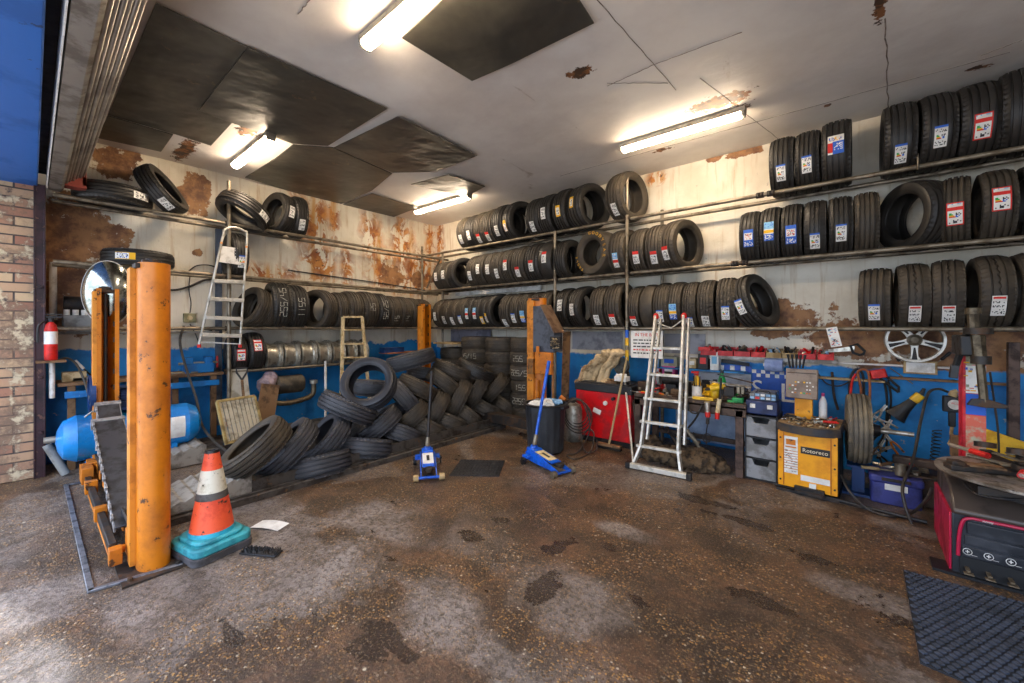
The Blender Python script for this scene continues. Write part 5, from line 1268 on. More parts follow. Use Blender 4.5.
# band of chequers running on behind the bench
cb2, W2_, H2_ = board('chequered_strip', 'strip of blue and white chequers on the wall behind the workbench', 'strip', 690, 751.5, 366, 373, -.025, mat('sign_blue','1450b4'))
m = MB(); nn = 12; s = W2_/nn
for c in range(nn):
    if c % 2 == 0: m.box((-W2_/2+(c+.5)*s, -.006, 0), (s*.85,.002,H2_*.8))
m.build('white_squares', M_CARD, cb2)
o, W3_, H3_ = board('pale_board', 'pale grey board on the wall behind the workbench tools', 'board', 694, 751, 374.5, 396, -.02, mat('pale_grey_board','c9c6c6','a7a4a4',rough=.6,sc=4))
# aluminium trunking, red trays on it
ya = -.14
a, b = pY(706, 357, ya), pY(838, 362, ya)
tk = MB().box(((a.x+b.x)/2, -.09, (pY(706,352,ya).z+pY(706,361,ya).z)/2-.0), (b.x-a.x, .14, .045)).box(((a.x+b.x)/2+.2, -.09, (pY(706,352,ya).z)-.065), (b.x-a.x+1.2, .05, .02))
ztk = (pY(706,352,ya).z+pY(706,361,ya).z)/2+.0225
tag(tk.build('metal_ledge', mat('pale_ledge','c4bdb6','8e8478',rough=.4,metal=.2,sc=5), bev=.003), 'pale metal ledge on the wall carrying the red trays', 'ledge')
trays = [(702,717,'leaning on the ladder side',M_RED),(719,734,'second from the ladder side',M_RED),(735,751,'in the middle of the row',M_RED),(752,766,'bright one past the middle',M_REDP),(767,782,'holding black parts',M_LWOOD),(783,798,'with wooden divider',M_LWOOD),(799,816,'holding tangled metal',M_RED),(818,834,'at the far end of the row',M_REDP)]
for i, (p0, p1, wh, mt_) in enumerate(trays):
    a, b = pY(p0,350,ya-.02), pY(p1,350,ya-.02); w_ = b.x-a.x; t = thing('parts_tray', 'parts tray on the wall ledge, %s' % wh, 'tray', ((a.x+b.x)/2, ya, ztk), group='parts trays on the wall ledge')
    MB().box((0,0,.004), (w_,.16,.008)).box((0,-.078,.03), (w_,.006,.06)).box((0,.078,.05), (w_,.006,.1)).box((-w_/2+.003,0,.04), (.006,.16,.08)).box((w_/2-.003,0,.04), (.006,.16,.08)).build('tray_body', mt_, t, bev=.001)
    m = MB(); rnd = random.Random(i)
    for q in range(7):
        m.cyl((rnd.uniform(-.4,.4)*w_, rnd.uniform(-.05,.05), .03+rnd.uniform(0,.03)), (rnd.uniform(-.4,.4)*w_, rnd.uniform(-.05,.05), .07+rnd.uniform(0,.06)), rnd.uniform(.008,.018), n=8, mi=rnd.randrange(3))
    m.build('metal_parts', [[M_BLACKM, M_CHROME, M_RED],[M_LBLUE, M_CHROME, M_BLACK],[M_BLACKM,M_DSTEEL,M_STEEL]][i % 3], t)['kind'] = 'stuff'
tag(MB().text('', .1).box((0,0,0), (.13,.004,.05)).build('red_label', M_REDP, loc=pY(704,349,ya-.1)), 'small red and white card on the ledge end by the ladder', 'card')
hb_ = MB().box((0,0,0), (.3,.02,.04)); tag(hb_.build('black_brush', M_BLACK, loc=pY(740,363,-.06)+Vector((-.05,0,0)), rot=(0,6,0)), 'black brush head on the blue wall under the ledge', 'brush')
# blue paper roll
pr = thing('paper_roll', 'pale blue paper roll hanging on the wall above the chequered sign', 'paper roll', pY(774,365,-.16))
MB().cyl((-.085,0,0), (.085,0,0), .075, n=28).build('roll', mat('blue_tissue','9fb0d8','8898c4',rough=.9), pr)
MB().cyl((-.1,0,0), (.1,0,0), .02, n=12).box((-.098,.06,0), (.006,.16,.03)).box((.098,.06,0), (.006,.16,.03)).build('holder', M_CHROME, pr)
# card hanging from the rail, alloy wheel, light box
cd_ = thing('hanging_card', 'white printed card hanging from the rail beside the saw', 'card', pY(834,337,YF-.03), (0,-12,0))
MB().box((0,0,0), (.085,.003,.19)).build('card', M_CARD, cd_)
m = MB(); rnd = random.Random(4)
for k in range(34): m.box((rnd.uniform(-.032,.032), -.0025, rnd.uniform(-.08,.08)), (rnd.uniform(.006,.02), .001, .007), mi=rnd.randrange(3))
m.build('print', [M_INK, M_INKC, M_INKR], cd_)
aw = thing('alloy_wheel', 'five spoke silver alloy wheel hanging on the wall below the rail', 'wheel', pY(914,340,-.16))
ra = .205
MB().lathe([(ra-.012,-.02),(ra+.004,-.03),(ra+.008,0),(ra,.07),(ra-.02,.07),(ra-.022,.0)], 56, closed=True, M=Rt(rx=90)).build('rim', M_ALU, aw)
MB().lathe([(ra-.02,-.0),(ra-.02,-.05),(.06,-.06),(0,-.06),(0,-.055),(.06,-.055)], 40, M=Rt(rx=90) @ Matrix.Diagonal((1,1,1,1))).build('back_barrel', mat('brake_brown', '7a5238', '4e3626', rough=.7, sc=9), aw) if False else None
MSp = Matrix(((1,0,0,0),(0,0,1,0),(0,1,0,0),(0,0,0,1)))
for k in range(5):
    M = Rt(ry=72*k+90) @ MSp
    m = MB().prism([(.02,-.032),(.08,-.024),(.15,-.026),(ra-.008,-.052),(ra-.008,.052),(.15,.026),(.08,.024),(.02,.032)], -.045, -.01, M=M)
    sp0 = m.build('spoke', M_ALU, aw, bev=.003)
    MB().prism([(.07,-.006),(ra-.02,-.02),(ra-.02,.02),(.07,.006)], -.0465, -.044, M=M).build('groove', M_BLACKM, sp0)
MB().lathe([(0,.06),(.028,.06),(.04,.05),(.055,.045),(.055,.0),(0,.0)], 24, M=Rt(rx=90)).build('hub', M_STEEL, aw)
lb = thing('light_box', 'rectangular white panel in yellow frame below the alloy wheel', 'panel', pY(920,367.5,-.12))
wq = pY(937,367,-.12).x-pY(903,367,-.12).x; hq = pY(920,361,-.12).z-pY(920,374,-.12).z
MB().box((0,0,0), (wq,.04,hq)).build('frame', M_LWOOD, lb, bev=.003); MB().box((0,-.021,0), (wq-.035,.004,hq-.03)).build('face', M_WHITE, lb)
# hand saw
sw = thing('hand_saw', 'hand saw with black handle on the wall beside the hanging card', 'saw', pY(857,349,-.08), (0,0,0))
MB().prism([(-.28,-.05),(-.02,-.02),(-.02,.03),(-.28,-.025)], -.001, .001, M=MY).build('blade', M_CHROME, sw)
m = MB(); m.tube([(-.03,0,-.04),(-.05,0,.03),(.0,0,.05),(.06,0,-.02),(.05,0,-.05),(.02,0,-.06)], .013, n=8, closed=True); m.build('handle', M_BLACK, sw)

# more things crowding the bench
for k, (px, y, sz, mt_, lab) in enumerate(((646,.3,(.16,.12,.1),M_DWOOD,'dark wooden box at the ladder end of the bench'),(655,.28,(.12,.1,.07),M_BLACKM,'sooty metal block behind the ladder'),(678,.2,(.14,.08,.06),M_WOOD,'brown block in front of the grinder'),(685,.3,(.1,.1,.14),M_BLACK,'black battery pack beside the grinder'),(700,.42,(.2,.1,.12),M_DSTEEL,'dark steel box behind the spray bottle'),(740,.4,(.16,.14,.1),M_DSTEEL,'steel block at the end of the bench by the drawers'),(738,.1,(.1,.06,.05),M_GREEN,'green plastic block at the bench corner'),(709,.3,(.1,.07,.09),M_YEL,'yellow plastic case beside the spray bottle'))):
    p = bp(px, y); t = thing('tool_block', lab, 'block', tuple(p), (0,0,(k*37) % 50 - 25)); MB().box((0,0,sz[2]/2), sz).build('body', mt_, t, bev=.006); MB().box((0,0,sz[2]+.004), (sz[0]*.5,sz[1]*.4,.012)).build('handle', M_BLACKM, t, bev=.002)
for k, (pa, pb, mt_, lab) in enumerate((((648,.3),(662,.1),M_REDP,'red cable lying across the bench behind the ladder'),((690,.35),(712,.12),M_BLACK,'black cable curling over the bench by the white pot'),((722,.2),(741,.3),M_GREEN,'green cable beside the vice'))):
    a, b = bp(*pa), bp(*pb); m_ = (a+b)/2; cable_pts = [a+Vector((0,0,.01)), m_+Vector((.05,.06,.05)), m_+Vector((-.03,-.05,.03)), b+Vector((0,0,.01))]
    tag(MB().tube(curve_pts(cable_pts, 8), .007, n=8).build('bench_cable', mt_), lab, 'cable')
# ================================================================== DRAWERS AND CASES
yd = wb_y + .02
d0, d1 = pY(745,470,yd), pY(777,475,yd); dw = d1.x-d0.x
ds = thing('drawer_tower', 'three tier grey plastic drawer tower beside the workbench', 'drawers', ((d0.x+d1.x)/2, yd+.2, 0))
for k in range(3):
    z = .02 + k*.205
    m = MB(); W, D_, H = dw-.02, .36, .185
    m.box((0,0,z+.006), (W,D_,.012)).box((-W/2+.004,0,z+H/2), (.008,D_,H)).box((W/2-.004,0,z+H/2), (.008,D_,H)).box((0,D_/2,z+H/2), (W,.008,H))
    f = -D_/2
    m.prism([(-W/2,z),(W/2,z),(W/2,z+H),(W*.3,z+H),(W*.22,z+H-.055),(-W*.22,z+H-.055),(-W*.3,z+H),(-W/2,z+H)], f-.008, f, M=MY)
    m.build('drawer', mat('drawer_grey','8f9092','6f6e6c',rough=.5,sc=6), ds, bev=.003)
m = MB()
for x in (-dw/2+.003, dw/2-.003): m.box((x,.01,.32), (.012,.4,.64))
for k in range(4): m.box((0,.01,.01+k*.205), (dw,.4,.012))
m.build('frame', M_BLACK, ds)
c1 = thing('tool_case', 'dark blue tool case with silver clasps on top of the drawer tower', 'case', (ds.location.x, yd+.18, .645))
MB().box((0,0,.065), (dw-.0,.3,.13)).build('body', mat('case_blue','1c2c5c','141f42',rough=.4,sc=6), c1, bev=.01)
for s in (-1,1): MB().box((s*dw*.27,-.152,.08), (.045,.01,.04)).build('clasp', M_WHITE, c1, bev=.002)
c2 = thing('parts_organiser', 'clear topped parts organiser standing on the dark blue tool case', 'organiser', (ds.location.x+.01, yd+.2, .777))
MB().box((0,0,.04), (dw-.06,.26,.08)).build('body', mat('smoky_plastic','5a5e66','3b3d42',rough=.25,sc=7), c2, bev=.006)
m = MB(); rnd = random.Random(8)
for i in range(5):
    for j in range(2): m.box((-dw*.35+i*dw*.17,-.132,.022+j*.032), (dw*.13,.006,.022), mi=rnd.randrange(4))
m.build('compartments', [M_WHITE, M_LBLUE, M_GREY, M_REDP], c2)
MB().tube([(-.06,-.13,.075),(-.05,-.14,.095),(.05,-.14,.095),(.06,-.13,.075)], .007, n=8).build('handle', M_BLACK, c2)
# ================================================================== WHEEL BALANCER
b0, b1 = pZ(778,490,0), pZ(836,500,0); yb = (b0.y+b1.y)/2 + .0
xl, xr = pY(778,450,yb).x, pY(838,450,yb).x; w = xr-xl; zt_ = pY(808,432,yb).z
bl_ = thing('wheel_balancer', 'yellow orange wheel balancing machine with tool tray top beside the drawers', 'wheel balancer', ((xl+xr)/2, yb, 0), (0,0,-3))
M_BYEL = mat('balancer_yellow', 'f2a50f', 'dc8d0a', rough=.4, sc=4, c3='5a3f20', sc3=12, lo3=.66, hi3=.69, bump=.05)
bd = MB().box((0,.3,zt_/2+.02), (w,.6,zt_-.04)).build('body', mat('balancer_side', '3a2f28', '241e1a', rough=.5, sc=5), bl_, bev=.01)
MB().box((0,-.006,zt_/2+.015), (w,.012,zt_-.06)).build('front_panel', M_BYEL, bl_, bev=.004)
m = MB()
for s in (-1,1): m.box((s*(w/2-.045),-.016,zt_/2+.015), (.008,.006,zt_-.08))
m.build('panel_groove', mat('groove_orange','b86a08'), bl_)
m = MB()
for (x, z) in ((-w/2+.02,.1),(-w/2+.02,.3),(-w/2+.02,zt_-.08),(w/2-.02,.1),(w/2-.02,.28),(w/2-.02,zt_-.08)): m.cyl((x,-.012,z), (x,-.018,z), .008, n=10)
m.build('bolt_heads', M_BLACKM, bl_)
# white instruction strip with rows
cw = w*.24; cxx = -w*.27; z1 = zt_-.06; z0_ = .17
MB().box((cxx,-.014,(z0_+z1)/2), (cw,.003,z1-z0_)).build('instruction_strip', M_CARD, bl_)
m = MB(); rnd = random.Random(12)
m.box((cxx,-.0165,z1-.05), (cw*.7,.001,.05), mi=1).box((cxx,-.0165,z1-.095), (cw*.8,.001,.012), mi=1)
for k in range(8): m.box((cxx,-.0165,z1-.13-k*(z1-z0_-.15)/8), (cw,.001,.005), mi=1)
for k in range(30): m.box((cxx+rnd.uniform(-.4,.4)*cw,-.0165,rnd.uniform(z0_+.01,z1-.12)), (rnd.uniform(.004,.02),.001,.004), mi=0)
m.build('strip_print', [M_INK, M_ORANGE], bl_)
MB().box((w*.14,-.014,z1-.105), (w*.48,.003,.062)).build('name_plate', M_BLACK, bl_)
MB().text('Rotoreco', .047, M=Tr((w*.14,-.017,z1-.105)) @ TX, depth=.001).build('name_lettering', mat('cream_ink','efe2c0',rough=.5,bump=0), bl_)
MB().box((w*.14,-.014,.15), (w*.48,.003,.05)).box((w*.1,-.018,.085), (.05,.01,.06)).build('lower_label', M_CARD, bl_)
m = MB().box((.02,-.02,.05), (w*.5,.05,.05)); m.box((.02,-.05,.03), (.2,.03,.03)).build('foot_pedal', M_BLACKM, bl_, bev=.004)
MB().box((0,.25,.012), (w+.02,.56,.024)).build('base', M_BLACKM, bl_)
# curved front tray
m = MB(); P = [(-w/2-.02,.02)] + [(-w/2-.02+(w+.04)*t/10, .02-.10*math.sin(PI*t/10)**.7) for t in range(0, 11)] + [(w/2+.02,.55),(-w/2-.02,.55)]
P = P[1:]
m.prism(P, zt_-.02, zt_+.05).build('tray', mat('tray_dark','2c2d32','4a3f34',rough=.5,sc=6), bl_, bev=.004)
m = MB(); P2_ = [(x*.94, y*.9+.02) for x, y in P]; m.prism(P2_, zt_+.05, zt_+.056).build('tray_liner', mat('worn_liner','8a6f4c','5c4630',rough=.7,sc=8), bl_)
m = MB(); rnd = random.Random(31)
for k in range(190):
    x = rnd.uniform(-w/2+.02, w/2-.02); y = rnd.uniform(-.04, .42); 
    if y < .02 and abs(x) > w*.36: continue
    s = rnd.uniform(.008, .03); a = rnd.uniform(0,180)
    m.box((0,0,0), (s*1.8,s*.5,.009), mi=rnd.randrange(6), M=Tr((x,y,zt_+.062+rnd.uniform(0,.012))) @ Rt(rnd.uniform(-25,25), rnd.uniform(-25,25), a))
o = m.build('balance_weights', [M_CHROME, M_STEEL, M_DSTEEL, M_LWOOD, M_LWOOD, M_WOOD]); o.location = bl_.location; o.rotation_euler = bl_.rotation_euler
tag(o, 'litter of small metal balance weights on the balancer tray', 'weights', kind='stuff')
for k, (x, y, rz, c, nm) in enumerate(((.1,.12,20,M_REDP,'red handled pliers lying on the balancer tray'),(-.08,.2,150,M_BLACK,'black handled pliers at the back of the balancer tray'),(.16,.28,80,M_REDP,'second red handled pliers by the balancer screen post'))):
    t = thing('pliers', nm, 'pliers', tuple(bl_.location + Vector((x,y,zt_+.085))), (0,0,rz))
    MB().tube(curve_pts([(0,0,0),(.05,.02,0),(.12,.02,0)]), .007, n=8).tube(curve_pts([(0,0,0),(.05,-.02,0),(.12,-.02,0)]), .007, n=8).build('grips', c, t)
    MB().box((-.03,.006,0), (.06,.008,.01)).box((-.03,-.006,0), (.06,.008,.01)).cyl((0,0,-.007), (0,0,.007), .012, n=12).build('jaws', M_CHROME, t)
# display head
yh = yb + .3
h0, h1 = pY(784,397,yh), pY(816,370,yh)
hc = (h0+h1)/2 - bl_.location
dh = MB().box((0,0,0), (h1.x-h0.x,.05,h1.z-h0.z)).build('display_panel', mat('panel_taupe','8d7c6c','75655a',rough=.5,sc=6), bl_, loc=hc, rot=(-8,0,0), bev=.008)
m = MB(); rnd = random.Random(6)
Wd, Hd = h1.x-h0.x, h1.z-h0.z
m.box((0,-.027,Hd*.36), (Wd*.9,.002,.008), mi=3)
for r in range(4):
    for c in range(9):
        if rnd.random() < .62: m.box((-Wd*.36+c*Wd*.09,-.027,Hd*(.05-.12*r)), (.014,.002,.012), mi=rnd.choice((0,0,1,2,4)))
m.build('buttons', [M_CARD, M_INKY, M_INKG, M_DSTEEL, M_ORANGE], dh)
MB().box((hc.x+.01,hc.y+.05,(zt_+hc.z)/2), (.14,.05,hc.z-zt_)).build('post', M_BYEL, bl_, bev=.004)
MB().box((h1.x-bl_.location.x-.03, hc.y-.028, h1.z-.03), (.03,.004,.03)).build('corner_sticker', M_CARD, bl_) if False else None
# things on and above the balancer
p = pY(823,405,yb+.4); bt_ = bottle('white plastic bottle with pink cap standing on the balancer tray', (p.x, p.y, zt_+.065), .24, .032, M_WHITE, M_PINK)
for k in range(5):
    p = pY(790+k*3.2, 366, yh-.0); tag(MB().cyl((0,0,0), (0,0,.1), .008, n=8).cyl((0,0,.1), (0,0,.13), .012, n=8).build('stud_tool', M_BLACKM, loc=(p.x, yh-.0, h1.z+.01), rot=(0, -8+4*k, 0)), 'dark peg tool standing up behind the balancer screen', 'tool', 'peg tools above the balancer screen')
# tyre on the balancer spindle, blue stand below
sx_ = pY(858,430,yb+.35)
sc_ = Vector((sx_.x, yb+.36, pY(858,428,yb+.36).z))
tyre('narrow tyre mounted on the balancer spindle against the blue wall', tuple(sc_), (0,0,3), .62, .165, kind='rib', mt=rubber('brownish_rubber','5c564c','8a7c64',.5,1))
MB().cyl((w/2-.02,.36,sc_.z), (sc_.x-bl_.location.x-.1,.36,sc_.z), .03, n=16).build('spindle', M_DSTEEL, bl_)
sp_ = thing('spindle_nut', 'bright steel spindle and nut sticking out of the mounted tyre', 'spindle', tuple(sc_+Vector((.1,0,0))))
MB().cyl((0,0,0), (.05,0,0), .06, .045, n=20).build('cone_nut', M_BLACKM, sp_); MB().cyl((.05,0,0), (.26,0,0), .02, n=14).build('shaft', M_CHROME, sp_)
st = thing('blue_stand', 'dark blue painted steel stand under the mounted tyre', 'stand', (sc_.x+.0, yb+.36, 0))
MB().box((0,0,.012), (.22,.22,.024)).box((0,0,.13), (.09,.09,.22)).box((0,0,.25), (.16,.14,.02)).build('body', mat('deep_blue','173c70','102a54',rough=.4,sc=7), st, bev=.004)
# tools between spindle and wall: cluster of hanging pliers, cables
def wallp(px, py, y=-.07): return pY(px, py, y)
def cable(name, label, pts, r=.008, mt_=None, cat='cable', y=-.07): return tag(MB().tube(curve_pts(pts, 8), r, n=8).build(name, mt_ or M_RUBH), label, cat)
for k, (a, mt_, lab) in enumerate((([(847,425),(849,395),(851,376),(857,369),(863,376),(864,400),(865,424)], M_BLACK, 'black cable looped over the mounted tyre'), ([(850,402),(852,382),(856,374)], M_REDP, 'red cable hanging on the wall over the mounted tyre'),
                                   ([(860,420),(861,390),(858,372),(868,372),(870,395),(868,420)], mat('copper_hose','9a5a34','6a3a22',rough=.5), 'copper coloured hose looped over the mounted tyre'))):
    cable('hanging_cable', lab, [wallp(x, y, -.10-.02*k) for x, y in a], .011, mt_)
fl = thing('stapler', 'bright red clamp tool hanging on the blue wall above black tongs', 'clamp', wallp(878,374,-.1), (0,-15,0))
MB().rbox((0,0,0), (.13,.05,.085), .02, M=Rt(rx=0)).build('body', M_REDP, fl, bev=.008)
m = MB().tube([(.0,0,-.04),(.08,0,-.17),(.1,0,-.2)], .011, n=8).tube([(.05,0,-.03),(.115,0,-.15),(.1,0,-.2)], .011, n=8); m.build('arms', M_BLACK, fl)
cable('hanging_strap', 'long black strap hanging below the red clamp tool', [wallp(x, y) for x, y in ((884,380),(887,400),(886,425),(880,450))], .01, M_BLACK, 'strap')
cable('hanging_strap', 'second black strap hanging beside the long one', [wallp(x, y) for x, y in ((888,380),(891,400),(888,428),(886,452))], .009, M_BLACK, 'strap')
# air duster gun with rag: black cone + yellow tip
ag = thing('air_blower', 'black air blower with yellow nozzle hanging on the blue wall', 'blower', wallp(912,402,-.12), (0,38,0))
MB().lathe([(.035,.02),(.05,-.08),(.085,-.19),(.09,-.2),(.0,-.19)], 14, M=Matrix.Diagonal((1,.6,1,1))).build('body', M_BLACK, ag, smooth=25)
MB().rbox((0,0,.055), (.075,.06,.085), .02).build('yellow_band', M_YEL, ag, bev=.006)
MB().cyl((0,0,.1), (-.02,0,.16), .022, .012, n=10).build('cap', M_BLACK, ag)
cable('thin_rod', 'thin pale rod pinned to the wall pointing at the yellow nozzle', [wallp(890,368,-.05), wallp(903,377,-.05), wallp(913,384,-.06)], .005, M_STEEL, 'rod')
cable('air_hose', 'black air hose sweeping from the gauge down to the floor', [wallp(948,392,-.2), wallp(938,389,-.22), wallp(928,394,-.28), wallp(921,420,-.4), wallp(913,460,-.7), pY(903,485,-1.15), pY(905,505,-1.25), pZ(912,524,.02)], .011, M_RUBH, 'hose')
cable('air_hose', 'grey hose on the floor before the purple toolbox', [pY(841,475,-1.0), pY(850,492,-1.15), pZ(868,509,.02), pZ(890,516,.015), pZ(910,514,.02), pY(926,500,-1.35), pY(932,488,-1.4)], .010, M_RUBH, 'hose')
# inflation gauge and spiral hose
gg = thing('tyre_gauge', 'black tyre inflation gauge with white dial hanging beside the changer column', 'gauge', wallp(952,404,-.3))
MB().rbox((0,0,0), (.12,.06,.14), .02).build('body', M_BLACK, gg, bev=.008)
MB().cyl((.012,-.03,.0), (.012,-.04,.0), .042, n=24).build('dial', M_WHITE, gg); MB().text('PCL', .025, M=Tr((.012,-.041,.01)) @ TX, depth=.0005).build('dial_mark', M_INKR, gg)
MB().cyl((0,-.01,.07), (.01,-.01,.1), .03, n=14).cyl((-.01,-.02,.1), (.03,-.02,.12), .02, n=12).build('brass_fitting', M_LWOOD, gg)
MB().box((0,0,-.13), (.045,.035,.14)).build('grip', M_BLACK, gg, bev=.008)
MB().tube(curve_pts([(0,0,-.2),(-.005,0,-.26),(.0,0,-.3),(-.02,0,-.36)]), .012, n=8).build('outlet_tube', M_LWOOD, gg)
m = MB(); c0_ = wallp(937,430,-.3); c1_ = wallp(934,465,-.35); n_ = 120
m.tube([c0_.lerp(c1_, t/n_) + Vector((.028*math.cos(t*2*PI/12), .028*math.sin(t*2*PI/12), 0)) for t in range(n_)], .005, n=6)
tag(m.build('spiral_hose', M_BLACK), 'black spiral air hose hanging below the tyre gauge', 'hose')
# dark post at the wall edge
a, b = pY(1008,400,-.2), pY(1020,400,-.2)
tag(MB().box(((a.x+b.x)/2, -.18, .77), (b.x-a.x,.06,1.2)).build('wall_post', mat('brown_steel','5a463c'), bev=.003), 'dark brown perforated steel post against the blue wall', 'post')
# thin ledge with tools
a, b = pY(808,377,-.1), pY(885,372,-.1)
tag(MB().box(((a.x+b.x)/2, -.06, a.z), (b.x-a.x,.1,.02)).build('wall_ledge', M_LWOOD), 'thin wooden ledge on the blue wall above the mounted tyre', 'ledge')
a, b = pY(890,378,-.1), pY(1010,372,-.1)
tag(MB().box(((a.x+b.x)/2, -.05, a.z), (b.x-a.x,.08,.02)).build('wall_ledge', M_WOOD), 'thin dark wooden ledge on the blue wall below the alloy wheel', 'ledge')
driver('black handled punch leaning on the wall beside the alloy wheel', tuple(wallp(893,352,-.1)), 0, M_BLACK, .2, 62, 'punch', 'punch')
driver('black handled file leaning on the wall past the alloy wheel', tuple(wallp(951,352,-.1)), 0, M_BLACK, .22, 130, 'file', 'file')
cable('hanging_cable', 'black cable sagging across the blue wall from the balancer screen', [wallp(x, y, -.05) for x, y in ((817,372),(826,383),(838,386),(850,381),(858,372))], .007)
cable('hanging_rod', 'dark rod hanging on the blue wall beside the balancer screen', [wallp(832,372,-.05), wallp(834,395,-.05), wallp(838,410,-.06)], .012, M_DSTEEL, 'rod')
# clutter hanging between mounted tyre and toolbox
rnd = random.Random(14)
labs = ['silver pliers', 'black pliers', 'rusty tongs', 'steel pincers', 'small black clamp', 'orange handled cutters', 'grey wire brush', 'chrome socket bar']
for k, (px, py) in enumerate(((880,420),(884,432),(881,445),(887,448),(879,455),(890,440),(882,410),(888,425))):
    t = thing('hanging_pliers', '%s hanging on the wall beside the mounted tyre' % labs[k], 'pliers', wallp(px, py, -.12), (0, rnd.uniform(20,160), 0))
    cc = [M_CHROME, M_BLACK, M_WOOD, M_STEEL, M_BLACK, M_ORANGE, M_GREY, M_CHROME][k]
    MB().tube(curve_pts([(0,0,0),(.06,.0,.02),(.14,0,.025)]), .009, n=8).tube(curve_pts([(0,0,0),(.06,0,-.02),(.14,0,-.025)]), .009, n=8).build('grips', cc, t)
    MB().box((-.03,0,.008), (.06,.012,.01)).box((-.03,0,-.008), (.06,.012,.01)).cyl((0,-.01,0), (0,.01,0), .015, n=12).build('jaws', M_CHROME, t)
# ================================================================== PURPLE TOOLBOX
t0_, t1_ = pZ(869,505,0), pZ(925,513,0); yt = t1_.y
xl, xr = pY(869,490,yt).x, pY(925,490,yt).x; ht = pY(897,477,yt).z
tb = thing('toolbox', 'purple blue plastic toolbox heaped with tools on the floor', 'toolbox', ((xl+xr)/2, yt+.16, 0))
MB().rbox((0,0,ht*.36), (xr-xl-.02,.3,ht*.72), .03).build('body', M_PURP, tb, bev=.01)
MB().rbox((0,0,ht*.84), (xr-xl,.32,ht*.24), .03).build('lid', M_PURP, tb, bev=.012)
MB().box((0,-.162,ht*.62), (.14,.004,.05)).build('torn_label', M_CARD, tb)
MB().box((0,-.166,ht*.86), (.18,.02,.025)).build('handle', M_DSTEEL, tb, bev=.004)
for k, (x, y, L, rz, mt_, lab) in enumerate(((-.1,-.05,.24,10,M_LWOOD,'wooden handled hammer shaft on the toolbox lid'),(.0,.02,.3,-25,M_CHROME,'long chrome bar lying on the toolbox lid'),(.1,-.02,.2,30,M_BLACK,'black handled chisel on the toolbox lid'),(-.02,.08,.28,60,M_WOOD,'brown rod lying across the toolbox lid'),(.12,.08,.22,-60,M_REDP,'red handled bar on the toolbox lid'))):
    p = tb.location + Vector((x, y, ht+.012+k*.012)); t = thing('hand_tool', lab, 'tool', tuple(p), (0,0,rz))
    MB().cyl((-L/2,0,0), (0,0,0), .014, n=10).build('grip', mt_, t); MB().cyl((0,0,0), (L/2,0,0), .007, n=8).box((L/2,0,0), (.03,.05,.02)).build('shank', M_STEEL, t)
tin('grey metal mug standing on the toolbox lid', tuple(tb.location+Vector((.03,-.1,ht+.003))), .09, .035, M_STEEL, 'mug', 'mug')
tag(MB().box((0,0,.06), (.7,.08,.07)).build('beam', M_DWOOD, loc=(7.35,-.62,.27), rot=(0,0,-4), bev=.01), 'dark wooden beam behind the toolbox leading to the tyre changer', 'beam')
tag(MB().box((0,0,.12), (.5,.3,.24)).box((0,0,.25), (.56,.34,.02)).build('low_crate', M_DWOOD, loc=(7.3,-.62,0), bev=.01), 'dark low crate behind the toolbox', 'crate')
tag(MB().box((0,0,0), (.5,.004,.02)).cyl((-.5,0,.02), (.5,0,.02), .014, n=8).build('floor_bar', M_BLACKM, loc=(pZ(858,507,0).x-.1, pZ(858,507,0).y, 0), rot=(0,0,-8)), 'dark metal bar lying on the floor before the balancer', 'bar')
# ================================================================== TYRE CHANGER
f0, f1 = pZ(949,571,0), pZ(1024,594,0)
ang = -1.0
tc = thing('tyre_changer', 'red and black tyre changer machine with junk covered turntable', 'tyre changer', tuple(f0), (0,0,ang))
Wc, Dc, Hc = .95, .66, .42
MB().prism([(0.0,0.01),(Dc,0.01),(Dc,.36),(.0,.365)], .0, Wc, M=MX).build('cabinet', M_DRED, tc, bev=.004)
M_BP = mat('console_black', '25282e', '383b43', rough=.28, sc=5, bump=.04)
MB().box((.002, Dc/2+.12, .3), (.03, .3, .02)).build('side_seam', M_DSTEEL, tc) if False else None
MB().box((Wc/2+.005,-.008,.19), (Wc-.01,.016,.37)).build('front_moulding', M_BP, tc, bev=.006)
MB().prism([(-.04,.375),(-.04,.40),(.10,.50),(.5,.54),(.62,.52),(.62,.36),(.0,.36)], .012, Wc, M=MX).build('top_cover', mat('grimy_cover','4c423c','342c28',rough=.35,sc=4), tc, bev=.01)
m = MB().tube(curve_pts([(.035,-.022,.12),(.04,-.024,.25),(.055,-.028,.335),(.085,-.03,.36),(.14,-.03,.362),(.4,-.03,.362),(.9,-.03,.362)], 6), .009, n=8)
m.build('red_trim', M_DRED, tc)
MB().text('monty', .016, M=Tr((.15,-.041,.363)) @ TX, depth=.0008).build('trim_lettering', M_CARD, tc)
MB().box((.5,-.022,.30), (.86,.014,.075)).box((.5,-.02,.225), (.88,.012,.055)).build('kick_panel', M_BP, tc, bev=.005)
MB().box((.5,-.022,.155), (.9,.012,.06)).build('symbol_strip', M_BP, tc, bev=.003)
m = MB()
for k in range(9):
    x = .072+.083*k
    m.lathe([(.017,0),(.0195,0),(.0195,.002),(.017,.002)], 20, closed=True, M=Tr((x,-.0285,.158)) @ Rt(rx=90))
    m.box((x,-.029,.158), (.016,.001,.005)).box((x,-.029,.158), (.004,.001,.02)).box((x+.028,-.029,.142), (.022,.001,.002))
m.build('pedal_symbols', M_CARD, tc)
MB().box((.5,-.018,.065), (.92,.012,.11)).box((.45,.03,.008), (1.05,.16,.016)).build('pedal_recess', mat('recess_black', '101216', rough=.5), tc)
for k in range(9):
    x = .07+.083*k
    m = MB().box((x,-.05,.06), (.018,.06,.012)).box((x,-.085,.05), (.04,.035,.008)); m.build('pedal', M_STEEL, tc, bev=.002)
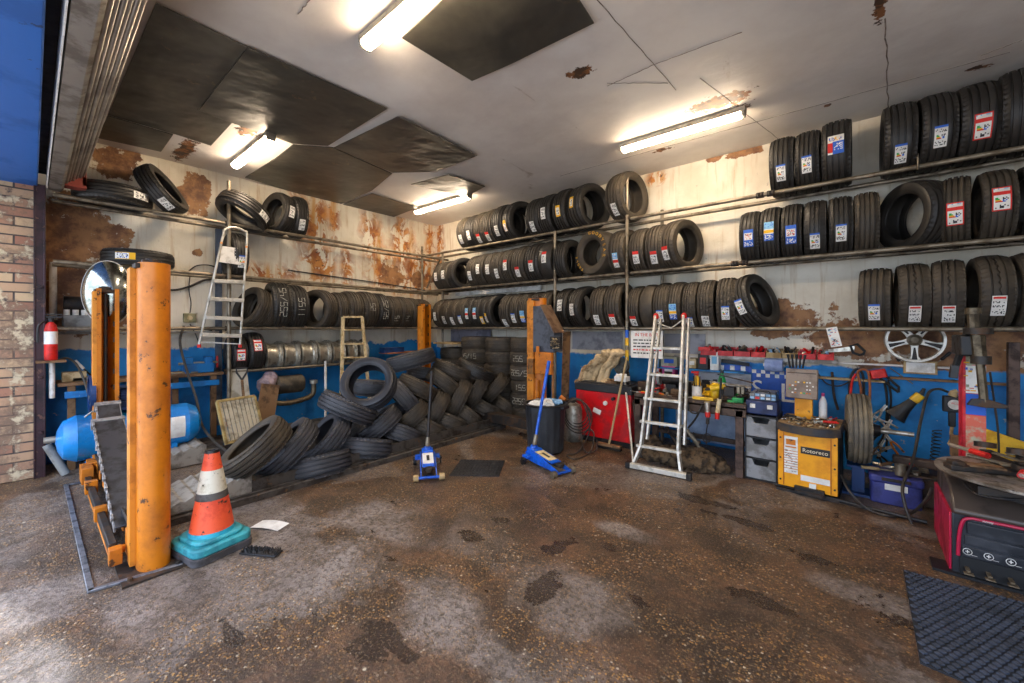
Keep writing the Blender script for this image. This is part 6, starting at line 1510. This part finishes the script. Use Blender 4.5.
ttc = Vector((.34, .13, .60))
tt = MB().lathe([(0,0),(.37,0),(.39,.008),(.39,.022),(.37,.027),(0,.027)], 48, M=Tr(ttc)).build('turntable', mat('turntable_steel','9a9186','5e5348',rough=.4,metal=.4,sc=8,c3='3a2f26',sc3=14,lo3=.6,hi3=.66), tc)
for k in range(4):
    M = Tr(ttc) @ Rt(rz=90*k+20); MB().box((.2,0,.045), (.34,.08,.03), M=M).box((.33,0,.065), (.06,.06,.04), M=M).build('clamp_jaw', M_DSTEEL, tt, bev=.004)
MB().lathe([(0,0),(.16,0),(.14,.12),(0,.12)], 28, M=Tr((.34,.16,.49))).build('table_hub', M_BLACKM, tc)
MB().box((.25,-.03,.555), (.3,.16,.055)).box((.33,-.12,.56), (.06,.02,.07)).tube(curve_pts([(.06,-.02,.56),(.1,-.1,.53),(.2,-.13,.54),(.3,-.12,.56)]), .008, n=8).build('air_cylinder', M_BLACKM, tc, bev=.004)
Mw = (Tr(f0) @ Rt(rz=ang)); Mi = Mw.inverted()
def tcp(px, py, y): return Mi @ pY(px, py, y)
# column and hexagonal shaft
ycol = -1.22
c0_, c1_ = tcp(973,460,ycol), tcp(972,352,ycol)
wcol = (pY(985,400,ycol)-pY(961,400,ycol)).length
zc0, zc1 = .55, pY(972,350,ycol).z
m = MB().box((0,0,(zc0+zc1)/2), (wcol,.12,zc1-zc0)); cxy = tcp(972,400,ycol)
col_ = m.build('column', mat('column_red','d81f2e','a81420',rough=.35,sc=5), tc, loc=(cxy.x, cxy.y, 0), rot=(0,0,-ang), bev=.006)
m = MB(); zz = [zc0+.02, zc0+.33, zc0+.335, zc0+.48, zc0+.485, zc0+.68, zc0+.685, zc1-.02]
for i, mi in enumerate((1, 2, 0, 3)):
    a, b = zz[2*i], zz[2*i+1]; m.box((.008,-.062,(a+b)/2), (wcol*.82,.004,b-a), mi=mi)
rnd = random.Random(3)
for k in range(30): m.box((rnd.uniform(-.04,.05),-.0655,rnd.uniform(zc0+.5,zc1-.03)), (rnd.uniform(.01,.03),.001,rnd.uniform(.006,.02)), mi=rnd.randrange(5))
m.build('column_stickers', [M_CARD, mat('faded_red','d8664e','b8bca0',rough=.6,sc=9), M_INKB, mat('faded_poster','b9b79c','6a705a',rough=.6,sc=14), M_INKY], col_)
ysh = -1.45
s0, s1 = tcp(977,401,ysh), tcp(970,312,ysh)
m = MB().cyl(tcp(984,402,ysh), tcp(980,362,ysh), .022, n=6).cyl(tcp(980,362,ysh), tcp(977,335,ysh), .035, n=6).cyl(tcp(974,328,ysh), tcp(973,312,ysh), .03, n=8).cyl(tcp(973,314,ysh), tcp(973,308,ysh), .04, n=16)
m.build('hexagonal_shaft', mat('brass_steel','6a5f4c','453c30',rough=.4,metal=.6,sc=9), tc)
MB().cyl(tcp(978,334,ysh), tcp(978,328,ysh), .07, n=24).build('collar', M_DSTEEL, tc); MB().cyl(tcp(981,364,ysh), tcp(981,356,ysh), .048, n=20).build('collar', M_DSTEEL, tc)
m = MB().box((0,0,0), (.12,.3,.14)).build('swing_arm', M_BLACKM, tc, loc=tcp(968,345,-1.3), rot=(0,0,-ang), bev=.01)
m = MB(); bar(m, tcp(953,374,-1.35), tcp(968,330,-1.32), .03, .03); bar(m, tcp(953,378,-1.35), tcp(955,365,-1.35), .05, .04); m.build('lever', M_BLACK, tc, bev=.003)
m = MB().prism([(-.08,-.02),(.0,-.03),(.09,-.025),(.1,-.005),(.0,.03),(-.06,.02)], -.02, .02, M=Matrix(((1,0,0,0),(0,0,1,0),(0,1,0,0),(0,0,0,1)))); m.build('mount_head', M_DSTEEL, tc, loc=tcp(985,403,ysh), bev=.003)
cable('air_line', 'thin black air line hanging from the changer arm beside the column', [pY(990,372,-1.1), pY(994,400,-1.1), pY(998,430,-1.15), pY(999,458,-1.2)], .006)
# junk on the turntable
rnd = random.Random(44)
for k in range(16):
    a = rnd.uniform(0, 2*PI); r = rnd.uniform(.03,.3); p = Mw @ (ttc + Vector((r*math.cos(a), r*math.sin(a), .07+.005*k)))
    kd = k % 4; rz = rnd.uniform(0,180)
    if kd == 0: o = MB().box((0,0,0), (rnd.uniform(.15,.3),.035,.012)).build('tyre_lever', M_STEEL, loc=p, rot=(rnd.uniform(-4,4),rnd.uniform(-4,4),rz), bev=.003); tag(o, 'flat steel tyre lever in the pile on the changer turntable', 'tyre lever', 'tyre levers on the changer')
    elif kd == 1: o = MB().box((0,0,0), (.14,.09,.01)).build('card_scrap', M_WOOD if k % 8 else M_CARD, loc=p, rot=(rnd.uniform(-10,10),rnd.uniform(-10,10),rz)); tag(o, 'scrap of card in the pile on the changer turntable', 'scrap', 'scraps on the changer')
    elif kd == 2: o = MB().cyl((-.12,0,0), (.12,0,0), .012, n=10).cyl((-.12,0,0), (-.02,0,0), .018, n=10, mi=1).build('pry_bar', [M_CHROME, M_REDP], loc=p, rot=(0,0,rz)); tag(o, 'pry bar with red grip in the pile on the changer turntable', 'bar', 'pry bars on the changer')
    else: o = MB().lathe([(.02,0),(.05,0),(.05,.03),(.04,.03),(.04,.01),(.02,.01)], 18, closed=True).build('ring_part', M_DSTEEL, loc=p, rot=(rnd.uniform(-8,8),0,0)); tag(o, 'dark metal ring in the pile on the changer turntable', 'ring', 'rings on the changer')
tag(MB().rbox((0,0,.08), (.24,.03,.2), .012).build('cardboard_box', M_YEL, loc=pY(996,452,-.8)+Vector((0,0,-.04)), rot=(0,20,0), bev=.004), 'yellow orange carton panel standing behind the changer turntable', 'carton')
tag(MB().box((0,0,.08), (.1,.08,.16)).build('cardboard_box', M_WOOD, loc=pY(960,452,-.95)+Vector((0,0,-.04)), bev=.004), 'small brown carton behind the changer column', 'carton')
# ================================================================== LEFT WALL: COMPRESSOR, BENCH, EXTINGUISHER, MIRROR
p0, p1 = pX(64,441,.85), pX(194,440,.85)
cp = thing('air_compressor', 'blue horizontal air compressor tank behind the near lift posts', 'compressor', (.85, (p0.y+p1.y)/2, .40))
Lc = (p1.y-p0.y); rc_ = .225
M_CB = mat('compressor_blue', '1a8ad6', '1470b4', rough=.22, sc=3, c3='3a3a3c', sc3=9, lo3=.7, hi3=.74, bump=.03)
prof = [(0,-Lc/2-.06),(.1,-Lc/2-.045),(.18,-Lc/2-.01),(rc_,-Lc/2+.07)] + [(rc_,-Lc/2+.075),(rc_+.003,-Lc/2+.08),(rc_,-Lc/2+.085)] + [(rc_,Lc/2-.085),(rc_+.003,Lc/2-.08),(rc_,Lc/2-.075),(rc_,Lc/2-.07),(.18,Lc/2+.01),(.1,Lc/2+.045),(0,Lc/2+.06)]
MB().lathe(prof, 40, M=Rt(rx=-90)).build('tank', M_CB, cp)
for y in (-Lc/2+.2, Lc/2-.2):
    MB().box((0,y,-.29), (.3,.05,.22)).build('foot', M_CB, cp, bev=.004)
pl_ = pX(103,440,.85)
a = [(rc_+.002)]
m = MB(); k = 6
for i in range(k):
    t0 = R_(-30+60*i/k); t1 = R_(-30+60*(i+1)/k); r = rc_+.003
    m.add([(r*math.cos(t0),-.07,r*math.sin(t0)),(r*math.cos(t0),.07,r*math.sin(t0)),(r*math.cos(t1),.07,r*math.sin(t1)),(r*math.cos(t1),-.07,r*math.sin(t1))], [(0,1,2,3)])
m.build('white_label', M_CARD, cp, loc=(0, pl_.y-cp.location.y-.0, 0))
pl2 = pX(173,440,.85); m2 = bpy.data.objects.new('white_label', bpy.data.objects['white_label'].data); COL.objects.link(m2); m2.parent = cp; m2.location = (0, pl2.y-cp.location.y, 0)
m = MB().box((0,0,rc_+.03), (.25,.5,.02)).box((-.0,.0,rc_+.13), (.2,.24,.2))
for kf in range(7): m.box((0,.0,rc_+.1+kf*.025), (.24,.28,.006))
m.build('pump', mat('deep_blue','1b4a8c'), cp, bev=.003)
fw = MB().lathe([(.17,-.02),(.19,-.02),(.19,.02),(.17,.02)], 28, closed=True, M=Tr((0,-.32,rc_+.2)) @ Rt(rx=90))
for kk_ in range(5): bar(fw, (0,-.32,rc_+.2), (.18*math.cos(kk_*PI*.4),-.32,rc_+.2+.18*math.sin(kk_*PI*.4)), .02, .03)
fw.build('flywheel', mat('deep_blue','1b4a8c'), cp)
MB().tube(curve_pts([(.05,-.1,rc_+.02),(.12,-.2,rc_+.08),(.15,-.3,rc_+.06),(.18,-.38,rc_)]), .008, n=8).cyl((.0,-Lc/2-.05,.02), (.0,-Lc/2-.13,.02), .03, n=12).build('pipework', M_CHROME, cp)
# long worktop on the stained wall, shelf and boards
ysA, ysB = -5.35, pX(222,380,.4).y
z1_ = pX(100,382,.45).z
wt = thing('wall_bench', 'long blue and brown wooden bench fixed along the stained wall', 'bench', (0,0,0))
MB().box((.26,(ysA+ysB)/2,z1_), (.44,ysB-ysA,.035)).build('top', M_WOOD, wt, bev=.004)
MB().box((.47,(ysA+ysB)/2,z1_-.11), (.03,ysB-ysA-.1,.07)).build('front_board', M_BLUE, wt, bev=.004)
for y in (ysA+.1, -4.4, ysB-.1): MB().box((.42,y,(z1_-.02)/2), (.06,.06,z1_-.02)).build('leg', M_WOOD, wt, bev=.004)
zs2 = pX(80,333,.25).z
tag(MB().box((.14,(ysA+ysB)/2-.0,zs2), (.26,ysB-ysA,.025)).build('wall_shelf', mat('grey_ledge','9a968e','6a645a',rough=.5,sc=6)), 'grey shelf on the stained wall holding the dark machine', 'shelf')
def onshelf(px, z, x=.2): return Vector((x, pX(px, 330, x).y, z))
mc = thing('pump_unit', 'grey motor unit with white caps standing on the wall shelf', 'motor', tuple(onshelf(80, zs2+.013)), (0,0,0))
MB().box((0,0,.09), (.2,.26,.18)).build('base_box', M_GREY, mc, bev=.01)
m = MB()
for k in range(4): m.cyl((.04,-.1+.065*k,.18), (.04,-.1+.065*k,.24), .025, n=12)
m.build('white_cap', M_WHITE, mc)
MB().cyl((-.05,-.12,.3), (-.05,.14,.3), .09, n=20).box((-.04,.02,.22), (.1,.2,.1)).build('black_motor', M_BLACKM, mc)
# bench things
for k, (px, mt_, lab) in enumerate(((74,M_WHITE,'white box on the wall bench behind the extinguisher'),(94,M_LBLUE,'pale metal tray on the wall bench beside the lift post'))):
    p = onshelf(px, z1_+.018, .3); tag(MB().box((0,0,.05-.03*k), (.14,.18+.15*k,.1-.06*k)).build('box' if k == 0 else 'tray', [M_CREAM, M_GREY][k], loc=p, bev=.005).__class__ and bpy.data.objects[('bench_box' if False else ('box' if k == 0 else 'tray'))], lab, 'box' if k == 0 else 'tray') if False else tag(MB().box((0,0,.05-.03*k), (.14,.18+.15*k,.1-.06*k)).build(['storage_box','metal_tray'][k], [M_CREAM, M_GREY][k], loc=p, bev=.005), lab, ['box','tray'][k])
a, b = onshelf(75, z1_+.02, .33), onshelf(90, z1_+.2, .1); a.z = z1_+.24; b = onshelf(94, z1_+.03, .3)
tag(MB().cyl(a, b, .008, n=8).cyl(a, a.lerp(b,.45), .013, n=8, mi=1).build('paint_brush', [M_BLACKM, M_WHITE]), 'thin white rod leaning on the blue wall above the bench', 'rod')
# blue lower boards on the bench (vice and clutter near ladder foot)
v = thing('bench_vice', 'blue painted vice with red end on the wall bench below the step ladder', 'vice', tuple(onshelf(198, z1_+.018, .3)))
MB().box((0,0,.06), (.2,.3,.12)).box((.02,-.1,.15), (.12,.08,.1)).box((.02,.1,.15), (.12,.08,.1)).build('body', M_BLUE, v, bev=.008)
MB().cyl((.02,-.2,.12), (.02,.2,.12), .018, n=10).build('screw', M_CHROME, v)
MB().cyl((.02,.2,.05), (.02,.2,.2), .012, n=8).build('red_bar', M_REDP, v)
for k, (px, mt_, L, lab) in enumerate(((172,M_STEEL,.5,'long grey flat bar lying on the wall bench'),(182,M_YEL,.25,'yellow folding rule on the wall bench'),(190,M_BLACKM,.3,'black tongs lying on the wall bench'),(178,M_WOOD,.4,'brown stick lying on the wall bench'))):
    tag(MB().box((0,0,.01), (.03,L,.02)).build(['flat_bar','folding_rule','tongs','stick'][k], mt_, loc=onshelf(px, z1_+.02+.0*k, .36-.05*k), rot=(0,0,5*k-8), bev=.002), lab, ['bar','rule','tongs','stick'][k])
# fire extinguisher
fe = thing('fire_extinguisher', 'red fire extinguisher with cream band standing on the bench beside the jamb', 'fire extinguisher', tuple(pX(51,361,.58)))
fe.location.z = pX(51,360,.58).z
hh_ = pX(52,322,.55).z - fe.location.z; rr_ = .046
MB().lathe([(0,0),(rr_*.9,0),(rr_,.01),(rr_,hh_*.8),(rr_*.8,hh_*.92),(rr_*.35,hh_),(0,hh_)], 24).build('cylinder', M_REDP, fe)
MB().lathe([(rr_+.001,hh_*.42),(rr_+.001,hh_*.75)], 24).build('label_band', M_CARD, fe)
MB().cyl((0,0,hh_), (0,0,hh_+.04), .02, n=10).box((.02,.02,hh_+.05), (.03,.11,.015)).box((.02,.02,hh_+.075), (.03,.12,.01)).tube(curve_pts([(0,-.02,hh_+.02),(.05,-.08,hh_-.04),(.03,-.085,hh_-.2)]), .01, n=8).build('valve', M_BLACK, fe)
fe_s = MB().box((0,0,-.012), (.25,.2,.02)); tag(fe_s.build('bracket', M_WOOD, loc=fe.location), 'small wooden bracket shelf under the fire extinguisher', 'bracket')
p = pX(53,290,.05); tag(MB().cyl((0,0,-.32), (0,0,.3), .03, n=14).build('white_pipe', M_WHITE, loc=(.06, p.y, p.z)), 'short white pipe on the wall above the fire extinguisher', 'pipe')
tag(MB().cyl(pX(52,360,.5)+Vector((0,0,-.02)), pX(52,398,.5), .022, n=12).build('white_pipe', M_WHITE), 'white waste pipe running down below the fire extinguisher', 'pipe')
a, b = pX(47,445,.62), pZ(66,474,0.02); tag(MB().cyl(a, b, .035, n=18).build('grey_tube', M_GREY), 'grey plastic tube leaning on the jamb before the compressor', 'tube')
tag(MB().lathe([(.0,0),(.045,0),(.045,.18),(.04,.18),(.04,.01),(0,.01)], 20).build('blue_cup', M_LBLUE if False else M_CB, loc=pZ(84,480,0)+Vector((0,.05,0))), 'small blue canister on the floor beside the lift carriage', 'canister')
# convex mirror behind the near posts
pm = pX(108,293,.75)
mr = thing('convex_mirror', 'large oval convex mirror with pale rim behind the near lift posts', 'mirror', tuple(pm))
rw = abs((pX(134,293,.75)-pX(81,293,.75)).y)/2; rh = (pX(108,262,.75)-pX(108,326,.75)).z/2
prof = [(math.sin(R_(a))/math.sin(R_(62)), (math.cos(R_(a))-math.cos(R_(62)))*.55) for a in range(0, 63, 4)]
n = NT('mirror_face'); n.col(n.mix(n.ramp(n.noise(n.coord(), 9, 6, .7), .45, .6), lin('c4c8c0'), lin('8f9488'))); n.b.inputs['Metallic'].default_value = 1; n.rough(.14)
Mm = Rt(rz=-14) @ Rt(ry=90) @ Matrix.Diagonal((rh, rw, .3, 1))
MB().lathe(prof, 48, M=Mm).build('mirror_dome', n.m, mr, smooth=80)
MB().lathe([(1.0,0),(1.02,-.02),(1.02,-.1),(.95,-.14),(0,-.2)], 48, M=Mm).build('shell', M_WHITE, mr, smooth=80)
MB().cyl((-.05,0,0), (-.68,.12,0), .02, n=10).build('bracket', M_DSTEEL, mr)
# socket and cables on the wall
sk = thing('wall_socket', 'small cream wall socket box below the lower cable', 'socket', (0,pX(189,318,0).y,pX(189,318,0).z))
MB().box((.025,0,0), (.05,.13,.12)).build('box', mat('aged_cream','a8a078','7e7654',rough=.6), sk, bev=.006); MB().cyl((.05,0,0), (.058,0,0), .03, n=16).build('round_cover', M_CREAM, sk)
cable('wall_cable', 'black cable drooping along the stained wall under the middle rails', [pX(x, y, .03) for x, y in ((150,287),(172,290),(188,287),(205,280),(222,280))], .013)
cable('wall_cable', 'thin cable looping above the middle rails of the stained wall', [pX(x, y, .03) for x, y in ((188,272),(196,266),(208,265),(218,268))], .008)
cable('wall_cable', 'vertical cable down to the wall socket', [pX(x, y, .03) for x, y in ((190,276),(189,290),(191,303),(190,313))], .006)
cable('wall_cable', 'cable from the wall socket down to the blue vice', [pX(x, y, .04) for x, y in ((190,324),(195,333),(199,343))], .006)
cable('wall_cable', 'fine cable stretched along the rusty wall towards the corner', [pX(x, y, .02) for x, y in ((288,270),(330,276),(380,283),(425,290))], .009)
cable('air_hose', 'dark hose curving over the bench and down to the cone', [pX(184,326,.3), pX(180,342,.35), pX(186,368,.5), pX(196,398,.7), pX(202,425,.9), pX(215,442,1.3), pX(228,452,1.6)], .014)
cable('air_hose', 'dark hose arching from the wall over the blue vice', [pX(183,330,.3), pX(188,327,.3), pX(200,328,.32), pX(212,330,.3)], .013)
cable('air_hose', 'grey red cable drooping from bench to the compressor', [pX(56,362,.5), pX(66,358,.5), pX(76,364,.5), pX(84,380,.6), pX(90,400,.7), pX(92,410,.8)], .01)
a = pX(219,300,.05)
tag(MB().box((0,0,0), (.05,.07,2.7)).build('trunking', mat('grey_trunk','5f6672','454a54',rough=.5,sc=6), loc=(.03, a.y, 1.5)), 'grey vertical cable trunking on the stained wall behind the upright', 'trunking')
# slatted panel, shovel, exhaust box, cardboard
def tilt_panel(name, label, cat, c, w, h, mt_, mt2, rot):
    t = thing(name, label, cat, tuple(c), rot)
    m = MB().box((0,-w/2,h/2), (.03,.03,h)).box((0,w/2,h/2), (.03,.03,h)).box((0,0,.015), (.03,w,.03)).box((0,0,h), (.03,w,.03)); m.build('frame', mt_, t, bev=.003)
    m = MB()
    for k in range(9): m.box((0,-w/2+w*(k+.5)/9,h/2), (.012,w/11,h-.02))
    m.build('slats', mt2, t); return t
pq = pX(246,440,1.35)
tilt_panel('slatted_panel', 'dirty pale slatted panel leaning below the low tyre shelf', 'panel', pq, .42, .5, mat('old_brass','a89058','6e5c38',rough=.5,sc=8), mat('pale_slats','b8ae98','8a806c',rough=.6,sc=8), (0,-22,14))
sv = thing('shovel', 'shovel with black D handle standing behind the slatted panel', 'shovel')
a, b = pX(247,410,.9), pX(242,380,.75)
MB().cyl(a+Vector((.05,0,-.5)), b, .016, n=10).build('shaft', M_WOOD, sv); c = pX(242,372,.72)
MB().tube([b, c+Vector((0,-.06,.0)), c+Vector((0,-.06,.05)), c+Vector((0,.06,.05)), c+Vector((0,.06,0)), b], .012, n=8).build('grip', M_BLACK, sv)
MB().box((0,0,0), (.02,.2,.28)).build('blade', M_STEEL, sv, loc=a+Vector((.08,0,-.6)), rot=(0,8,0))
tag(MB().box((0,0,0), (.02,.22,.7)).build('pale_plank', mat('pale_plank','bdb6a6','8f8776',rough=.7,sc=6), loc=pX(240,395,.55), rot=(4,-8,0)), 'pale board standing behind the shovel', 'board')
tag(MB().box((0,0,.3), (.03,.22,.6)).build('brown_board', M_WOOD, loc=pX(263,430,.8), rot=(-12,-10,0)), 'brown board leaning beside the slatted panel', 'board')
ex = thing('exhaust_silencer', 'dark oval exhaust silencer with curved pipe hanging under the low shelf', 'exhaust', tuple(pX(290,384,.45)))
MB().lathe([(0,-.2),(.1,-.19),(.13,-.16),(.13,.16),(.1,.19),(0,.2)], 28, M=Rt(rx=90) @ Matrix.Diagonal((.7,1,1,1))).build('silencer', mat('sooty_steel','4c463e','6d6252',rough=.45,metal=.5,sc=8), ex)
MB().tube(curve_pts([(0,-.2,0),(.02,-.3,-.03),(.05,-.28,-.2),(.06,-.1,-.26),(.06,.15,-.24),(.05,.3,-.18),(.04,.32,-.02)]), .035, n=12).build('pipe', mat('brass_steel','8a7c60'), ex)
MB().cyl((.04,.32,-.02), (.04,.32,.03), .055, n=16).cyl((.0,-.3,-.12), (.0,-.36,-.25), .018, n=10).build('flange', M_CHROME, ex)
sb_ = blob([(pX(266,385,.5), (.1,.12,.12)), (pX(270,378,.45), (.08,.1,.1))], .014, mat('mauve_sack','9a8a94','6e626a',rough=.7,sc=7), 'crumpled_bag', 3)
tag(sb_, 'crumpled mauve plastic bag hanging beside the exhaust silencer', 'bag')
tag(MB().box((0,0,0), (.3,.9,.02)).build('cardboard_sheet', mat('brown_card','9a5f3a','6e4228',rough=.8,sc=5), loc=pX(405,352,.45), rot=(0,0,2)), 'brown cardboard lying on the low shelf end near the far lift post', 'cardboard')
tag(MB().box((0,0,0), (.16,.4,.09)).build('blue_box', mat('deep_blue','1b4a8c'), loc=pX(392,351,.42)+Vector((0,0,.02))), 'dark blue box on the cardboard at the low shelf end', 'box')
# scrap between compressor and ramps
rnd = random.Random(77)
names = [('gear_part','rusty machine part on the floor beyond the compressor','part',M_DSTEEL),('brick_block','brown wooden block on the floor beyond the compressor','block',M_WOOD)]
for k in range(10):
    p = Vector((rnd.uniform(.3,1.3), rnd.uniform(-4.2,-3.6), 0)); nm, lab, cat, mt_ = names[k % 2]
    o = MB().lathe([(.02,0),(.07,0),(.08,.02),(.07,.05),(.03,.06),(.02,.06)], 14, closed=True) if k % 2 == 0 else MB().box((0,0,.04), (.2,.1,.08))
    tag(o.build(nm, mt_, loc=p, rot=(0,0,rnd.uniform(0,180)), bev=.003), lab, cat, cat+'s on the floor beyond the compressor')
tag(MB().cyl((0,0,0), (0,0,.42), .03, n=12).cyl((0,0,.42), (0,0,.47), .015, n=10, mi=1).build('aerosol_can', [M_CB, M_REDP], loc=pX(227,445,1.1)-Vector((0,0,.2))), 'tall pale blue can standing beside the slatted panel', 'can')
# blue front stand of pipes in the racks: grey lamp strip on middle shelf of back wall
a, b = pY(455,291,-.1), pY(540,289,-.1)
tag(MB().box(((a.x+b.x)/2,-.06,Z2-.06), (b.x-a.x,.05,.09)).build('white_trunking', M_WHITE), 'white cable trunking on the wall between the upper two tyre rows', 'trunking')
tag(MB().box((0,0,0), (1.1,.01,.26)).build('grey_sheet', mat('grey_sheet','8a8894','6d6a76',rough=.6,sc=4), loc=pY(470,336,-.06)), 'grey sheet on the wall above the flat tyre stacks', 'sheet')
# panels of the wall between rack tiers
a, b = pY(572,335,-.03), pY(622,352,-.03)
tag(MB().box(((a.x+b.x)/2,-.015,1.29), (b.x-a.x,.01,.28)).build('grey_sheet', mat('grey_white_sheet','b4b2b6','8e8c92',rough=.6,sc=4)), 'pale grey panel on the wall behind the beige rags', 'sheet')
a, b = pY(664,335,-.03), pY(705,352,-.03)
tag(MB().box(((a.x+b.x)/2,-.015,1.28), (b.x-a.x,.01,.26)).build('grey_sheet', mat('grey_white_sheet','b4b2b6')), 'pale grey panel on the wall behind the ladder top', 'sheet')
# ================================================================== LIGHT AND CAMERA
wd = bpy.data.worlds.new('sky'); S.world = wd; wd.use_nodes = True
nt = wd.node_tree; bg = nt.nodes['Background']
tc = nt.nodes.new('ShaderNodeTexCoord'); sp = nt.nodes.new('ShaderNodeSeparateXYZ'); nt.links.new(tc.outputs['Generated'], sp.inputs[0])
cr = nt.nodes.new('ShaderNodeValToRGB'); nt.links.new(sp.outputs['Z'], cr.inputs[0])
e = cr.color_ramp.elements; e[0].position = 0.0; e[0].color = lin('9aa6b4'); e[1].position = .6; e[1].color = lin('d8e6ff')
nt.links.new(cr.outputs[0], bg.inputs[0]); bg.inputs[1].default_value = 3.4
sn = bpy.data.lights.new('bounce_sun', 'SUN'); sn.energy = 3.0; sn.angle = .03; so = bpy.data.objects.new('bounce_sun', sn); COL.objects.link(so); so.rotation_euler = (R_(14), R_(-52), 0)  # daylight lamp added so bounce off the unseen pavement brightens the ceiling
cd = bpy.data.cameras.new('camera'); cam = bpy.data.objects.new('camera', cd); COL.objects.link(cam); S.camera = cam
cam.location = CAM; cam.rotation_euler = (PI/2, 0, math.atan2(.6417, .767))
cd.sensor_width = 36; cd.lens = F*36/1024; cd.shift_y = -(341.5-HY)/1024; cd.clip_start = .05
S.view_settings.view_transform = 'Standard'; S.view_settings.look = 'None'; S.view_settings.gamma = 1; S.view_settings.exposure = 0.85
S.view_settings.use_curve_mapping = False
S.cycles.use_denoising = True; S.cycles.max_bounces = 7; S.cycles.diffuse_bounces = 5; S.cycles.glossy_bounces = 3
S.cycles.caustics_reflective = False; S.cycles.caustics_refractive = False; S.cycles.sample_clamp_indirect = 6
